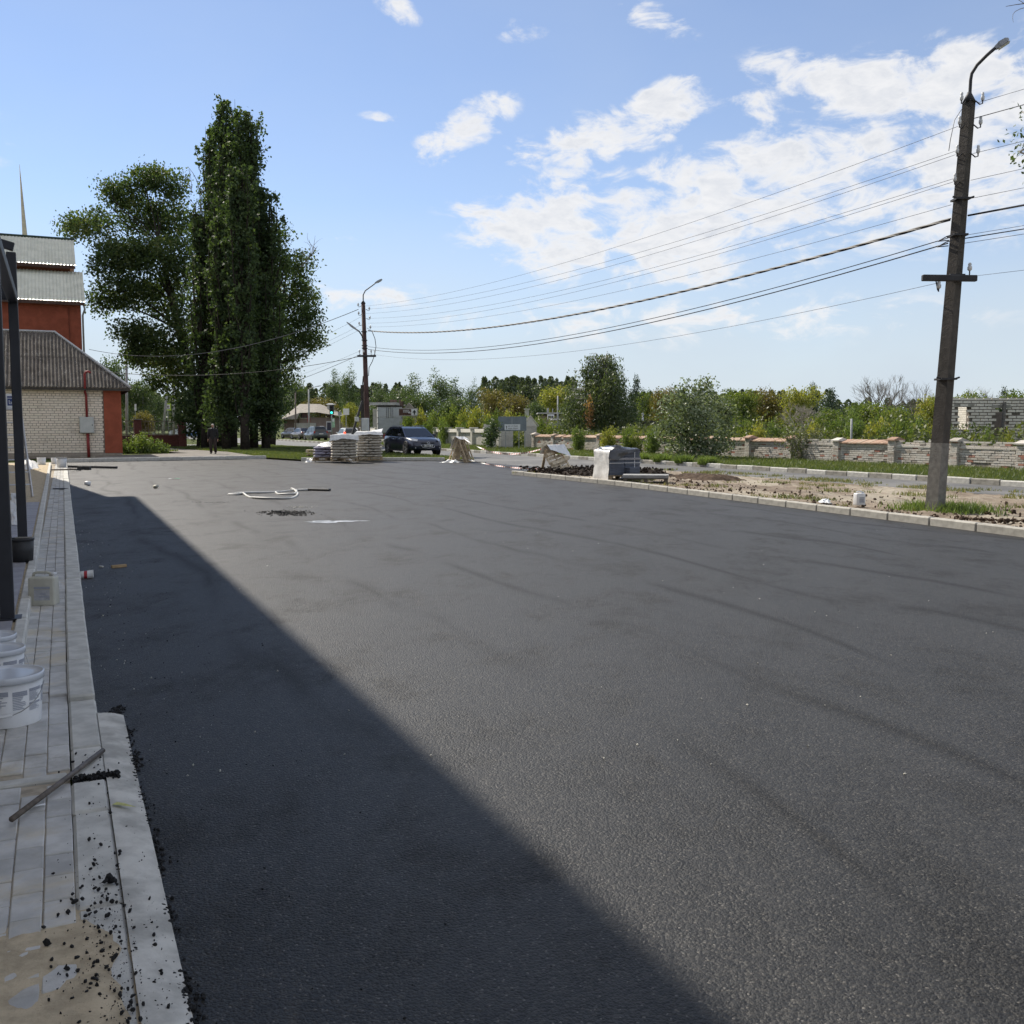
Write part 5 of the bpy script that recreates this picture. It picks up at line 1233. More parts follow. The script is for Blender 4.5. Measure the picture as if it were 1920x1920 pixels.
def cafe():
    t = empty("cafe_building", D(590, 800, 150), 0, "low brown cafe with pale hipped roof behind the queue of cars", "building"); t.location.z = 0; y = 150
    def P(px, py, dy=0): return D(px, py, y + dy) - Vector((t.location.x, t.location.y, 0))
    m = MB(); a, b = P(559, 800), P(656, 800); m.box(((a.x + b.x) / 2, 6, 1.5), (b.x - a.x, 12, 3.0)); m.build("wall", M_TAUPE, t)
    m = MB(); a, b = P(530, 800, -1), P(558, 800, -1); m.box(((a.x + b.x) / 2, 5, 1.35), (b.x - a.x, 10, 2.7)); m.build("side_wall", M("brown_boards", (.15, .11, .09), .9, .15, 3), t)
    m = MB(); A, B, C_, E_ = P(526, 786, -1.5), P(562, 757.5, 5), P(594, 757.5, 5), P(658, 783, -1); F_, G_ = P(562, 774, -1.2), P(594, 773, -1.2)
    m.poly([A, P(557, 786, -1.5), F_, B]); m.poly([F_, G_, C_, B]); m.poly([G_, E_, C_]); m.poly([E_, P(660, 783, 12), P(600, 757.5, 6), C_]); m.poly([A, B, P(530, 786, 12)]); m.build("roof", M_SLATE, t)
    for px, py, wd, hh in ((620, 768, .9, 1.6),):
        p = P(px, py, 3); m = MB(); m.box((p.x, p.y, p.z - .2), (.9, .9, 1.9)); c = m.build("chimney", M_PLASTER, t); m = MB(); m.box((p.x, p.y, p.z + .85), (1.3, 1.3, .2), None, .4); m.build("chimney_cap", M_LAMP, c)
    # poster by the door, entrance, window
    p = P(579, 785, -.15); m = MB(); m.box((p.x, -.1, p.z), (.36, .1, 1.0)); q = m.build("red_banner", M("red_banner", (.45, .03, .04), .6, .1), t)
    m = MB(); m.box((p.x, -.16, p.z + .1), (.12, .02, .5)); m.box((p.x, -.16, p.z - .3), (.2, .02, .1)); m.build("banner_mark", M_PLW, q)
    m = MB(); p = P(570, 778, -.1); m.box((p.x, -.06, p.z), (1.2, .1, 1.1)); w = m.build("window", M_PLASTER, t); m = MB(); m.box((p.x, -.12, p.z), (1.0, .03, .9)); m.build("pane", M("cafe_pane", (.05, .06, .08), .2, .1, spec=.6), w)
    m = MB(); p = P(572, 797, -.1); m.box((p.x, -.05, p.z - .5), (3.2, .1, 1.6)); m.build("pale_base", M_PLASTER, t)
    m = MB(); p = P(617, 797, -.1); m.box((p.x, -.06, p.z - .2), (.8, .1, 1.5)); w = m.build("window", M_PLW, t); m = MB(); m.box((p.x, -.12, p.z - .2), (.6, .03, 1.2)); m.build("pane", M("cafe_pane2", (.04, .06, .09), .2, .1, spec=.6), w)
cafe()
M_LOWALL = M("sandy_wall", (.36, .31, .26), .9, .12, 2)
def flat_shop():
    y = 118; t = empty("flat_roofed_house", D(750, 800, y), 0, "pale house with long flat roof and chimneys behind the lorry", "house"); t.location.z = 0
    def P(px, py, dy=0): return D(px, py, y + dy) - Vector((t.location.x, t.location.y, 0))
    a, b = P(694, 758), P(745, 758); m = MB(); m.box(((a.x + b.x) / 2, 5, a.z / 2 - .3), (b.x - a.x - .6, 10, a.z - .5)); m.build("wall", M_PLASTER, t)
    m = MB(); m.box(((a.x + b.x) / 2, 5, a.z + .05), (b.x - a.x, 11, .3)); m.build("roof", M("grey_roof", (.40, .40, .39), .7), t)
    p, q = P(735, 770), P(800, 770); hz = P(760, 756, 4).z
    m = MB(); m.prism([(p.x, 1, p.z - 1.4), (q.x, 1, p.z - 1.4), (p.x + (q.x - p.x) * .45, 1, hz)], (0, 9, 0)); m.build("gable_roof", M_SLATE, t)
    for px, py in ((738, 752), (711, 756), (752, 752)):
        c = P(px, py, 3); m = MB(); m.box((c.x, c.y, c.z - .5), (.8 if px == 738 else .5, .7, 1.3)); m.build("chimney", M("brown_chimney", (.13, .09, .07), .9), t)
flat_shop()
def sheds():
    t = empty("shed_group", D(1050, 800, 108), 0, "cluster of flat roofed sheds with vent pipes beyond the wall", "shed"); t.location.z = 0; y = 108
    def P(px, py, dy=0): return D(px, py, y + dy) - Vector((t.location.x, t.location.y, 0))
    def slab(px0, px1, py0, py1, dy, mat, nm, dp=3.0):
        a, b = P(px0, py1, dy), P(px1, py0, dy); m = MB(); m.box(((a.x + b.x) / 2, a.y + dp / 2, (a.z + b.z) / 2), (b.x - a.x, dp, b.z - a.z)); return m.build(nm, mat, t)
    dk = M("dark_fasc", (.06, .055, .055), .8); lt = M("grey_sheet", (.42, .41, .40), .7, .1)
    slab(1010, 1080, 779, 815, 6, M_LOWALL, "rear_wall"); slab(1008, 1082, 773.5, 776, 5, lt, "roof_edge", 5); slab(1015, 1081, 776, 779, 5.5, dk, "fascia")
    slab(1038, 1086, 787, 815, 0, M("shed_brown", (.20, .15, .13), .9), "front_wall"); slab(1034, 1086, 784.8, 787.4, -.8, lt, "roof_edge", 4); slab(1040, 1085, 787.5, 791.5, -.4, dk, "fascia"); slab(1030, 1086, 792, 798, -2.5, lt, "awning", 3); slab(1046, 1086, 799, 815, -2, M_LOWALL, "porch_wall")
    w = slab(1027, 1039, 777, 786, 2, M_PLW, "dormer", .8)
    for k in range(3): slab(1028.5 + k * 3.4, 1030.6 + k * 3.4, 779.5, 784, 1.9, dk, "window", .2)
    slab(1060.5, 1063, 765, 783, 1, M_PLASTERL, "vent_pipe", .25); slab(1035.5, 1037, 766, 774, 6, M_LAMP, "vent_pipe", .2); slab(1025.5, 1029, 765, 774, 6, M_LAMP, "vent_pipe", .3); slab(1066, 1067.4, 799, 812, -2.4, dk, "drain_pipe", .1); slab(1070.5, 1072, 799, 812, -2.4, dk, "drain_pipe", .1)
    t2 = empty("grey_shed", D(1210, 800, 80), 0, "small grey shed with a thin white flue left of the big silver bush", "shed"); t2.location.z = 0
    b = t2.location; a1, b1 = D(1192, 815, 80) - b, D(1238, 792, 80) - b; m = MB(); m.box(((a1.x + b1.x) / 2, 2, b1.z / 2), (b1.x - a1.x, 4, b1.z)); m.build("wall", M("shed_grey", (.24, .23, .22), .9), t2)
    m = MB(); m.box(((a1.x + b1.x) / 2, 2, b1.z + .06), (b1.x - a1.x + .4, 4.6, .14)); m.build("roof", dk, t2)
    f = D(1210, 778, 80) - b; m = MB().sh(True); m.tube([(f.x, 1.5, b1.z), (f.x, 1.5, f.z)], .07, 8); m.lathe([(.11, 0), (.11, .12), (.001, .2)], 8, (f.x, 1.5, f.z)); m.build("flue", M_PLW, t2)
    for px in (1207, 1211.5): c = D(px, 800, 80) - b; m = MB(); m.box((c.x, -.06, 1.0), (.08, .08, 2.0)); m.build("post", dk, t2)
    v = empty("vent_stack", D(988, 800, 104), 0, "pale square vent box above the yellow bushes", "vent"); b = v.location; v.location.z = 0; b = v.location
    p = D(988, 768, 104) - b; m = MB(); m.box((p.x, 0, p.z / 2), (.42, .42, p.z)); m.build("stack", M_PLASTERL, v); m = MB(); m.box((p.x, 0, p.z + .05), (.6, .6, .1)); m.build("cap", M_PLASTERL, v)
sheds()

# ------------------------------------------------------------------ traffic signs and lights
def traffic():
    y = 122.0; b = D(622, 826, y); b.z = 0; t = empty("traffic_light", b, 0, "traffic light showing green in front of the cafe", "traffic light")
    def P(px, py): return D(px, py, y) - b
    m = MB().sh(True); m.tube([(0, .2, -.1), (0, .2, P(622, 760).z)], .07, 8); m.build("post", M_GREYPOLE, t)
    c = P(622, 768); m = MB(); m.bbox(c, (.50, .3, 1.15), .05); h = m.build("housing", M("signal_black", (.015, .02, .03), .5), t)
    rg = NT("green_signal"); rg.set(col=(.05, .5, .45), rough=.3, emc=(.05, .9, .75), ems=2.2); dull = M("signal_off", (.03, .02, .02), .3)
    for i, mt in enumerate((dull, dull, rg.mat)):
        m = MB().sh(True); m.lathe([(.14, 0), (.13, .03), (.08, .05), (.001, .055)], 16, (c.x, c.y - .155, c.z + .36 - i * .36), R=Matrix.Rotation(math.pi / 2, 3, 'X')); m.build("signal_lamp", mt, h)
        m = MB().sh(True); m.tube([(c.x - .16, c.y - .16, c.z + .34 - i * .36), (c.x - .12, c.y - .3, c.z + .47 - i * .36), (c.x + .12, c.y - .3, c.z + .47 - i * .36), (c.x + .16, c.y - .16, c.z + .34 - i * .36)], .02, 4); m.build("hood", M_PLD, h)
    s = P(625, 793); m = MB(); m.bbox(s + Vector((0, 0, 0)), (.36, .04, 1.1), .01); q = m.build("side_panel", M("panel_green", (.35, .55, .38), .5), t)
    m = MB(); m.box(s + Vector((0, -.03, .3)), (.22, .02, .32)); m.build("panel_sign", M_PLW, q)
    def signpost(px, ytop, ybot, wpx, yy, label, mats, name="road_sign", stem=True):
        b = D(px, 800, yy); b.z = 0; t = empty(name, b, 0, label, "sign"); a = D(px - wpx / 2, ybot, yy) - b; c = D(px + wpx / 2, ytop, yy) - b
        m = MB(); m.box(((a.x + c.x) / 2, 0, (a.z + c.z) / 2), (c.x - a.x, .04, c.z - a.z)); pl = m.build("plate", mats[0], t)
        if len(mats) > 1: m = MB(); m.box(((a.x + c.x) / 2, -.025, (a.z + c.z) / 2), ((c.x - a.x) * .68, .015, (c.z - a.z) * .68)); pl2 = m.build("field", mats[1], t)
        m = MB(); m.tube([(0, .06, -.1), (0, .06, c.z - .05)], .04, 6); m.build("post", M_GREYPOLE, t)
        return t, a, c
    yl = M("fluor_yellow", (.45, .62, .06), .5, .05); wh = M("sign_white2", (.7, .7, .68), .5, .05); bl = M("sign_blue", (.03, .12, .4), .5, .05)
    t1, a, c = signpost(315, 756.5, 769.5, 10.5, 118, "yellow bordered crossing sign beside the big trees", (yl, wh)); cx, cz = (a.x + c.x) / 2, (a.z + c.z) / 2
    m = MB(); m.tube([(cx - .12, -.04, cz - .22), (cx, -.04, cz), (cx + .14, -.04, cz - .22)], .03, 4); m.tube([(cx, -.04, cz), (cx + .03, -.04, cz + .16)], .05, 4); m.tube([(cx - .1, -.04, cz + .02), (cx + .16, -.04, cz + .06)], .025, 4); m.build("walking_figure", M_PLD, t1)
    signpost(254, 757.5, 770, 3.2, 118, "narrow pale sign seen edge-on right of the outbuilding", (wh,))
    t3, a, c = signpost(649, 766, 778, 11, 110, "white square sign on a post left of the lorry", (wh,)); 
    signpost(637, 772, 779, 7, 112, "small pale plate on a post behind the white car", (M_LAMP,))
    # brown direction sign with white arrow panel
    y = 96.0; b = D(770, 800, y); b.z = 0; t = empty("brown_direction_sign", b, 0, "brown direction sign with a white arrow panel right of the lorry", "sign")
    def Q(px, py): return D(px, py, y) - b
    def plate(px0, px1, py0, py1, dy, mat, nm, par=None): a, c = Q(px0, py1), Q(px1, py0); m = MB(); m.box(((a.x + c.x) / 2, dy, (a.z + c.z) / 2), (c.x - a.x, .03, c.z - a.z)); return m.build(nm, mat, par or t)
    plate(748, 783.5, 765.5, 780, 0, M("sign_border", (.42, .38, .36), .5), "board"); br = M("sign_brown", (.085, .04, .03), .55); plate(748.5, 770.5, 767, 778.7, -.02, br, "brown_field"); plate(771.5, 782.2, 767, 778.7, -.02, M_PLW, "arrow_panel")
    p = Q(777, 773); m = MB(); m.prism([(p.x - .19, -.05, p.z - .02), (p.x + .19, -.05, p.z - .02), (p.x, -.05, p.z + .24)], (0, .01, 0)); m.box((p.x, -.045, p.z - .12), (.12, .01, .22)); m.build("arrow", M_PLD, t)
    m = MB(); rng = random.Random(3)
    for z, x0, n in ((769.3, 756.5, 7), (772.3, 756.5, 8), (774, 766, 5)):
        q = Q(x0, z)
        for k in range(n): m.box((q.x + k * .085, -.04, q.z), (.05, .01, .11 * rng.uniform(.7, 1)))
    m.build("lettering", M_PLW, t)
    for px in (752, 780): q = Q(px, 770); m = MB(); m.box((q.x, .05, q.z / 2), (.09, .09, q.z)); m.build("post", M_GREYPOLE, t)
traffic()
# ------------------------------------------------------------------ vehicles
M_GLASS = None
def glass_mat():
    t = NT("car_glass"); return t.set(col=(.012, .014, .017), rough=.06, spec=.7)
M_GLASS = glass_mat(); M_TYRE = M("tyre_rubber", (.014, .014, .015), .85, .2, 20); M_RIM = M("alloy_rim", (.45, .45, .46), .35, .08, metal=.8); M_TRIM = M("black_trim", (.015, .015, .016), .55, .1); M_CHROME = M("chrome", (.65, .65, .66), .15, .03, metal=1.0)
def paint(name, col): return M(name, col, .28, .06, 3, spec=.5, coat=.7)
M_TAILR = M("tail_lamp_red", (.30, .012, .012), .25, .05, spec=.6); M_HEADL = M("head_lamp", (.50, .52, .55), .12, .05, spec=.8); M_PLATE = M("number_plate", (.66, .66, .64), .5, .05)
def lit_tail():
    t = NT("tail_lamp_lit"); return t.set(col=(.5, .03, .02), rough=.3, emc=(1, .06, .02), ems=2.5)
M_TAILLIT = lit_tail()
def car(loc, rz, label, pm, L=4.6, Wd=1.85, H=1.62, kind="suv", lit=False, front_detail=True, group="cars at the crossroads"):
    """x forward; body lofted from side stations, cabin above with glass set in"""
    t = empty("car", loc, rz, label, "car", group); hw = Wd / 2
    # stations: x, half width at sill, half width at belt, z bottom, z belt(top of body)
    q = .30
    if kind == "suv": st = [(-.5, .80, .84, .48, .86), (-.485, .90, .93, .34, 1.0), (-.42, .98, .98, .26, 1.08), (-.2, 1, .99, .24, 1.06), (.1, 1, .99, .24, 1.02), (.24, 1, .985, .24, .995), (.36, .99, .95, .25, .93), (.45, .93, .88, .27, .84), (.49, .80, .76, .32, .70), (.50, .70, .66, .42, .60)]
    else: st = [(-.5, .80, .82, .46, .80), (-.485, .92, .92, .32, .96), (-.40, .98, .96, .24, 1.0), (-.2, 1, .97, .22, .98), (.1, 1, .97, .22, .94), (.24, 1, .96, .22, .92), (.36, .98, .93, .23, .86), (.45, .92, .86, .25, .76), (.49, .78, .74, .3, .64), (.5, .7, .66, .38, .54)]
    V = []; n = len(st)
    for x, a, b, z0, z1 in st:
        zm = z0 + (z1 - z0) * .55; ring = []
        for y, z in ((a * .86, z0), (a * 1.0, z0 + .08), (1.02 * max(a, b), zm), (b * .985, z1 - .06), (b * .88, z1), (b * .4, z1 + .025)): ring.append((x * L, y * hw, z))
        V += ring + [(x_, -y_, z_) for x_, y_, z_ in ring[::-1]]
    k = 12; Fa = [(i * k + j, i * k + (j + 1) % k, (i + 1) * k + (j + 1) % k, (i + 1) * k + j) for i in range(n - 1) for j in range(k)]
    m = MB().sh(True); m._add(V, [f[::-1] for f in Fa] + [tuple(range(k)), tuple(range((n - 1) * k, n * k))[::-1]]); body = m.build("body", pm, t)
    # cabin: profile by kind (x/L, z)
    zb = 1.0 if kind == "suv" else .92
    if kind == "suv": prof = [(-.485, zb - .02), (-.43, zb + .34), (-.36, H - .03), (-.22, H), (.0, H - .02), (.065, H - .10), (.26, zb - .03)]
    elif kind == "estate": prof = [(-.49, zb), (-.455, zb + .42), (-.40, H - .01), (-.2, H), (.0, H - .03), (.06, H - .10), (.25, zb - .02)]
    elif kind == "hatch": prof = [(-.49, zb), (-.44, zb + .42), (-.37, H - .02), (-.15, H), (.02, H - .04), (.07, H - .10), (.26, zb - .02)]
    else: prof = [(-.42, zb + .02), (-.30, zb + .36), (-.24, H - .02), (-.1, H), (.03, H - .04), (.08, H - .10), (.26, zb - .02)]
    P = [(x * L, z) for x, z in prof]; V = []; ym = .93 * hw
    for x, z in P:
        f = (z - zb) / (H - zb); y = ym * (1 - .22 * max(0, f)); V += [(x, y, z), (x, -y, z)]
    nP = len(P); m = MB().sh(False)
    m._add(V, [(2 * i, 2 * i + 1, 2 * i + 3, 2 * i + 2) for i in range(nP - 1)] + [tuple(range(0, 2 * nP, 2))[::-1], tuple(range(1, 2 * nP, 2))])
    bm_o = m.build("roof", pm, t)
    # glass set on the cabin, a touch proud
    def lerp(i, f): a, b = P[i], P[i + 1]; return (a[0] + (b[0] - a[0]) * f, a[1] + (b[1] - a[1]) * f)
    def yat(z): return ym * (1 - .22 * max(0, (z - zb) / (H - zb)))
    def cross(i0, f0, i1, f1, nm, inset=.09, out=.012):
        a = lerp(i0, f0); b = lerp(i1, f1); nx, nz = (b[1] - a[1]), -(b[0] - a[0]); l = math.hypot(nx, nz); nx, nz = nx / l * out, nz / l * out
        if nz < 0: nx, nz = -nx, -nz
        m = MB(); ya, yb_ = yat(a[1]) - inset, yat(b[1]) - inset; m.quad((a[0] + nx, ya, a[1] + nz), (a[0] + nx, -ya, a[1] + nz), (b[0] + nx, -yb_, b[1] + nz), (b[0] + nx, yb_, b[1] + nz)); return m.build(nm, M_GLASS, t)
    cross(nP - 2, .06, nP - 2, .92, "windscreen"); 
    a = lerp(0, .18); b = lerp(1, .85); nx = -.016
    m = MB(); ya, yb_ = yat(a[1]) - .1, yat(b[1]) - .13; mid = P[1]
    m.quad((a[0] + nx, ya, a[1]), (a[0] + nx, -ya, a[1]), (mid[0] + nx, -yat(mid[1]) + .11, mid[1]), (mid[0] + nx, yat(mid[1]) - .11, mid[1])); m.quad((mid[0] + nx, yat(mid[1]) - .11, mid[1]), (mid[0] + nx, -yat(mid[1]) + .11, mid[1]), (b[0] + nx, -yb_, b[1] + .01), (b[0] + nx, yb_, b[1] + .01)); m.build("rear_window", M_GLASS, t)
    top = H - .11; bot = zb + .06; xr = P[0][0] + .30 * (L / 4.6); xf = lerp(nP - 2, .86)[0] - .05
    for s in (1, -1):
        xtr = P[2][0] + .10; xtf = P[-2][0] - .06
        segs = [(xr + .02, xtr + .10, -.24 * L, -.235 * L), (-.22 * L, -.22 * L, -.005 * L, -.02 * L), (.015 * L, .0 * L, xf, xtf)] if kind != "sedan" else [(-.30 * L, -.22 * L, -.12 * L, -.11 * L), (-.105 * L, -.1 * L, .02 * L, .015 * L), (.04 * L, .03 * L, xf, xtf)]
        for x0b, x0t, x1b, x1t in segs:
            yo = lambda z: (yat(z) + .012) * s
            m = MB(); pts = [(x0b, yo(bot), bot), (x1b, yo(bot), bot), (x1t, yo(top), top), (x0t, yo(top), top)]; m.poly(pts if s < 0 else pts[::-1]); m.build("side_window", M_GLASS, t)
        m = MB(); m.bbox((.155 * L, s * (hw + .09), zb + .10), (.11, .20, .15), .04); m.build("mirror", pm, t)
        for x in (-.10, .10):
            m = MB(); m.bbox((x * L, s * (hw * 1.012), zb - .12), (.17, .03, .035), .01); m.build("door_handle", M_CHROME if kind == "suv" else pm, t)
        m = MB(); m.box((0, s * (hw * .985), .27), (L * .58, .05, .1)); m.build("sill", M_TRIM, t)
        # lamps
        if kind == "suv": m = MB(); m._add([(.425 * L, s * hw * .90, .80), (.485 * L, s * hw * .66, .76), (.475 * L, s * hw * .58, .86), (.40 * L, s * hw * .86, .93)], [(0, 1, 2, 3) if s > 0 else (3, 2, 1, 0)]); 
        else: m = MB(); m.bbox((.472 * L, s * hw * .66, .70), (.16, .36, .15), .04)
        for v in range(len(m.v)): x, y, z = m.v[v]; m.v[v] = (x + .035, y, z + .012)
        m.build("headlight", M_HEADL, t)
        zt = .98 if kind != "sedan" else .86
        m = MB(); m.bbox((-.478 * L, s * hw * .83, zt), (.12, .22, .30 if kind in ("suv", "estate") else .24), .04); m.build("tail_light", M_TAILLIT if lit else M_TAILR, t)
        if kind in ("suv", "estate"):
            m = MB(); m.bbox((-.15 * L, s * hw * .66, H + .03), (L * .38, .04, .035), .01); m.build("roof_rail", M_RIM, t)
        for x in (-.30, .305):
            wr = .36 if kind == "suv" else .32; w = empty("wheel", (x * L, s * (hw - .09), wr - .005)); w.parent = t; RX = Matrix.Rotation(math.pi / 2, 3, 'X')
            m = MB().sh(True); m.lathe([(wr * .62, -.11), (wr * .95, -.115), (wr, -.08), (wr, .08), (wr * .95, .115), (wr * .62, .11)], 24, R=RX, cap=False); m.build("tyre", M_TYRE, w)
            m = MB(); yo = -.105 * s * -1
            for k5 in range(5):
                a = 2 * math.pi * k5 / 5; m.prism([(math.cos(a + d) * r, yo, math.sin(a + d) * r) for r, d in ((.06, -.5), (wr * .63, -.16), (wr * .63, .16), (.06, .5))], (0, -.04 * s, 0))
            m.lathe([(wr * .60, -.10), (wr * .66, -.10), (wr * .66, .10), (wr * .60, .10)], 24, R=RX, cap=False); m.build("rim", M_RIM, w)
            m = MB(); m.lathe([(wr * .6, -.02), (wr * .6, .02)], 16, R=RX); m.build("brake_disc", M_TRIM, w)
            m = MB().sh(True); m.lathe([(wr + .005, 0), (wr + .075, .004), (wr + .07, .02), (wr + .005, .02)], 20, (x * L, s * (hw + .004), wr), R=Matrix.Rotation(math.pi / 2 * (1 if s < 0 else -1), 3, 'X'), cap=False); m.build("wheel_arch", M_TRIM, t)
    # front and rear details
    m = MB(); m.bbox((.492 * L, 0, .42), (.06, hw * 1.05, .17), .03); m.build("lower_grille", M_TRIM, t)
    m = MB(); m.bbox((-.497 * L, 0, .42), (.05, hw * 1.5, .16), .03); m.build("rear_bumper", M_TRIM, t)
    m = MB(); m.box((.512 * L, 0, .535), (.02, .52, .11)); m.build("number_plate", M_PLATE, t); m = MB(); m.box((-.506 * L, 0, .80), (.02, .52, .11)); m.build("number_plate", M_PLATE, t)
    return t
def blue_suv():
    p = G(768, 854.5, .05); fwd = math.atan2(-1.0, .30)      # faces the camera, turned to our right
    t = car((p.x + .05, p.y + 1.0, .09), math.radians(-63), "dark blue crossover parked on the grass facing the lot", paint("dark_blue_paint", (.010, .014, .035)), 4.68, 1.87, 1.57, "suv", group=None)
    L = 4.68
    # grille shield, emblem, fog lamps, bonnet and door seams
    m = MB().sh(True); m.tube([(.497 * L, .42, .60), (.513 * L, .34, .44), (.517 * L, 0, .40), (.513 * L, -.34, .44), (.497 * L, -.42, .60)], .014, 5); m.build("chrome_strip", M_CHROME, t)
    m = MB(); m.bbox((.495 * L, 0, .665), (.06, .78, .085), .025); m.build("upper_grille", M_TRIM, t)
    e = MB().sh(True); e.tube([(.516 * L, .085 * math.cos(a), .675 + .062 * math.sin(a)) for a in np.linspace(0, 2 * math.pi, 21)], .010, 5)
    e.tube([(.517 * L, -.075, .70), (.519 * L, -.035, .685), (.520 * L, 0, .655), (.519 * L, .035, .685), (.517 * L, .075, .70)], .009, 5); e.build("emblem", M_CHROME, t)
    for s in (1, -1):
        m = MB(); m.bbox((.476 * L, s * .70, .42), (.1, .2, .12), .03); f = m.build("fog_lamp_recess", M_TRIM, t); m = MB().sh(True); m.lathe([(.045, 0), (.03, .02), (.001, .025)], 12, (.49 * L, s * .70, .42), R=Matrix.Rotation(math.pi / 2, 3, 'Y')); m.build("fog_lamp", M_HEADL, f)
        m = MB()
        for x in (-.215, .005): m.box((x * L, s * .945, .66), (.012, .012, .74))
        m.build("door_seam", M_TRIM, t)
    m = MB()
    for k in range(9):
        if k not in (1, 6): m.box((.5155 * L, -.21 + k * .052, .535), (.004, .03, .07))
    m.build("plate_characters", M_TRIM, t)
blue_suv()
def on_road(px, depth): p = D(px, 800, depth); return (p.x, depth, .012)
car(on_road(591, 121), math.radians(118), "dark grey estate car with roof rails, middle of the queue", paint("grey_paint", (.055, .07, .085)), 4.6, 1.82, 1.66, "estate", lit=False)
car(on_road(566, 132), math.radians(122), "brown grey saloon ahead of the dark grey estate", paint("taupe_paint", (.14, .125, .12)), 4.5, 1.78, 1.48, "sedan", lit=False)
car(on_road(548, 141), math.radians(130), "dark small car at the head of the queue by the brown pole", paint("charcoal_paint", (.03, .032, .035)), 4.2, 1.74, 1.5, "hatch", lit=False)
car(on_road(651, 104), math.radians(112), "white hatchback with lit tail lights behind the sack pallets", paint("white_paint", (.72, .72, .70)), 4.1, 1.72, 1.52, "hatch", lit=True)

def lorry():
    y = 100.0; p = D(731, 800, y); t = empty("box_lorry", (p.x, y, .012), math.radians(98.0), "white box lorry seen from behind beside the red pole", "lorry")
    w, L, z0, z1 = 2.42, 6.4, 1.02, 3.62; bw = M("lorry_box_white", (.60, .60, .56), .5, .1, 1.5, spec=.4); al = M("alu_door", (.44, .46, .48), .45, .1, 1.2, metal=.25)
    # local x forward (away), y left; rear face at x=0
    m = MB(); m.bbox((L / 2, 0, (z0 + z1) / 2), (L, w, z1 - z0), .03); m.build("cargo_box", bw, t)
    for s in (-1, 1):
        m = MB(); m.bbox((-.03, s * w / 4, (z0 + z1) / 2 + .75), (.05, w / 2 - .10, .95), .01); d = m.build("rear_door", al, t)
        for k in (.12, .3): m = MB(); m.tube([(-.075, s * k, z0 + 1.45), (-.075, s * k, z1 - .1)], .018, 5); m.build("lock_bar", M_TRIM, d)
        for zz in (z0 + .3, z0 + .9, z0 + 1.5, z0 + 2.2): m = MB(); m.box((-.05, s * (w / 2 - .03), zz), (.07, .08, .12)); m.build("hinge", M_TRIM, d)
        m = MB(); m.bbox((-.02, s * (w / 2 - .35), .82), (.08, .42, .12), .02); m.build("tail_light", M_TAILR, t)
        m = MB(); m.bbox((1.7, s * (w / 2 - .3), .48), (.9, .06, .5), .01); m.build("mudguard", M_TRIM, t)
        for x in (1.7, 6.9):
            wh = empty("wheel", (x, s * (w / 2 - .22), .46)); wh.parent = t; RX = Matrix.Rotation(math.pi / 2, 3, 'X')
            m = MB().sh(True); m.lathe([(.26, -.15), (.44, -.16), (.47, -.12), (.47, .12), (.44, .16), (.26, .15)], 20, R=RX, cap=False); m.build("tyre", M_TYRE, wh); m = MB(); m.lathe([(.27, -.10), (.10, -.14 * s), (.10, .14), (.27, .10)], 16, R=RX); m.build("rim", M_RIM, wh)
    m = MB(); m.bbox((-.035, 0, (z0 + z0 + 1.55) / 2), (.06, w - .06, 1.5), .012); m.build("tail_lift", M("lift_plate", (.40, .42, .44), .5, .12, 2, metal=.2), t)
    m = MB(); m.box((0, 0, z1 + .02), (.2, w + .04, .08)); m.build("top_frame", M_TRIM, t)
    m = MB(); m.bbox((-.02, .0, .80), (.1, w - .1, .22), .01); m.build("rear_frame", M_TRIM, t); m = MB(); m.box((.0, .0, .50), (.1, w - .3, .12)); m.build("underrun_bar", M_TRIM, t)
    m = MB(); m.box((-.085, .35, .80), (.02, .5, .12)); m.build("number_plate", M_PLATE, t)
    m = MB(); m.bbox((L + .95, 0, 1.65), (1.7, 2.1, 2.3), .18); c = m.build("cab", bw, t); m = MB(); m.box((L + .12, 0, .75), (L + 1, .8, .25)); m.build("chassis", M_TRIM, t)
lorry()
def far_van():
    y = 128; p = D(360, 800, y); t = empty("van", (p.x, y, .02), math.radians(165), "white and blue van half hidden behind the big trunks", "van"); wm = M("van_white", (.6, .63, .68), .4, .05); bm_ = M("van_blue", (.12, .2, .42), .4, .05)
    m = MB(); m.prism([(-2.6, -1, .35), (2.3, -1, .35), (2.7, -1, .6), (2.6, -1, 1.1), (1.6, -1, 1.35), (1.0, -1, 2.2), (-2.6, -1, 2.2)], (0, 2, 0)); m.build("body", wm, t)
    m = MB(); m.box((-.6, 0, .75), (3.9, 2.03, .5)); m.build("blue_band", bm_, t)
    for s in (-1, 1):
        m = MB(); m._add([(1.1, s * 1.012, 1.35), (1.65, s * 1.012, 1.35), (1.2, s * 1.012, 2.0), (.6, s * 1.012, 2.0), (.6, s * 1.012, 1.35)], [(4, 0, 1, 2, 3)]); m.build("side_window", M_GLASS, t)
        for x in (-1.7, 1.7): m = MB().sh(True); m.lathe([(.2, -.1), (.33, -.1), (.34, 0), (.33, .1), (.2, .1)], 16, (x, s * .92, .34), R=Matrix.Rotation(math.pi / 2, 3, 'X')); m.build("wheel", M_TYRE, t)
    m = MB(); m.quad((1.61, -.85, 1.38), (1.61, .85, 1.38), (1.06, .75, 2.12), (1.06, -.75, 2.12)); m.build("windscreen", M_GLASS, t)
far_van()
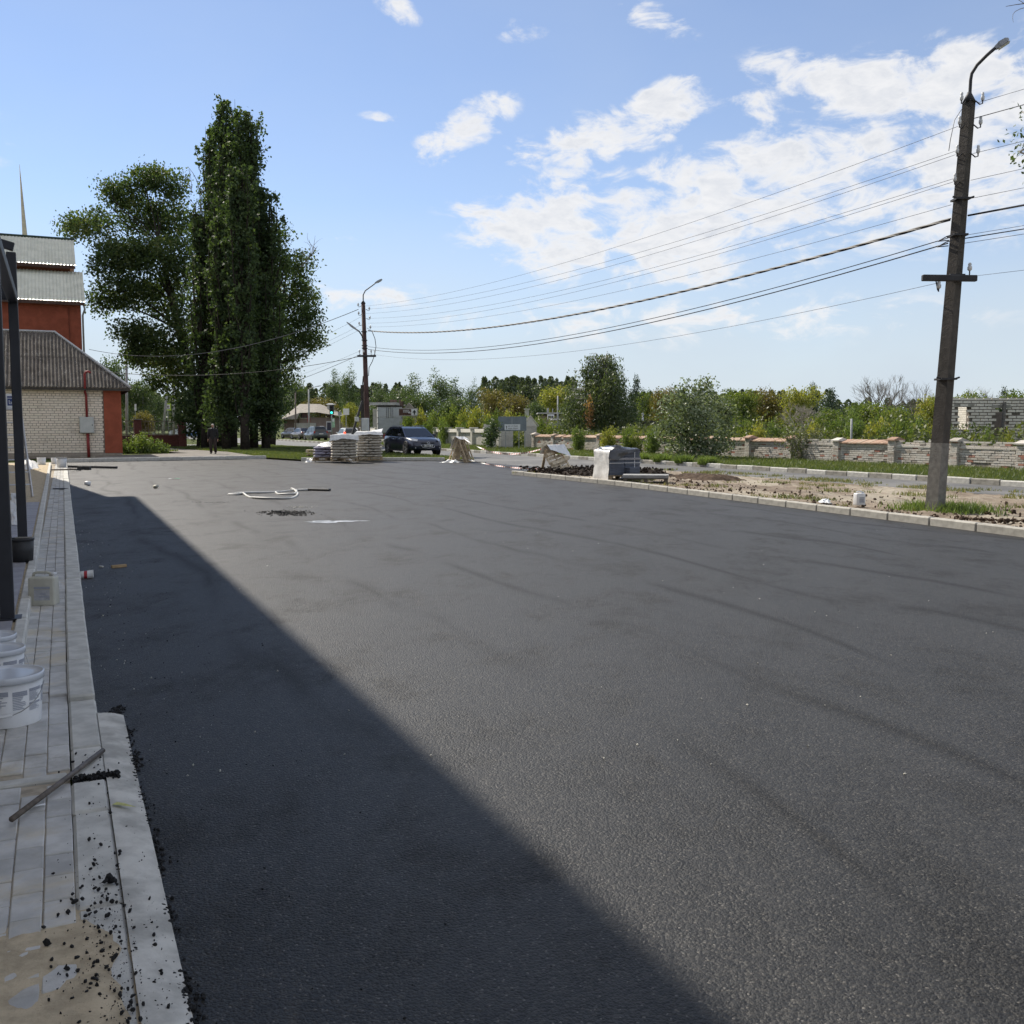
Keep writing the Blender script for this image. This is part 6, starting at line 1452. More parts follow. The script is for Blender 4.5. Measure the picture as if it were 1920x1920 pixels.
# ------------------------------------------------------------------ building materials on the lot
M_PALW = M("pallet_wood", (.40, .31, .20), .85, .3, 6, bump=.3, bscale=30, rnd=.3, spec=.15); M_PALN = M("new_pallet_wood", (.68, .57, .41), .85, .2, 6, bump=.3, bscale=30, rnd=.2, spec=.15)
PAL_CACHE = {}
def pallet_parts(t, mat, L=1.2, Wd=.8):
    k = (mat.name, L, Wd)
    if k not in PAL_CACHE:
        PAL_CACHE[k] = (MB().bbox((0, 0, 0), (L, .10, .022), .003).mesh("deck_board", mat), MB().bbox((0, 0, 0), (.10, Wd, .022), .003).mesh("cross_board", mat), MB().bbox((0, 0, 0), (.10, .10, .078), .003).mesh("block", mat), MB().bbox((0, 0, 0), (L, .10, .022), .003).mesh("bottom_board", mat))
    d, c, b, bo = PAL_CACHE[k]
    for i in range(6): link_mesh("deck_board", d, t, (0, -Wd / 2 + .05 + i * (Wd - .1) / 5, .133))
    for x in (-L / 2 + .05, 0, L / 2 - .05):
        link_mesh("cross_board", c, t, (x, 0, .111))
        for y in (-Wd / 2 + .05, 0, Wd / 2 - .05): link_mesh("block", b, t, (x, y, .061))
    for y in (-Wd / 2 + .05, 0, Wd / 2 - .05): link_mesh("bottom_board", bo, t, (0, y, .011))
def pallet(loc, rot, label, mat, group=None):
    t = empty("wooden_pallet", loc, 0, label, "pallet", group); t.rotation_euler = rot if isinstance(rot, tuple) else (0, 0, rot); pallet_parts(t, mat); return t
def lean_pallet(foot, ridge, axis, label, mat, tall=False):
    """pallet standing on an edge: foot = middle of its lower edge, ridge = middle of its upper edge, axis = along the edge"""
    foot = Vector(foot); ridge = Vector(ridge); ax = Vector(axis).normalized(); up = (ridge - foot).normalized(); nz = ax.cross(up).normalized(); ax = up.cross(nz)
    t = pallet(foot + up * (.61 if tall else .42), 0, label, mat); t.rotation_euler = (Matrix((up, -ax, nz)) if tall else Matrix((ax, up, nz))).transposed().to_euler(); return t
def drape(name, pts_grid, label, mat=None, cat="sheet", thick=True):
    """cloth given as rows of points, smoothed with noise"""
    from mathutils import noise as mn
    rows = [[Vector(p) for p in r] for r in pts_grid]; n0, n1 = len(rows), len(rows[0]); K = 5; V = []
    for i in range((n0 - 1) * K + 1):
        for j in range((n1 - 1) * K + 1):
            a, b = i / K, j / K; i0, j0 = min(int(a), n0 - 2), min(int(b), n1 - 2); fa, fb = a - i0, b - j0
            p = rows[i0][j0].lerp(rows[i0 + 1][j0], fa).lerp(rows[i0][j0 + 1].lerp(rows[i0 + 1][j0 + 1], fa), fb)
            q = p * 6; p = p + Vector((mn.noise(q), mn.noise(q + Vector((9, 2, 1))), mn.noise(q + Vector((3, 7, 5))))) * .035; V.append(p)
    m1 = (n1 - 1) * K + 1; Fa = [(i * m1 + j, (i + 1) * m1 + j, (i + 1) * m1 + j + 1, i * m1 + j + 1) for i in range((n0 - 1) * K) for j in range((n1 - 1) * K)]
    o = link_mesh(name, np_mesh(name, [tuple(v) for v in V], Fa, mat or M_FILM, smooth=True)); tag(o, label, cat); return o
def a_frames():
    # first pair, ridge pointing half away from us
    y = 45.6; lf = G(849, 869, .03); rf = G(876, 868.5, .03); ax = Vector((.42, .90, 0)).normalized(); side = Vector((.90, -.42, 0))
    c = G(864, 867, .03) + Vector((0, .3, 0)); top = c + Vector((0, 0, 1.08))
    lean_pallet(c - side * .50, top - side * .07, ax, "pallet leaning left in the A-frame barrier nearest the car", M_PALN, True)
    lean_pallet(c + side * .50, top + side * .07, -ax, "dark pallet leaning right in the A-frame barrier nearest the car", M_PALW, True)
    a0, a1 = top - ax * .46, top + ax * .42; Z = lambda z: Vector((0, 0, z))
    drape("film_wrap", [[a0 - side * .34 + Z(-.46), a1 - side * .34 + Z(-.40)], [a0 - side * .22 + Z(-.06), a1 - side * .22 + Z(-.08)], [a0 - side * .06 + Z(.09), a1 - side * .03 + Z(.08)], [a0 + side * .14 + Z(-.02), a1 + side * .2 + Z(-.05)]], "white film wrapped over the A-frame barrier nearest the car")
    plastic_sheet("film_scrap", [c - side * .75 - ax * .72, c + side * .25 - ax * .8, c + side * .2 - ax * .35, c - side * .6 - ax * .3], .16, 8, "white film bunched at the foot of the A-frame near the car")
    top1 = top + Vector((.05, -.05, .0))
    # second: a pallet propped on a board, on the soil
    ax2 = Vector((.55, .83, 0)).normalized(); sd = Vector((.83, -.55, 0)); c2 = G(1052, 884, .16) + Vector((0, .2, 0)); top2 = c2 + Vector((-.26, 0, .80))
    lean_pallet(c2 + sd * .26, top2, -ax2, "pallet propped up at the head of the dirt strip", M_PALN)
    m = MB(); a = c2 - sd * .75 + Vector((0, -.1, .0)); b = top2 - ax2 * .45 + Z(-.05); m.bbox((a + b) / 2, (.09, .03, (b - a).length), .004, (b - a).to_track_quat('Z', 'Y').to_matrix()); o = m.build("prop_board", M_PALN); tag(o, "pale board propping up the pallet on the dirt strip", "board")
    t0 = top2; e = ax2
    drape("film_wrap", [[t0 - e * .5 - sd * .22 + Z(-.22), t0 + e * .55 - sd * .2 + Z(-.25)], [t0 - e * .5 - sd * .10 + Z(.02), t0 + e * .55 - sd * .1 + Z(.02)], [t0 - e * .5 + sd * .06 + Z(.10), t0 + e * .58 + sd * .10 + Z(.08)], [t0 - e * .48 + sd * .2 + Z(-.08), t0 + e * .62 + sd * .36 + Z(-.30)]], "white film hung over the propped pallet on the dirt strip")
    # barrier tape
    red = M("tape_red", (.40, .12, .10), .5, .1); wt = M("tape_white", (.70, .68, .64), .5, .1)
    def tape(a, b, sag, label, plain=.28):
        a = Vector(a); b = Vector(b); n = 74; m = MB(); pts = []
        for k in range(n + 1):
            t = k / n; p = a.lerp(b, t); p.z -= 4 * sag * t * (1 - t); pts.append(p)
        for k in range(n):
            t = k / n; m.m(1 if (t > plain and k % 2) else 0); h = .024 * (1 if t > plain else .7); w = Vector((.02 * math.sin(k * .4), .01, h)); m.quad(pts[k] - w, pts[k + 1] - w, pts[k + 1] + w, pts[k] + w)
        o = m.build("barrier_tape", [wt, red]); tag(o, label, "tape", "barrier tapes")
    tape(top1 + Vector((.1, -.5, .02)), top2 + Vector((-.3, -.1, -.02)), .42, "upper red and white barrier tape between the two pallet barriers")
    tape(c + side * .4 + Vector((0, -.4, .13)), c2 + Vector((-.55, -.2, .08)), .10, "lower red and white barrier tape sagging near the ground")
a_frames()
def tile_stack():
    c = G(1160, 899, .12) + Vector((0, .35, 0)); rz = math.radians(26); t = empty("paver_pallet", (c.x, c.y, .10), rz, "pallet of blue grey paving slabs strapped and half wrapped in film", "pallet load")
    pallet_parts(t, M_PALW, 1.1, .85); sl = M("blue_grey_slab", (.12, .135, .17), .85, .12, 6, rnd=.2, bump=.15, bscale=50)
    sm = {}
    n = 11; h = .068
    me = MB().bbox((0, 0, 0), (.515, .395, h - .003), .004).mesh("slab", sl)
    rng = random.Random(3)
    for k in range(n):
        for x in (-.262, .262):
            for y in (-.2, .2): link_mesh("slab", me, t, (x + rng.uniform(-.006, .006), y + rng.uniform(-.006, .006), .148 + h * (k + .5)))
    z1 = .148 + n * h
    st = M_PLW
    for x in (.33,): m = MB(); m.box((x, -.408, .148 + n * h / 2), (.016, .006, n * h)); m.box((x, 0, z1 + .004), (.016, .82, .006)); m.build("strap", st, t)
    m = MB(); m.box((0, -.412, .50), (1.07, .004, .014)); m.box((-.536, 0, .50), (.004, .83, .014)); m.build("strap", st, t)
    m = MB(); m.box((0, -.412, .62), (1.06, .003, .06)); m.build("film_band", M("grey_film", (.25, .25, .27), .35, .2, 5), t)
    def L2W(x, y, z): return Vector((c.x, c.y, .10)) + Matrix.Rotation(rz, 3, 'Z') @ Vector((x, y, z))
    drape("film_wrap", [[L2W(-.60, -.46, .0), L2W(-.57, .0, .02), L2W(-.6, .42, .0)], [L2W(-.56, -.44, .40), L2W(-.555, 0, .42), L2W(-.56, .42, .4)], [L2W(-.555, -.43, .84), L2W(-.56, 0, .86), L2W(-.55, .42, .88)], [L2W(-.35, -.40, z1 + .06), L2W(-.36, .0, z1 + .05), L2W(-.35, .4, z1 + .06)]], "white film wrapped round the end of the paving slab pallet")
    bf = M("dark_film", (.05, .05, .055), .25, .3, 4, spec=.6)
    drape("film_wrap", [[L2W(-.58, -.45, .66), L2W(-.25, -.47, .58), L2W(-.1, -.46, .72), L2W(.2, -.45, .8), L2W(.5, -.43, z1)], [L2W(-.50, -.42, .83), L2W(-.28, -.46, .80), L2W(-.05, -.45, .86), L2W(.2, -.43, z1 - .02), L2W(.5, -.42, z1 + .02)], [L2W(-.5, -.3, z1 - .05), L2W(-.2, -.3, z1 + .13), L2W(0, -.25, z1 + .06), L2W(.25, -.2, z1 + .05), L2W(.5, -.2, z1 + .02)], [L2W(-.5, .3, z1 + .02), L2W(-.2, .3, z1 + .08), L2W(0, .25, z1 + .04), L2W(.25, .2, z1 + .03), L2W(.5, .2, z1 + .02)]], "torn dark film draped over the top of the slab pallet", bf)
    # low dark pallet with slabs to the right, small slab pile between
    c2 = G(1213, 905, .12) + Vector((0, .25, 0)); p = pallet((c2.x, c2.y, .10), math.radians(-8), "low dark pallet beside the slab pallet", M("dark_pallet", (.10, .085, .07), .9, .25, 6))
    m = MB(); m.bbox((c2.x, c2.y, .10 + .144 + .045), (1.25, .75, .085), .006, math.radians(-9)); o = m.build("stone_slab", M("slab_grey", (.28, .28, .28), .85, .15, 4, bump=.2)); tag(o, "grey slab lying on the low dark pallet", "slab")
    c3 = G(1183, 899, .12); 
    for k in range(5):
        m = MB(); m.bbox((c3.x + .0, c3.y - .05, .13 + .068 * (k + .5)), (.30, .30, .065), .004, math.radians(20 + k * 2)); o = m.build("paving_slab", sl); tag(o, "small blue grey slab in the short pile before the pallet", "slab", "short pile of slabs")
    m = MB(); rng = random.Random(2)
    for k in range(14): m.bbox((c3.x + rng.uniform(-.35, .25), c3.y - .28 + rng.uniform(-.1, .1), .15 + rng.uniform(0, .05)), (.12, .09, .03), .003, Matrix.Rotation(rng.uniform(0, 3), 3, 'Z') @ Matrix.Rotation(rng.uniform(-.5, .5), 3, 'X'))
    o = m.build("broken_slab_rubble", sl); tag(o, "broken slab bits at the foot of the short pile", "rubble", kind="stuff")
tile_stack()
def soil():
    from mathutils import noise as mn
    def mound(name, u0, u1, v0, v1, h, mat, seed, label, res=.07):
        us = np.arange(u0, u1, res); vs = np.arange(v0, v1, res); V = []
        for u in us:
            for v in vs:
                e = min((u - u0), (u1 - u), (v - v0), (v1 - v)); f = min(1, max(0, e / .5)); q = Vector((u, v, seed))
                z = .06 + f * (h * (.55 + .5 * mn.noise(q * .9)) + .10 * abs(mn.noise(q * 3.1)) + .06 * mn.noise(q * 7)) - (1 - f) * .06; p = W(u, v); V.append((p.x, p.y, z))
        nv = len(vs); Fa = [(i * nv + j, (i + 1) * nv + j, (i + 1) * nv + j + 1, i * nv + j + 1) for i in range(len(us) - 1) for j in range(nv - 1)]
        o = link_mesh(name, np_mesh(name, V, Fa, mat, smooth=True)); tag(o, label, "soil", kind="stuff")
    mound("soil_heap", 27.6, 31.4, 14.25, 18.6, .20, M_SOIL, 3, "heap of dark soil at the head of the dirt strip")
    mound("soil_heap", 24.2, 27.0, 17.2, 18.9, .16, M_BROWN, 9, "brown soil heap behind the low dark pallet")
    rng = random.Random(12); m = MB()
    for i in range(1100):
        u = rng.uniform(27.6, 31.2); v = rng.uniform(14.4, 18.2); octa(m, W(u, v, .19 + rng.uniform(-.05, .11)), rng.uniform(.015, .065), rng, .8)
    o = m.build("soil_clods", M_SOIL); tag(o, "dark soil clods on the heap", "soil", kind="stuff")
    m = MB()
    for i in range(900):
        u = rng.uniform(4, 27); v = right_v(u) + .25 + abs(rng.gauss(0, 1.6)); octa(m, W(u, v, .11), abs(rng.gauss(0, .02)) + .008, rng, .7)
    o = m.build("dirt_clods", M_BROWN); tag(o, "brown clods scattered over the dirt strip", "soil", kind="stuff")
soil()
M_SACK = M("cement_sack", (.52, .475, .40), .75, .12, 6, bump=.35, bscale=14, rnd=.18, spec=.25, bdist=.02); M_SACKP = M("lilac_sack", (.40, .38, .47), .7, .15, 6, bump=.35, bscale=14, rnd=.2, spec=.25, bdist=.02)
def sack_mesh(L, Wd, h, mat):
    bm = bmesh.new(); bmesh.ops.create_cube(bm, size=1); bmesh.ops.subdivide_edges(bm, edges=bm.edges[:], cuts=3, use_grid_fill=True)
    for v in bm.verts:
        x, y, z = v.co * 2; ex, ey = 1 - abs(x) ** 6, 1 - abs(y) ** 6; f = .35 + .65 * min(ex, 1) * min(ey, 1); v.co = Vector((x * L / 2 * (1 - .03 * abs(z)), y * Wd / 2 * (1 - .04 * abs(z)), z * h / 2 * f + .01 * math.sin(x * 4 + y * 3) * (z > 0)))
    me = bpy.data.meshes.new("sack"); bm.to_mesh(me); bm.free(); me.materials.append(mat)
    for p in me.polygons: p.use_smooth = True
    return me
def sacks():
    rng = random.Random(7); sm = sack_mesh(.58, .40, .145, M_SACK); sp_ = sack_mesh(.58, .40, .145, M_SACKP)
    def stack(c, rz, layers, label, group, mesh, plabel):
        p = pallet((c.x, c.y, .10), rz, plabel, M_PALW); R = Matrix.Rotation(rz, 3, 'Z'); h = .125
        for k in range(layers):
            spots = [(-.29, -.2, 0), (.29, -.2, 0), (-.29, .2, 0), (.29, .2, 0)] if k % 2 else [(-.39, 0, 1), (.39, 0, 1), (0, -.0, 1)]
            if k % 2 == 0: spots = [(-.385, -.10, 1), (.0, -.10, 1), (.385, -.10, 1), (0.0, .30, 0)]
            for x, y, tr in spots:
                q = R @ Vector((x + rng.uniform(-.02, .02), y + rng.uniform(-.02, .02), 0)); o = link_mesh("cement_sack", mesh, None, (c.x + q.x, c.y + q.y, .10 + .144 + h * (k + .5) + rng.uniform(-.004, .004)), (rng.uniform(-.03, .03), rng.uniform(-.03, .03), rz + tr * math.pi / 2 + rng.uniform(-.05, .05)))
                tag(o, label.replace(" in the ", " in the " + (["bottom", "second", "third", "fourth", "fifth", "sixth", "seventh", "eighth", "top"][k] if k < layers - 1 else "top") + " layer of the ", 1), "sack", group)
        return .10 + .144 + h * layers
    c1 = G(642, 865.5, .1) + Vector((0, .5, 0)); z = stack(c1, math.radians(12), 8, "cement sack in the tall stack left of the red pole", "sacks of the left tall stack", sm, "pallet under the left tall sack stack")
    R = Matrix.Rotation(math.radians(12), 3, 'Z'); f = lambda x, y, dz, cc, zz, RR: Vector((cc.x, cc.y, zz + dz)) + RR @ Vector((x, y, 0))
    drape("cover_sheet", [[f(-.66, -.5, -.22, c1, z, R), f(0, -.5, -.12, c1, z, R), f(.66, -.5, -.2, c1, z, R)], [f(-.60, -.42, .03, c1, z, R), f(0, -.4, .08, c1, z, R), f(.6, -.42, .03, c1, z, R)], [f(-.6, .4, .03, c1, z, R), f(0, .4, .08, c1, z, R), f(.6, .4, .03, c1, z, R)], [f(-.64, .48, -.3, c1, z, R), f(0, .48, -.3, c1, z, R), f(.64, .48, -.3, c1, z, R)]], "white sheet covering the top of the left sack stack")
    c2 = G(687, 864, .1) + Vector((0, 1.0, 0)); R2 = Matrix.Rotation(math.radians(5), 3, 'Z'); z = stack(c2, math.radians(5), 9, "cement sack in the tall stack before the red pole", "sacks of the right tall stack", sm, "pallet under the right tall sack stack")
    drape("cover_sheet", [[f(-.66, -.5, -.12, c2, z, R2), f(0, -.5, -.06, c2, z, R2), f(.66, -.5, -.12, c2, z, R2)], [f(-.60, -.42, .03, c2, z, R2), f(0, -.4, .06, c2, z, R2), f(.6, -.42, .03, c2, z, R2)], [f(-.6, .4, .06, c2, z, R2), f(0, .4, .08, c2, z, R2), f(.6, .4, .2, c2, z, R2)]], "white sheet covering the top of the right sack stack")
    c3 = G(612, 867, .03) + Vector((0, .4, 0)); R3 = Matrix.Rotation(-.05, 3, 'Z'); z = stack(c3, -.05, 4, "lilac grey sack in the low heap left of the tall stacks", "sacks of the low heap", sp_, "pallet under the low sack heap")
    drape("cover_sheet", [[f(-.45, -.3, .02, c3, z, R3), f(.3, -.46, -.02, c3, z, R3), f(.72, -.5, -.35, c3, z, R3), f(.86, -.5, -.6, c3, z, R3)], [f(-.4, -.1, .12, c3, z, R3), f(.0, -.2, .2, c3, z, R3), f(.5, -.2, .05, c3, z, R3), f(.85, -.2, -.6, c3, z, R3)], [f(-.62, .4, -.1, c3, z, R3), f(.0, .3, .22, c3, z, R3), f(.5, .3, .0, c3, z, R3), f(.8, .3, -.5, c3, z, R3)]], "white sheet thrown over the low sack heap")
    plastic_sheet("film_scrap", [c3 + Vector((-1.0, -.35, 0)), c3 + Vector((-.55, -.4, 0)), c3 + Vector((-.55, .1, 0)), c3 + Vector((-1.0, .15, 0))], .22, 4, "bunched white film left of the low sack heap")
    plastic_sheet("film_scrap", [c3 + Vector((.65, -.5, 0)), c3 + Vector((1.15, -.45, 0)), c3 + Vector((1.1, .05, 0)), c3 + Vector((.65, 0, 0))], .26, 14, "bunched white film between the low heap and the left stack")
    q = G(588, 858, .1) + Vector((0, 1.2, 0)); pallet((q.x, q.y, .32), .12, "pale pallet jutting out behind the low sack heap", M_PALN)
    p2 = pallet((q.x + .05, q.y, .10), .05, "lower pallet under the pale pallet behind the low heap", M_PALW)
sacks()
# on the dirt strip by the right pole
jerrycan(Vector((G(1611, 946, .13).x, G(1611, 946, .13).y, .115)), .35, .88, "white plastic canister standing on the dirt strip near the kerb", M_PLW)
plastic_sheet("crumpled_bag", [G(1536, 943, .14), G(1556, 944, .14), G(1556, 939, .14), G(1538, 939, .14)], .07, 21, "crumpled white bag on the dirt strip left of the canister", M_PLW, n=12)
m = MB(); a = G(1800, 972, .14); b = G(1916, 977, .14); rr = random.Random(5)  # dark brown lumps strewn in a narrow strip
for k in range(60): t_ = rr.random(); octa(m, a.lerp(b, t_) + Vector((rr.gauss(0, .04), rr.gauss(0, .05), .0)), rr.uniform(.015, .05), rr, .5)
o = m.build("dark_lump_strip", M_BROWN); tag(o, "narrow strip of dark lumps right of the leaning pole", "soil", kind="stuff")
# ------------------------------------------------------------------ vegetation
LG = [(.025, .05, .014), (.04, .075, .020), (.06, .10, .028), (.09, .13, .04)]
L_POP = leaf_mat("poplar_leaf", [(0.021, 0.041, 0.018), (0.041, 0.071, 0.027), (0.065, 0.106, 0.034), (0.117, 0.163, 0.055)], .34, .6, .2)
L_BROAD = leaf_mat("broadleaf_green", [(0.023, 0.043, 0.016), (0.048, 0.084, 0.025), (0.084, 0.127, 0.034), (0.159, 0.164, 0.046)], .36, .6, .2)
L_WEEP = leaf_mat("weeping_birch_leaf", [(.04, .066, .028), (.065, .095, .04), (.09, .12, .05), (.13, .15, .06)], .34)
L_BIRCH = leaf_mat("birch_leaf", [(0.035, 0.065, 0.025), (0.061, 0.102, 0.035), (0.090, 0.133, 0.043), (0.123, 0.160, 0.052)], .3)
L_MAPLE = leaf_mat("maple_leaf", [(0.046, 0.087, 0.016), (0.087, 0.134, 0.021), (0.139, 0.180, 0.026), (0.232, 0.232, 0.034)], .42)
L_YEL = leaf_mat("yellowing_leaf", [(0.102, 0.136, 0.018), (0.181, 0.204, 0.023), (0.282, 0.261, 0.028), (0.362, 0.306, 0.045)], .42)
L_RUST = leaf_mat("rusty_leaf", [(0.074, 0.087, 0.022), (0.136, 0.117, 0.027), (0.184, 0.129, 0.031), (0.136, 0.161, 0.037)], .35)
L_DARK = leaf_mat("dark_needle", [(0.026, 0.053, 0.030), (0.044, 0.078, 0.039), (0.069, 0.108, 0.048)], .12)
L_SILVER = leaf_mat("silver_poplar_leaf", [(0.058, 0.087, 0.041), (0.102, 0.138, 0.065), (0.189, 0.232, 0.131), (0.435, 0.478, 0.348)], .25, .5)
L_WEED = leaf_mat("weed_leaf", [(0.061, 0.105, 0.022), (0.111, 0.167, 0.032), (0.173, 0.222, 0.049)], .4)
L_GRASS = leaf_mat("grass_blade", [(0.047, 0.079, 0.017), (0.079, 0.116, 0.023), (0.116, 0.142, 0.033), (0.178, 0.162, 0.063)], .35)
L_DRYG = leaf_mat("dry_grass_blade", [(0.116, 0.123, 0.043), (0.189, 0.174, 0.072), (0.290, 0.232, 0.116)], .3)
M_BARK = M("grey_bark", (.045, .038, .032), .95, .35, 5, bump=.8, bscale=12, spec=.1, bdist=.04); M_BARKW = M("birch_bark", (.42, .41, .38), .9, .4, 6, bump=.5, bscale=12, spec=.15); M_TWIG = M("dead_twig", (.20, .17, .145), .95, .2, 5); M_DEADW = M("bleached_wood", (.42, .38, .32), .95, .2, 5)
def leaf_cloud(rng, pts, size, up=.3, droop=0.0):
    """one bent diamond per point"""
    pts = np.asarray(pts, float); n = len(pts); s = size * rng.uniform(.6, 1.35, n)[:, None]
    nrm = rng.normal(size=(n, 3)); nrm[:, 2] = nrm[:, 2] * .8 + up; nrm /= np.linalg.norm(nrm, axis=1)[:, None]
    a = np.cross(nrm, rng.normal(size=(n, 3))); a /= np.linalg.norm(a, axis=1)[:, None] + 1e-9; b = np.cross(nrm, a)
    if droop: a[:, 2] -= droop; a /= np.linalg.norm(a, axis=1)[:, None]
    V = np.empty((n, 4, 3)); V[:, 0] = pts - a * s * .55; V[:, 1] = pts + b * s * .36 + nrm * s * .08; V[:, 2] = pts + a * s * .6; V[:, 3] = pts - b * s * .36 + nrm * s * .08
    return V.reshape(-1, 3), np.arange(n * 4).reshape(-1, 4)
def lobe_points(rng, lobes, n, clump=.28, k=9, shell=.55):
    """leaf positions: clumps spread through ellipsoid lobes, denser towards their skins, with gaps"""
    vol = np.array([l[1][0] * l[1][1] * l[1][2] for l in lobes]) ** .75; cnt = rng.multinomial(max(1, n // k), vol / vol.sum()); out = []
    for (c, r), m_ in zip(lobes, cnt):
        if m_ == 0: continue
        d = rng.normal(size=(m_, 3)); d /= np.linalg.norm(d, axis=1)[:, None]; rad = np.where(rng.random(m_) < shell, rng.uniform(.72, 1.06, m_), rng.random(m_) ** .5)
        p = np.array(c) + d * rad[:, None] * np.array(r)
        q = np.repeat(p, k, 0) + rng.normal(size=(m_ * k, 3)) * clump * np.array([1, 1, .75]); out.append(q)
    return np.concatenate(out)
def limb(m, a, b, r0, r1, rng, bend=.12, n=6, seg=5):
    a = Vector(a); b = Vector(b); L = (b - a).length; pts = []; o = Vector(rng.normal(size=3)) * L * bend
    for k in range(n + 1):
        t = k / n; p = a.lerp(b, t) + o * math.sin(math.pi * t) + Vector((0, 0, L * .06 * math.sin(math.pi * t))); pts.append(p)
    m.tube(pts, [r0 + (r1 - r0) * k / n for k in range(n + 1)], seg); return pts
def tree(loc, lobes, n, leafm, label, size=.2, trunk=.35, height=None, seed=1, group=None, bark=None, clump=.3, k=9, limbs=True, droop=0.0, shell=.55, name="tree", cat="tree", trunk_top=None, twigs=0, crown_name="crown"):
    """lobes relative to the foot"""
    t = empty(name, loc, 0, label, cat, group); rng = np.random.default_rng(seed)
    pts = lobe_points(rng, lobes, n, clump, k, shell); pts = pts[pts[:, 2] > .05]
    V, Fa = leaf_cloud(rng, pts, size, droop=droop); link_mesh(crown_name, np_mesh(crown_name, V, Fa, leafm), t)
    m = MB().sh(True); zt = trunk_top or max(c[2] for c, r in lobes) * .8; cx = np.mean([c[0] for c, r in lobes]); cy = np.mean([c[1] for c, r in lobes])
    tp = [Vector((cx * f * .8 + .06 * math.sin(f * 7) * f, cy * f * .8, zt * f)) for f in np.linspace(0, 1, 9)]; m.tube([Vector((0, 0, -.2))] + tp[1:], [trunk * 1.15] + [trunk * (1 - f) ** .8 + .02 for f in np.linspace(0, 1, 9)[1:]], 8)
    if limbs:
        for c, r in lobes:
            f = max(.12, min(.9, (c[2] - max(r[0], r[1]) * .9) / max(zt, .1))); a = tp[int(f * 8)]; limb(m, a, c, trunk * .42 * (1 - f) + .025, .02, rng)
            for q in range(twigs):
                d = rng.normal(size=3); d /= np.linalg.norm(d); limb(m, c, Vector(c) + Vector(d * np.array(r) * .95), .03, .008, rng, .08, 4, 4)
    m.build("trunk", bark or M_BARK, t); return t
def columnar(loc, H, R, n, label, seed, size=.2, low=1.2, leafm=None, trunk=.4, lean=(0, 0), ntip=26, group="poplars"):
    """fastigiate poplar: steep branches hugging the trunk, each a plume of leaves"""
    t = empty("poplar_tree", loc, 0, label, "tree", group); rng = np.random.default_rng(seed); m = MB().sh(True); P = []
    tp = [Vector((lean[0] * f, lean[1] * f, H * .93 * f)) for f in np.linspace(0, 1, 10)]; m.tube([Vector((0, 0, -.2))] + tp[1:], [trunk * 1.2] + [trunk * (1 - f) + .03 for f in np.linspace(0, 1, 10)[1:]], 9)
    nb = 95
    for b in range(nb):
        h0 = low + (H * .86 - low) * (b / nb) ** 1.05; a = rng.uniform(0, 6.283); f0 = h0 / (H * .93); base = Vector((lean[0] * f0, lean[1] * f0, h0))
        env = R * 1.0 * (min(1.0, .55 + f0 * 1.3) if f0 < .35 else (1 - max(0, f0 - .55) / .62)); L = min(H * .30, H - h0) * rng.uniform(.6, 1.0); out = env * rng.uniform(.3, 1.12)
        pts = [base + Vector((math.cos(a) * out * min(1, s * 2.2) ** .7, math.sin(a) * out * min(1, s * 2.2) ** .7, L * s)) for s in np.linspace(0, 1, 6)]
        m.tube(pts, [.06 * (1 - s) + .008 for s in np.linspace(0, 1, 6)], 4)
        k = int(n / nb); nt = 9; s = rng.uniform(.08, 1.0, nt)[rng.integers(0, nt, k)] + rng.normal(size=k) * .022; idx = np.clip((s * 5).astype(int), 0, 4); fr = s * 5 - idx; A = np.array([tuple(p) for p in pts]); q = A[idx] * (1 - fr[:, None]) + A[idx + 1] * fr[:, None]
        sp = (.09 + .17 * np.sin(np.pi * np.clip(s, 0, 1)) ** .8) * R * .66; q = q + rng.normal(size=(nt, 3))[np.abs(s[:, None] - np.linspace(0, 1, nt)).argmin(1)] * .22; P.append(q + rng.normal(size=(k, 3)) * sp[:, None] * np.array([1, 1, .9]))
    pts = np.concatenate(P); pts = pts[pts[:, 2] > .3]; V, Fa = leaf_cloud(rng, pts, size); link_mesh("crown", np_mesh("crown", V, Fa, leafm or L_POP), t); m.build("trunk", M_BARK, t); return t

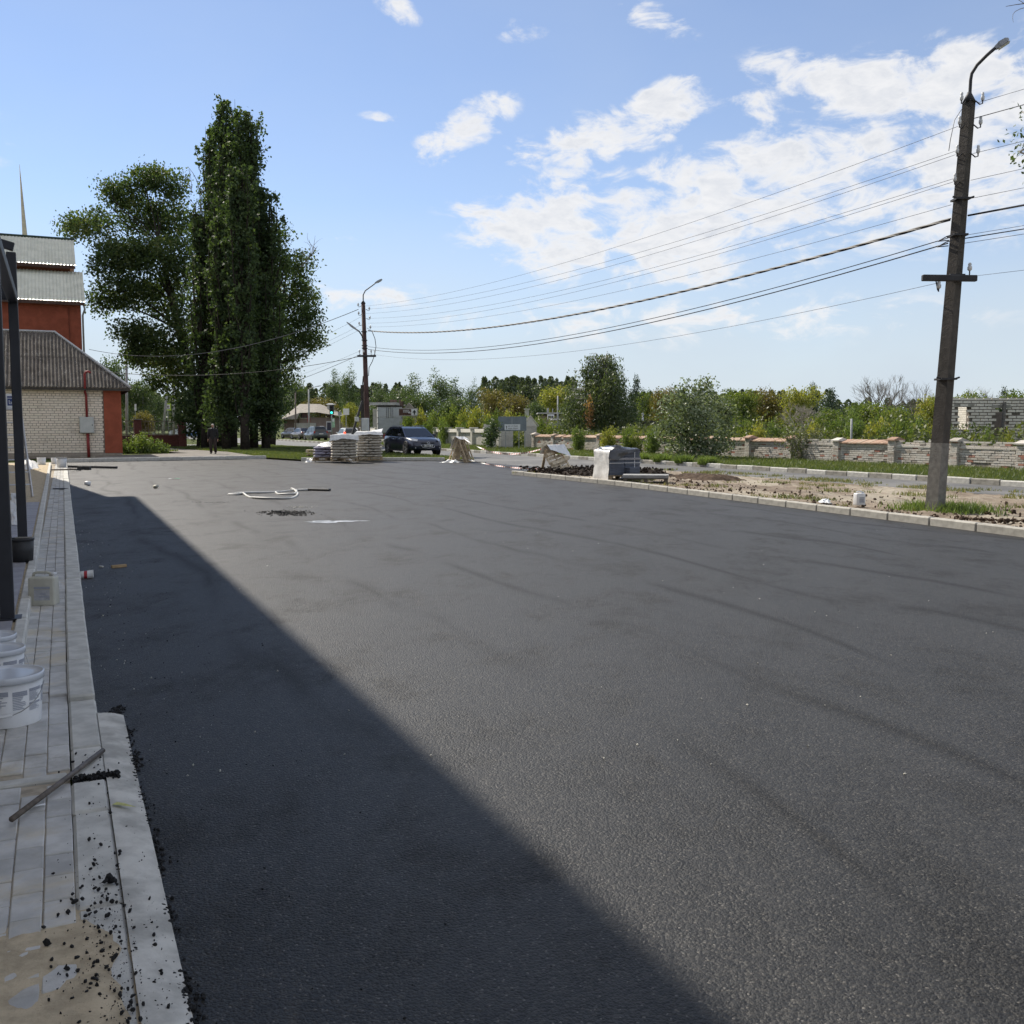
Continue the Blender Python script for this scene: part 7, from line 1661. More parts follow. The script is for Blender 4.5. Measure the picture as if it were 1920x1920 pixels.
# --- the big group left of centre
def big_group():
    def foot(px, y): p = D(px, 800, y); return Vector((p.x, y, .05))
    def px2m(w, y): return w * y / F_PX
    def Hz(py, y): return D(960, py, y).z
    cols = [(428, 172, 73, 36, 16000, "tallest poplar with the highest tip of the big group"), (468, 205, 71, 46, 20000, "broad poplar right of the tallest one in the big group"), (402, 228, 76, 28, 12000, "slim poplar left of the tallest one in the big group"),
            (492, 335, 69, 38, 14000, "lower dark poplar on the right of the big group"), (452, 300, 66, 30, 13000, "foremost poplar with sunlit strip in the big group"), (418, 400, 68, 28, 9000, "short poplar in front of the left side of the big group"), (378, 380, 72, 26, 8000, "low poplar between the spreading tree and the poplars")]
    for i, (px, yt, y, w, n, lab) in enumerate(cols):
        H = Hz(yt, y) - .05; fx = foot(px, y); fx.x = D(px, 800 - (800 - yt) * .6, y).x; columnar(fx, H, px2m(w, y), n, lab, 40 + i, .21, low=1.1 if px != 402 else 2.0, trunk=.27, leafm=L_POP)
    # spreading broadleaf on the left
    y = 84; f = foot(388, y); lob = []
    for px, py, rx, ry in ((150, 425, 36, 22), (188, 405, 24, 18), (200, 445, 26, 30), (225, 370, 32, 24), (205, 352, 20, 14), (262, 345, 34, 28), (285, 330, 26, 22), (318, 352, 36, 30), (262, 405, 44, 36), (320, 420, 44, 44), (232, 480, 44, 34), (190, 500, 24, 26), (285, 480, 46, 40), (245, 545, 44, 34), (200, 560, 28, 26), (300, 555, 44, 40), (345, 500, 36, 50), (345, 600, 34, 44), (255, 625, 42, 28), (290, 655, 48, 34), (330, 680, 36, 32), (262, 670, 30, 22), (345, 730, 26, 34), (300, 715, 26, 20)):
        p = D(px, py, y + random.Random(px * py).uniform(-3, 3)) - f; lob.append((tuple(p), (px2m(rx, y) * .97, px2m(rx, y) * .85, px2m(ry, y) * .95)))
    tree(f, lob, 46000, L_BROAD, "large spreading broadleaf tree left of the poplars with sunlit yellowish crown", .21, .55, seed=7, clump=.40, k=24, twigs=2, trunk_top=Hz(400, y), shell=.5)
    # broadleaf showing behind on the right
    y = 88; f = foot(505, y); lob = []
    for px, py, rx, ry in ((520, 520, 40, 46), (555, 500, 30, 30), (560, 560, 34, 40), (575, 620, 30, 36), (545, 640, 36, 36), (580, 590, 20, 20), (530, 700, 30, 34), (520, 445, 26, 24), (520, 600, 40, 50), (508, 750, 30, 30), (590, 650, 14, 16)):
        p = D(px, py, y + random.Random(px + py).uniform(-2, 2)) - f; lob.append((tuple(p), (px2m(rx, y), px2m(rx, y), px2m(ry, y))))
    tree(f, lob, 17000, L_BROAD, "rounded broadleaf tree peeping out right of the poplars", .21, .45, seed=8, clump=.38, k=22, twigs=1)
    # bare twigs standing out of the crowns
    rng = np.random.default_rng(3)
    for j, (px, py, pe, qe, lab) in enumerate(((372, 440, 352, 312, "bare grey branch rising between the spreading tree and the poplars"), (565, 500, 595, 462, "bare twig arching out of the right broadleaf crown"))):
        t = empty("bare_branch", D(px, py, 78), 0, lab, "branch"); m = MB(); a = Vector((0, 0, 0)); b = D(pe, qe, 78) - t.location; limb(m, a, b, .06, .012, rng, .08)
        for k in range(9):
            f0 = rng.uniform(.25, .95); s = a.lerp(b, f0); d = Vector((rng.uniform(-1, 1), rng.uniform(-.5, .5), rng.uniform(.2, 1))).normalized(); limb(m, s, s + d * rng.uniform(.7, 1.9), .02, .006, rng, .1, 4, 4)
        m.build("twigs", M_TWIG, t)
    # low leafy shade under the group
    for i, (px, y, w, h, lab) in enumerate(((370, 74, 1.6, 3.8, "leafy suckers at the foot of the big group, leftmost"), (425, 68, 1.5, 4.4, "leafy suckers at the foot of the big group, middle"), (492, 69, 1.3, 4.0, "leafy suckers at the foot of the big group, rightmost"))):
        f = foot(px, y); tree(f, [((0, 0, h * .62), (w, w, h * .42)), ((.4, 0, h * .85), (w * .8, w * .8, h * .3))], 3400, L_POP, lab, .2, .12, seed=60 + i, clump=.25, name="sucker_shrub", cat="shrub")
big_group()

# --- prototypes for background trees, reused with their own place, turn and size
def proto(kind, seed):
    rng = np.random.default_rng(seed)
    if kind == "birch":
        lob = [((0, 0, 9.5), (.8, .8, 2.0))] + [((rng.uniform(-1.6, 1.6), rng.uniform(-1.6, 1.6), z), (1.3, 1.3, 1.6)) for z in np.linspace(2.8, 8.5, 11)]
        return tree((0, 0, 0), lob, 5200, L_BIRCH, "x", .24, .16, seed=seed, bark=M_BARKW, clump=.3, droop=.7, name="birch_tree")
    if kind == "round":
        lob = [((rng.uniform(-2, 2), rng.uniform(-2, 2), rng.uniform(3, 7.4)), (1.8, 1.8, 1.5)) for i in range(13)]; return tree((0, 0, 0), lob, 5600, L_MAPLE, "x", .26, .2, seed=seed, clump=.32, name="round_tree")
    if kind == "dark":
        lob = [((0, 0, z), (2.2 * (1 - z / 11) + .4, 2.2 * (1 - z / 11) + .4, .8)) for z in np.linspace(1.2, 9.8, 12)]; return tree((0, 0, 0), lob, 4600, L_DARK, "x", .25, .18, seed=seed, clump=.25, name="conifer_tree")
    if kind == "bush":
        lob = [((rng.uniform(-1.1, 1.1), rng.uniform(-.9, .9), rng.uniform(.5, 1.7)), (.75, .75, .65)) for i in range(9)]; return tree((0, 0, 0), lob, 3000, L_YEL, "x", .16, .05, seed=seed, clump=.2, name="garden_bush", cat="bush", trunk_top=1.2)
PROTO = {}
def protos(kind, i):
    if (kind, i) not in PROTO: PROTO[(kind, i)] = [proto(kind, 200 + i * 17 + len(kind) * 3), True]
    return PROTO[(kind, i)]
BASEH = {"birch": 11.3, "round": 8.9, "dark": 10.4, "bush": 2.4}
BASEW = {"birch": 5.4, "round": 7.4, "dark": 4.8, "bush": 3.6}
VARM = {}
def put(kind, var, px, ytop, depth, wpx, label, leafm=None, group=None, seed=0, base=0.0):
    pr = protos(kind, var); first = pr[1]; pr[1] = False; o = pr[0] if first else copy_tree(pr[0]); p = D(px, 800, depth); H = D(px, ytop, depth).z - base
    o.location = (p.x, depth, base); s = H / BASEH[kind]; sw = (wpx * depth / F_PX) / BASEW[kind] * (1.35 if kind in ('birch', 'round') else 1.15); o.scale = (sw, sw, s); o.rotation_euler = (0, 0, (seed * 2.399 + px * .37) % 6.283)
    tag(o, label, "bush" if kind == "bush" else "tree", group)
    if leafm is not None:
        for c in o.children:
            if c.name.startswith("crown"):
                c.material_slots[0].link = 'OBJECT'; c.material_slots[0].material = leafm
    return o
FAR = "trees beyond the wall and street"
bg = [("birch", 0, 545, 698, 175, 46, "pale birch standing right of the poplar group over the cafe roof", None), ("birch", 1, 628, 690, 185, 30, "slim birch left of the red pole, the first of two", None), ("birch", 0, 660, 684, 180, 32, "slim birch left of the red pole, the taller of two", None), ("round", 0, 600, 745, 170, 60, "dull green tree over the middle of the cafe roof", L_RUST),
      ("round", 1, 655, 752, 125, 32, "bright yellow green tree between traffic light and red pole", L_YEL), ("birch", 1, 712, 715, 170, 44, "birch directly right of the red pole", None), ("birch", 0, 738, 728, 165, 26, "small birch left of the gap in the tree line", None), ("birch", 1, 775, 698, 130, 48, "dark birch with the left top of the centre clump", None), ("birch", 0, 815, 692, 128, 50, "tall birch in the middle of the centre clump", None),
      ("round", 0, 790, 735, 122, 62, "leafy tree low in the centre clump above the brown sign", L_BIRCH), ("birch", 1, 852, 706, 132, 44, "birch on the right of the centre clump", None), ("birch", 0, 890, 712, 126, 26, "slender birch ending the centre clump at right", None), ("round", 1, 845, 740, 118, 66, "leafy tree low behind the yellow hedge", L_BIRCH),
      ("round", 0, 930, 728, 150, 52, "rusty brown tree right of the centre clump", L_RUST), ("round", 1, 972, 734, 140, 56, "brown gold tree above the grey sign board", L_RUST), ("round", 0, 1040, 724, 138, 58, "bright yellow tree left of the weeping birch", L_YEL), ("round", 1, 1012, 748, 128, 40, "dark green tree behind the sheds", L_BIRCH), ("round", 0, 1075, 756, 122, 44, "shaded green tree behind the shed roofs", L_BIRCH),
      ("dark", 0, 1192, 706, 150, 34, "dark pointed tree just right of the weeping birch", None), ("round", 1, 1215, 728, 120, 40, "mixed gold tree right of the weeping birch", L_MAPLE), ("round", 0, 1245, 726, 115, 50, "rust tinted tree left of the silver bush", L_RUST), ("round", 1, 1330, 735, 100, 70, "green tree behind the silver bush", L_BIRCH), ("round", 0, 1395, 728, 90, 60, "olive tree right behind the silver bush", L_MAPLE),
      ("round", 1, 1440, 722, 92, 66, "brownish tree right of the silver bush", L_RUST), ("round", 0, 1492, 724, 88, 62, "golden tree behind the bleached dead tree", L_YEL), ("dark", 0, 1522, 720, 130, 32, "dark spruce behind the golden tree, left one", None), ("dark", 1, 1558, 728, 128, 46, "wide dark spruce, right one of the pair", None), ("round", 1, 1545, 762, 75, 60, "green shrub tree below the dark spruces", L_MAPLE),
      ("round", 0, 1625, 752, 70, 74, "light green bushy tree in front of the bare trees", L_MAPLE), ("round", 1, 1690, 758, 66, 60, "green bushy tree left of the leaning pole", L_MAPLE), ("round", 0, 1745, 738, 62, 62, "yellow green tree behind the leaning pole", L_YEL), ("round", 1, 1830, 728, 75, 70, "green tree showing above the roofless building", L_MAPLE), ("dark", 0, 1880, 728, 80, 34, "dark treetop above the right end of the roofless building", None), ("round", 0, 1935, 730, 78, 70, "leafy tree above the picture's right edge wall", L_MAPLE),
      ("round", 1, 215, 662, 118, 58, "soft green treetop right of the outbuilding roof", L_BIRCH), ("round", 0, 255, 712, 120, 60, "tree behind the braced poles, left one", L_BIRCH), ("birch", 1, 288, 722, 140, 42, "tree behind the braced poles, right one", None), ("round", 1, 270, 768, 100, 36, "pale shrub behind the red brick fence", L_RUST)]
for i, (k, v, px, yt, d, w, lab, lm) in enumerate(bg): put(k, v, px, yt, d, w, lab, lm, FAR, i)
bushes = [(765, 768, 97, 34, L_MAPLE), (792, 762, 96, 36, L_YEL), (818, 764, 95, 36, L_MAPLE), (845, 758, 94, 40, L_MAPLE), (872, 760, 92, 36, L_YEL), (900, 756, 90, 44, L_YEL), (925, 766, 88, 36, L_MAPLE), (955, 766, 87, 40, L_YEL), (985, 770, 86, 40, L_MAPLE), (1012, 780, 80, 34, L_MAPLE), (1030, 792, 78, 26, L_MAPLE), (968, 808, 82, 24, L_WEED), (800, 786, 93, 30, L_WEED), (835, 786, 91, 30, L_WEED), (870, 786, 90, 30, L_WEED)]
blabs = ["first bush of the yellow hedge, right of the brown sign", "second bush of the yellow hedge", "third bush of the yellow hedge", "fourth bush of the yellow hedge", "fifth bush of the yellow hedge, brightest yellow", "sixth bush of the yellow hedge, left of the grey board", "seventh bush of the yellow hedge, behind the grey board's left end", "eighth bush of the yellow hedge, over the grey board", "ninth bush of the yellow hedge, behind the gabled pillar", "bush right of the gabled pillar", "small bush before the sheds", "bush seen through the gateway", "low bush behind the plaster wall, left", "low bush behind the plaster wall, middle", "low bush behind the plaster wall, right"]
for i, (px, yt, d, w, lm) in enumerate(bushes): put("bush", i % 3, px, yt, d, w, blabs[i], lm, "bushes behind the walls", 50 + i)
b2 = [(1085, 800, 66, 30), (1140, 798, 62, 34), (1185, 796, 60, 40), (1225, 798, 58, 36), (1420, 790, 52, 44), (1395, 780, 56, 40), (1455, 788, 54, 44), (1520, 790, 50, 44), (1560, 778, 52, 50), (1600, 776, 50, 54), (1640, 782, 48, 48), (1680, 778, 47, 54), (1725, 782, 46, 50), (1765, 790, 43, 40), (1805, 806, 41, 34), (1850, 800, 41, 38), (1895, 806, 40, 34), (1660, 760, 58, 50), (1590, 764, 60, 46)]
wl = ["under the weeping birch, left", "under the weeping birch, right", "beside the grey shed", "left of the silver bush foot", "bright one right of the silver bush", "half behind the silver bush", "left of the bleached dead tree", "right of the bleached dead tree", "below the dark spruces", "by the short grey post", "right of the short grey post", "behind the coped bay of wall", "left of the leaning pole", "behind the leaning pole foot", "before the ruin's window", "before the ruin's doorway", "before the ruin at the picture edge", "tall one behind the coped bay", "tall one behind the short grey post"]
for i, (px, yt, d, w) in enumerate(b2): put("bush", i % 3, px, yt, d, w, "weedy bush behind the brick wall, " + wl[i], [L_WEED, L_MAPLE, L_YEL][(i * 2) % 3 if i not in (4, 13) else 2], "bushes behind the walls", 90 + i)

# weeping birch
def weeping():
    y = 76; f = D(1132, 800, y); f.z = 0; rng = np.random.default_rng(4); t = empty("weeping_birch", f, 0, "tall weeping birch beyond the brick wall with one orange branch", "tree"); m = MB().sh(True); P = []
    H = D(1130, 668, y).z; m.tube([(0, 0, -.2), (.1, 0, H * .5), (0, 0, H * .96)], [.3, .18, .02], 8); sc = y / F_PX
    for b in range(150):
        z0 = H * rng.uniform(.30, .98); a = rng.uniform(0, 6.283); fz = z0 / H; out = (84 * sc) * min(1, (1.06 - fz) * 2.0 + .12) * rng.uniform(.25, 1.0); tip = Vector((math.cos(a) * out, math.sin(a) * out, z0 + .4))
        m.tube([(0, 0, z0 - .5), tip * .6 + Vector((0, 0, z0 * .4 + .1)), tip], [.05, .03, .012], 4); L = min(z0 - .3, rng.uniform(1.8, 4.2)); k = 190; s = rng.random(k); q = np.array([tuple(tip)] * k); q[:, 2] -= s * L; q[:, :2] += rng.normal(size=(k, 2)) * (.16 + .2 * s[:, None]); q += rng.normal(size=(k, 3)) * .08; P.append(q)
    pts = np.concatenate(P); pts = pts[pts[:, 2] > .4]; V, Fa = leaf_cloud(rng, pts, .155, droop=1.2); link_mesh("crown", np_mesh("crown", V, Fa, L_WEEP), t)
    c = np.array(tuple(D(1105, 776, y - 2.3) - f)); q = c + rng.normal(size=(420, 3)) * np.array([.16, .2, .55]); V, Fa = leaf_cloud(rng, q, .15, droop=1.2); o = link_mesh("orange_branch", np_mesh("orange_branch", V, Fa, leaf_mat("orange_leaf", [(.25, .10, .03), (.38, .17, .05), (.42, .24, .10)], .3)), t); o["label"] = "branch of dead orange leaves"; o["kind"] = "stuff"
    m.build("trunk", M_BARKW, t)
weeping()
# silver-leaved poplar bush in front of the wall
def silver():
    y = 50.5; f = D(1300, 862, y); f.z = .05; lob = []
    for px, py, rx, ry in ((1322, 725, 16, 20), (1280, 735, 18, 22), (1255, 760, 20, 24), (1300, 755, 32, 28), (1335, 755, 24, 26), (1360, 775, 22, 26), (1250, 800, 22, 26), (1285, 795, 34, 32), (1325, 800, 34, 34), (1360, 815, 20, 28), (1260, 835, 24, 24), (1300, 840, 38, 26), (1340, 842, 30, 22), (1372, 830, 12, 14), (1240, 820, 10, 20)):
        p = D(px, py, y + random.Random(px * 3 + py).uniform(-1.1, 1.1)) - f; lob.append((tuple(p), (rx * y / F_PX, rx * y / F_PX, ry * y / F_PX)))
    tree(f, lob, 8200, L_SILVER, "big silvery leaved bush in front of the brick wall", .125, .07, seed=31, clump=.17, k=6, name="silver_poplar_bush", cat="bush", twigs=2, shell=.4, trunk_top=2.6)
    y = 47.5; f = D(1512, 866, y); f.z = .05; rng = np.random.default_rng(5); t = empty("tall_weed_clump", f, 0, "feathery tall weed clump against the brick wall", "bush"); m = MB(); P = []
    for k in range(70):
        b = Vector((rng.normal() * .3, rng.normal() * .2, 0)); tip = Vector((b.x * 2.3 + rng.normal() * .2, b.y * 2, rng.uniform(.8, 1.75))); m.tube([b, b.lerp(tip, .5) + Vector((0, 0, .1)), tip], [.008, .006, .003], 3); s = rng.uniform(.1, 1.05, 60)[:, None]; P.append(np.array(tuple(b)) * (1 - s) + np.array(tuple(tip)) * s + rng.normal(size=(60, 3)) * .045)
    V, Fa = leaf_cloud(rng, np.concatenate(P), .07); link_mesh("foliage", np_mesh("foliage", V, Fa, leaf_mat("grey_weed", [(.06, .08, .035), (.10, .12, .055), (.15, .155, .085)], .3)), t); m.build("stems", M_TWIG, t)
    # dark shrub by the gateway
    y = 72; f = D(921, 838, y); f.z = .07; tree(f, [((0, 0, 1.0), (.5, .5, .6)), ((.2, 0, 1.7), (.45, .4, .45)), ((-.15, 0, .5), (.4, .4, .4))], 1500, L_BIRCH, "dark green shrub in front of the plaster wall's end", .12, .05, seed=33, clump=.14, name="shrub", cat="shrub")
silver()
# bare and dead trees
def bare(px, yb, ytop, depth, wpx, label, mat, seed, n=5, r0=.16, spread=.75, base=0.0):
    f = D(px, 800, depth); f.z = base; t = empty("bare_tree", f, 0, label, "tree"); rng = np.random.default_rng(seed); m = MB(); H = D(px, ytop, depth).z; Wd = wpx * depth / F_PX / 2
    def grow(a, d, L, r, lev):
        b = a + d * L; limb(m, a, b, r, r * .6, rng, .07, 4, 4)
        if lev == 0: return
        for k in range(3 if lev > 1 else 4):
            nd = (d + Vector((rng.uniform(-1, 1) * spread, rng.uniform(-1, 1) * spread, rng.uniform(-.1, .5)))).normalized(); grow(a.lerp(b, rng.uniform(.45, 1.0)), nd, L * rng.uniform(.55, .8), r * .55, lev - 1)
    for k in range(n):
        a = 6.283 * k / n; grow(Vector((0, 0, H * .12)), Vector((math.cos(a) * Wd / H * 1.1, math.sin(a) * Wd / H, 1)).normalized(), H * .36, r0, 4)
    m.tube([(0, 0, -.2), (0, 0, H * .2)], [r0 * 1.6, r0 * 1.2], 6); me = m.mesh("branches", mat)
    zs = max(v.co.z for v in me.vertices); k = H / zs
    for v in me.vertices: v.co *= k
    link_mesh("branches", me, t)
bare(1655, 760, 702, 150, 110, "wide bare tree on the skyline left of the leaning pole", M_TWIG, 3, 5, .11)
bare(1718, 760, 712, 152, 60, "smaller bare tree on the skyline beside the wide one", M_TWIG, 4, 4, .09)
bare(1502, 810, 748, 60, 60, "bleached dead tree standing in the bushes behind the wall", M_DEADW, 6, 4, .07, .9)
bare(1850, 760, 722, 120, 50, "thin bare treetop above the roofless building", M_TWIG, 8, 4, .06)

# overhanging birch at the right picture edge
def right_edge_tree():
    f = Vector((13.2, 21.5, 0.1)); lob = []
    for px, py, r in ((1922, 250, .28), (1912, 285, .22), (1925, 215, .22), (1950, 300, .5), (1965, 230, .5), (2010, 260, .8), (2080, 180, 1.0), (2100, 330, 1.0), (2200, 250, 1.2), (2150, 60, 1.1), (2260, 120, 1.2), (2050, 90, .6)):
        p = D(px, py, 21.5) - f; lob.append((tuple(p), (r, r, r * .9)))
    t = tree(f, lob, 5200, L_BIRCH, "birch leaning in at the right picture edge above the wires", .085, .16, seed=44, clump=.10, k=7, bark=M_BARKW, droop=.5, twigs=1)
    m = MB(); rng = np.random.default_rng(2); a = D(1990, 10, 21.5) - f; b = D(1886, 12, 21.5) - f; limb(m, a, b, .02, .005, rng, .03); limb(m, a.lerp(b, .5), D(1900, 42, 21.5) - f, .008, .003, rng, .1); limb(m, a.lerp(b, .6), D(1896, -8, 21.5) - f, .008, .003, rng, .1); limb(m, D(2050, 60, 21.5) - f, a, .03, .02, rng, .05); m.build("bare_twigs", M_TWIG, t)
right_edge_tree()

# far wood on the horizon, one mass
def far_wood():
    rng = np.random.default_rng(6); P = []
    def trees(px0, px1, yt0, yt1, d0, d1, n, per=700, w=4.0):
        for i in range(n):
            px = rng.uniform(px0, px1); d = rng.uniform(d0, d1); f = (px - px0) / (px1 - px0); yt = yt0 + (yt1 - yt0) * f + rng.uniform(-6, 9); H = D(px, yt, d).z; b = D(px, 800, d); z = rng.uniform(.05, 1, per) ** .8; r = (w * (1 - z ** 2.2) * .9 + .25) * (1 + .35 * np.sin(z * 23 + px)); a = rng.uniform(0, 6.283, per); q = np.stack([b.x + np.cos(a) * r * rng.random(per) ** .4, d + np.sin(a) * r, z * H], 1); P.append(q)
    trees(905, 1085, 712, 708, 235, 270, 46); trees(520, 760, 725, 722, 240, 290, 46); trees(1180, 1560, 738, 736, 230, 290, 60); trees(1560, 1960, 752, 745, 260, 330, 50); trees(180, 420, 735, 735, 200, 260, 40); trees(-300, 200, 720, 735, 230, 280, 30); trees(1960, 2600, 745, 735, 200, 300, 40)
    pts = np.concatenate(P); V, Fa = leaf_cloud(rng, pts, .55); o = link_mesh("far_wood", np_mesh("far_wood", V, Fa, leaf_mat("far_wood_leaf", [(.06, .085, .045), (.08, .11, .055), (.11, .135, .07)], .25))); tag(o, "dark far wood along the horizon", "wood", kind="stuff")
far_wood()

# tangled undergrowth filling the ground behind the walls
def undergrowth():
    rng = np.random.default_rng(77); n = 26000; u = rng.uniform(16, 96, n) ; v = 32.7 + rng.gamma(1.6, 2.2, n)
    from mathutils import noise as mn
    h = np.array([1.05 + .75 * mn.noise(Vector((a * .33, b * .5, 1))) + .4 * mn.noise(Vector((a * 1.1, b * 1.1, 5))) for a, b in zip(u, v)]) + (v - 32.7) * .16
    z = np.clip(h, .5, 3.2) * rng.random(n) ** .45; pts = np.stack([UD.x * u + VD.x * v, UD.y * u + VD.y * v, z], 1)
    ok = ~((pts[:, 0] > 19.4) & (pts[:, 0] < 30) & (pts[:, 1] > 45.5) & (pts[:, 1] < 51)); V, Fa = leaf_cloud(rng, pts[ok], .17)
    o = link_mesh("undergrowth", np_mesh("undergrowth", V, Fa, leaf_mat("undergrowth_leaf", [(.045, .07, .022), (.08, .105, .03), (.12, .14, .035), (.17, .16, .05)], .36))); tag(o, "tangled undergrowth behind the boundary walls", "undergrowth", kind="stuff")
undergrowth()
# grass: verge, lawns, weeds on the dirt
def grass():
    rng = np.random.default_rng(9)
    def blades(name, pts, h, w, mat, label):
        n = len(pts); a = rng.uniform(0, 6.283, n); hh = h * rng.uniform(.4, 1.3, n); lean = rng.normal(size=(n, 2)) * hh[:, None] * .45; V = np.empty((n, 3, 3)); dx = np.stack([np.cos(a), np.sin(a)], 1) * w
        V[:, 0, :2] = pts[:, :2] - dx; V[:, 1, :2] = pts[:, :2] + dx; V[:, 2, :2] = pts[:, :2] + lean; V[:, 0, 2] = V[:, 1, 2] = pts[:, 2]; V[:, 2, 2] = pts[:, 2] + hh
        o = link_mesh(name, np_mesh(name, V.reshape(-1, 3), np.arange(n * 3).reshape(-1, 3), mat)); tag(o, label, "grass", kind="stuff")
    def uvp(n, u0, u1, v0, v1, z, bias=1.0):
        u = u0 + (u1 - u0) * rng.random(n) ** bias; v = rng.uniform(v0, v1, n); return np.stack([UD.x * u + VD.x * v, UD.y * u + VD.y * v, np.full(n, z)], 1)
    blades("verge_grass", uvp(75000, 14, 100, 24.3, 32.0, .07, 1.6), .13, .016, L_GRASS, "green grass on the verge below the brick wall")
    # weeds leaning over the striped kerb
    blades("kerb_weeds", np.concatenate([uvp(900, 34 + k * 1.7, 34.5 + k * 1.7, 23.95, 24.5, .1) for k in range(6)]), .32, .02, L_WEED, "weeds hanging over the striped kerb by the silver bush")
    def inpoly(n, poly, z):
        P = np.array([(W(u, v).x, W(u, v).y) for u, v in poly]); lo, hi = P.min(0), P.max(0); q = rng.uniform(lo, hi, (n * 3, 2)); ins = np.zeros(len(q), bool); j = len(P) - 1
        for i in range(len(P)):
            c = ((P[i, 1] > q[:, 1]) != (P[j, 1] > q[:, 1])) & (q[:, 0] < (P[j, 0] - P[i, 0]) * (q[:, 1] - P[i, 1]) / (P[j, 1] - P[i, 1] + 1e-12) + P[i, 0]); ins ^= c; j = i
        q = q[ins][:n]; return np.concatenate([q, np.full((len(q), 1), z)], 1)
    blades("lawn_grass", inpoly(60000, [(51.3, 9.7), (47.6, 10.7), (46.4, 13.5), (45.0, 17.0), (44.8, 18.3), (60, 18.4), (84, 16.0), (84, 6.2), (64, 9.7)], .09), .12, .02, L_GRASS, "lawn grass round the big trees and the parked car")
    blades("far_lawn_grass", inpoly(16000, [(66, 7.0), (84, 5.8), (86, -30), (74, -30)], .07), .16, .035, L_GRASS, "sunlit grass behind the red fence")
    from mathutils import noise as mn
    q = uvp(60000, 4, 31, 13.9, 20.9, .09); keep = []
    for p in q:
        v = VD.x * p[0] + VD.y * p[1]; e = mn.noise(Vector((p[0] * .7, p[1] * .7, 3))) + .55 * mn.noise(Vector((p[0] * 2.3, p[1] * 2.3, 8))); keep.append(e > (.42 if v < 19.6 else .02))
    q = q[np.array(keep)]; blades("dirt_strip_weeds", q[::2], .09, .012, L_DRYG, "sparse dry weeds on the dirt strip"); blades("dirt_strip_grass", q[1::2], .08, .011, L_GRASS, "sparse green weeds on the dirt strip")
    b = np.array(tuple(G(1790, 958, .1))); pp = b + rng.normal(size=(900, 3)) * np.array([.35, .35, 0]); b2_ = np.array(tuple(G(1728, 955, .1))); pp = np.concatenate([pp, b2_ + rng.normal(size=(420, 3)) * np.array([.3, .25, 0])]); blades("pole_weeds", pp, .17, .012, L_WEED, "green weeds round the foot of the leaning pole")
    # tall weeds by the outbuilding
    t = empty("weed_patch", G(262, 849, .1), 0, "bright tall weeds growing right of the outbuilding", "weeds"); c = t.location; P = []
    for k in range(120):
        x = rng.uniform(-1.1, 1.5); h = rng.uniform(.4, 1.15) * (1.15 - abs(x - .1) * .45); b = np.array([x, rng.normal() * .5, 0]); s = rng.uniform(.1, 1, 42)[:, None]; P.append(b + np.array([rng.normal() * .12, rng.normal() * .1, h]) * s + rng.normal(size=(42, 3)) * .06)
    V, Fa = leaf_cloud(rng, np.concatenate(P), .10); link_mesh("foliage", np_mesh("foliage", V, Fa, L_WEED), t)
    m = MB()
    for k in range(40): x = rng.uniform(-1, 1.4); m.tube([(x, rng.normal() * .4, 0), (x + rng.normal() * .1, 0, .9)], [.008, .003], 3)
    m.build("stems", L_WEED, t)
grass()
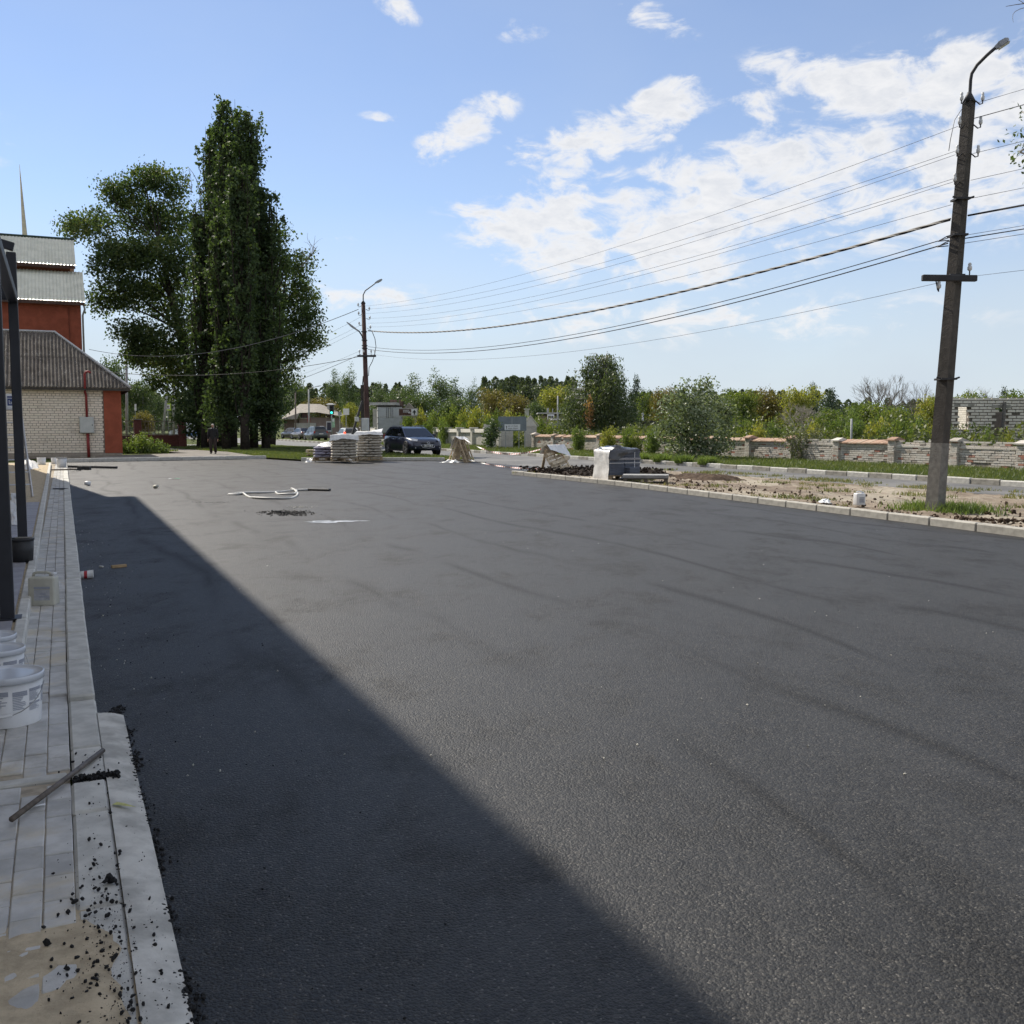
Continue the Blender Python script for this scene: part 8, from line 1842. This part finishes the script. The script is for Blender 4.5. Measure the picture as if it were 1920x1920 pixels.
# ------------------------------------------------------------------ the passer-by
def person():
    p = G(400, 851, .10); t = empty("person", (p.x, p.y, .103), math.radians(8), "person in black jacket and dark trousers walking on the footpath", "person")
    # joints (facing -y, towards the camera), metres
    J = {"pel": (0, 0, .93, .125, .10), "waist": (0, .0, 1.08, .135, .105), "chest": (0, .0, 1.30, .165, .115), "shb": (0, .01, 1.42, .10, .08), "neck": (0, .0, 1.49, .055, .055), "head": (0, -.015, 1.60, .082, .095), "crown": (0, .0, 1.68, .07, .08),
         "hl": (-.10, 0, .88, .095, .10), "kl": (-.115, -.08, .50, .065, .068), "al": (-.12, .04, .10, .045, .05), "tl": (-.125, -.11, .035, .04, .032), "hr": (.10, 0, .88, .095, .10), "kr": (.11, -.0, .50, .065, .068), "ar": (.115, .10, .11, .045, .05), "tr": (.12, -.05, .035, .04, .032),
         "sl": (-.19, .01, 1.39, .065, .065), "el": (-.255, .02, 1.10, .05, .05), "wl": (-.27, -.06, .86, .033, .036), "pl": (-.27, -.085, .79, .034, .024), "sr": (.19, .01, 1.39, .065, .065), "er": (.255, .04, 1.10, .05, .05), "wr": (.27, -.02, .86, .033, .036), "pr": (.27, -.04, .79, .034, .024)}
    E_ = [("pel", "waist"), ("waist", "chest"), ("chest", "shb"), ("shb", "neck"), ("neck", "head"), ("head", "crown"), ("pel", "hl"), ("hl", "kl"), ("kl", "al"), ("al", "tl"), ("pel", "hr"), ("hr", "kr"), ("kr", "ar"), ("ar", "tr"), ("shb", "sl"), ("sl", "el"), ("el", "wl"), ("wl", "pl"), ("shb", "sr"), ("sr", "er"), ("er", "wr"), ("wr", "pr")]
    names = list(J); fing = []
    for s, w in (("l", "pl"), ("r", "pr")):
        x, y, z = J[w][:3]; sg = -1 if s == "l" else 1
        for k, (dx, L) in enumerate(((-.020, .062), (-.007, .072), (.007, .068), (.020, .055))):
            a, b = f"f{s}{k}a", f"f{s}{k}b"; J[a] = (x + dx * .3, y + dx, z - .035, .010, .010); J[b] = (x + dx * .3, y + dx - .012, z - .035 - L, .008, .008); E_ += [(w, a), (a, b)]
        a, b = f"t{s}a", f"t{s}b"; J[a] = (x - sg * .01, y - .032, z + .01, .011, .011); J[b] = (x - sg * .015, y - .045, z - .035, .009, .009); E_ += [(w, a), (a, b)]
    names = list(J); me = bpy.data.meshes.new("body"); me.from_pydata([J[n][:3] for n in names], [(names.index(a), names.index(b)) for a, b in E_], []); o = link_mesh("body", me, t)
    sk = o.modifiers.new("skin", 'SKIN'); sl = me.skin_vertices[0].data
    for i, n in enumerate(names): sl[i].radius = J[n][3:5]; sl[i].use_root = (n == "pel")
    ss = o.modifiers.new("sub", 'SUBSURF'); ss.levels = 2; ss.render_levels = 2
    bm_ = NT("skin_and_clothes"); z = bm_.n("ShaderNodeSeparateXYZ"); tc = bm_.n("ShaderNodeTexCoord"); bm_.l(tc.outputs['Object'], z.inputs[0])
    skin = (.42, .25, .18); ax = bm_.math('ABSOLUTE', z.outputs[0])
    c = bm_.mix(bm_.math('GREATER_THAN', z.outputs[2], 1.50), (.018, .017, .018), skin); c = bm_.mix(bm_.math('MULTIPLY', bm_.math('LESS_THAN', z.outputs[2], .845), bm_.math('GREATER_THAN', ax, .215)), c, skin)
    c = bm_.mix(bm_.math('MULTIPLY', bm_.math('LESS_THAN', z.outputs[2], .88), bm_.math('LESS_THAN', ax, .215)), c, (.032, .022, .020)); c = bm_.mix(bm_.math('LESS_THAN', z.outputs[2], .085), c, (.02, .018, .017)); bm_.set(col=c, rough=.8, spec=.2); me.materials.append(bm_.mat)
    cl = M("black_jacket", (.014, .014, .016), .85, .2, 12, bump=.3, bscale=20)
    m = MB().sh(True); m.lathe([(.155, .84), (.175, .95), (.165, 1.1), (.19, 1.3), (.17, 1.42), (.085, 1.485), (.07, 1.47)], 18, cap=False)
    for i, (x, y, zz) in enumerate(m.v): m.v[i] = (x * 1.12, y * .80, zz)
    for s in (-1, 1): m.tube([(s * .15, .01, 1.42), (s * .20, .012, 1.37), (s * .258, .02 + .02 * (s > 0), 1.10), (s * .272, -.06 + .04 * (s > 0), .865)], [.075, .082, .062, .047], 10)
    m.build("jacket", cl, t)
    m = MB(); m._add([(-.09, -.115, 1.47), (.0, -.14, 1.37), (-.045, -.10, 1.50)], [(0, 1, 2)]); m._add([(.09, -.115, 1.47), (.0, -.14, 1.37), (.045, -.10, 1.50)], [(2, 1, 0)]); m.build("pale_collar", M("grey_shirt", (.35, .33, .32), .8), t)
    tr = M("dark_trousers", (.034, .024, .022), .9, .2, 10); m = MB().sh(True)
    for s, k, a in ((-1, "kl", "al"), (1, "kr", "ar")): m.tube([(s * .085, 0, .93), (s * .105, -.01, .78), Vector(J[k][:3]), Vector(J[a][:3]) + Vector((0, 0, -.02))], [.115, .115, .085, .078], 12)
    m.build("trousers", tr, t)
    m = MB().sh(True); m.lathe([(.001, .082), (.045, .073), (.074, .05), (.085, .015), (.086, -.02), (.078, -.045)], 16, (0, .005, 1.625), cap=False)
    for i, (x, y, zz) in enumerate(m.v):
        m.v[i] = (x, y * 1.12 + .012, zz + (.035 if y < -.03 and zz < 1.65 else 0))
    m.build("hair", M("grey_hair", (.36, .34, .32), .8, .15, 30), t)
    m = MB().sh(True); m.tube([(0, -.10, 1.615), (0, -.122, 1.588), (0, -.108, 1.578)], [.010, .015, .011], 6); m.build("nose", M("skin_plain", skin, .6, .05), t)
    m = MB()
    for s in (-1, 1): m.bbox((s * .032, -.098, 1.617), (.022, .01, .010), .003)
    m.bbox((0, -.100, 1.553), (.045, .01, .008), .002); m.build("eyes_and_mouth", M("face_dark", (.08, .03, .025), .6), t)
    m = MB().sh(True)
    for s in (-1, 1): m.lathe([(.001, -.008), (.022, -.006), (.026, .004), (.001, .008)], 8, (s * .085, .005, 1.60), R=Matrix.Rotation(math.pi / 2, 3, 'Y'), cap=False)
    m.build("ears", M("skin_ears", skin, .6, .05), t)
    m = MB().sh(True)
    for n in ("tl", "tr"): x, y, z_ = J[n][:3]; m.bbox((x, y + .045, .035), (.085, .25, .06), .02)
    m.build("shoes", M("black_shoe", (.012, .012, .012), .5), t)
person()
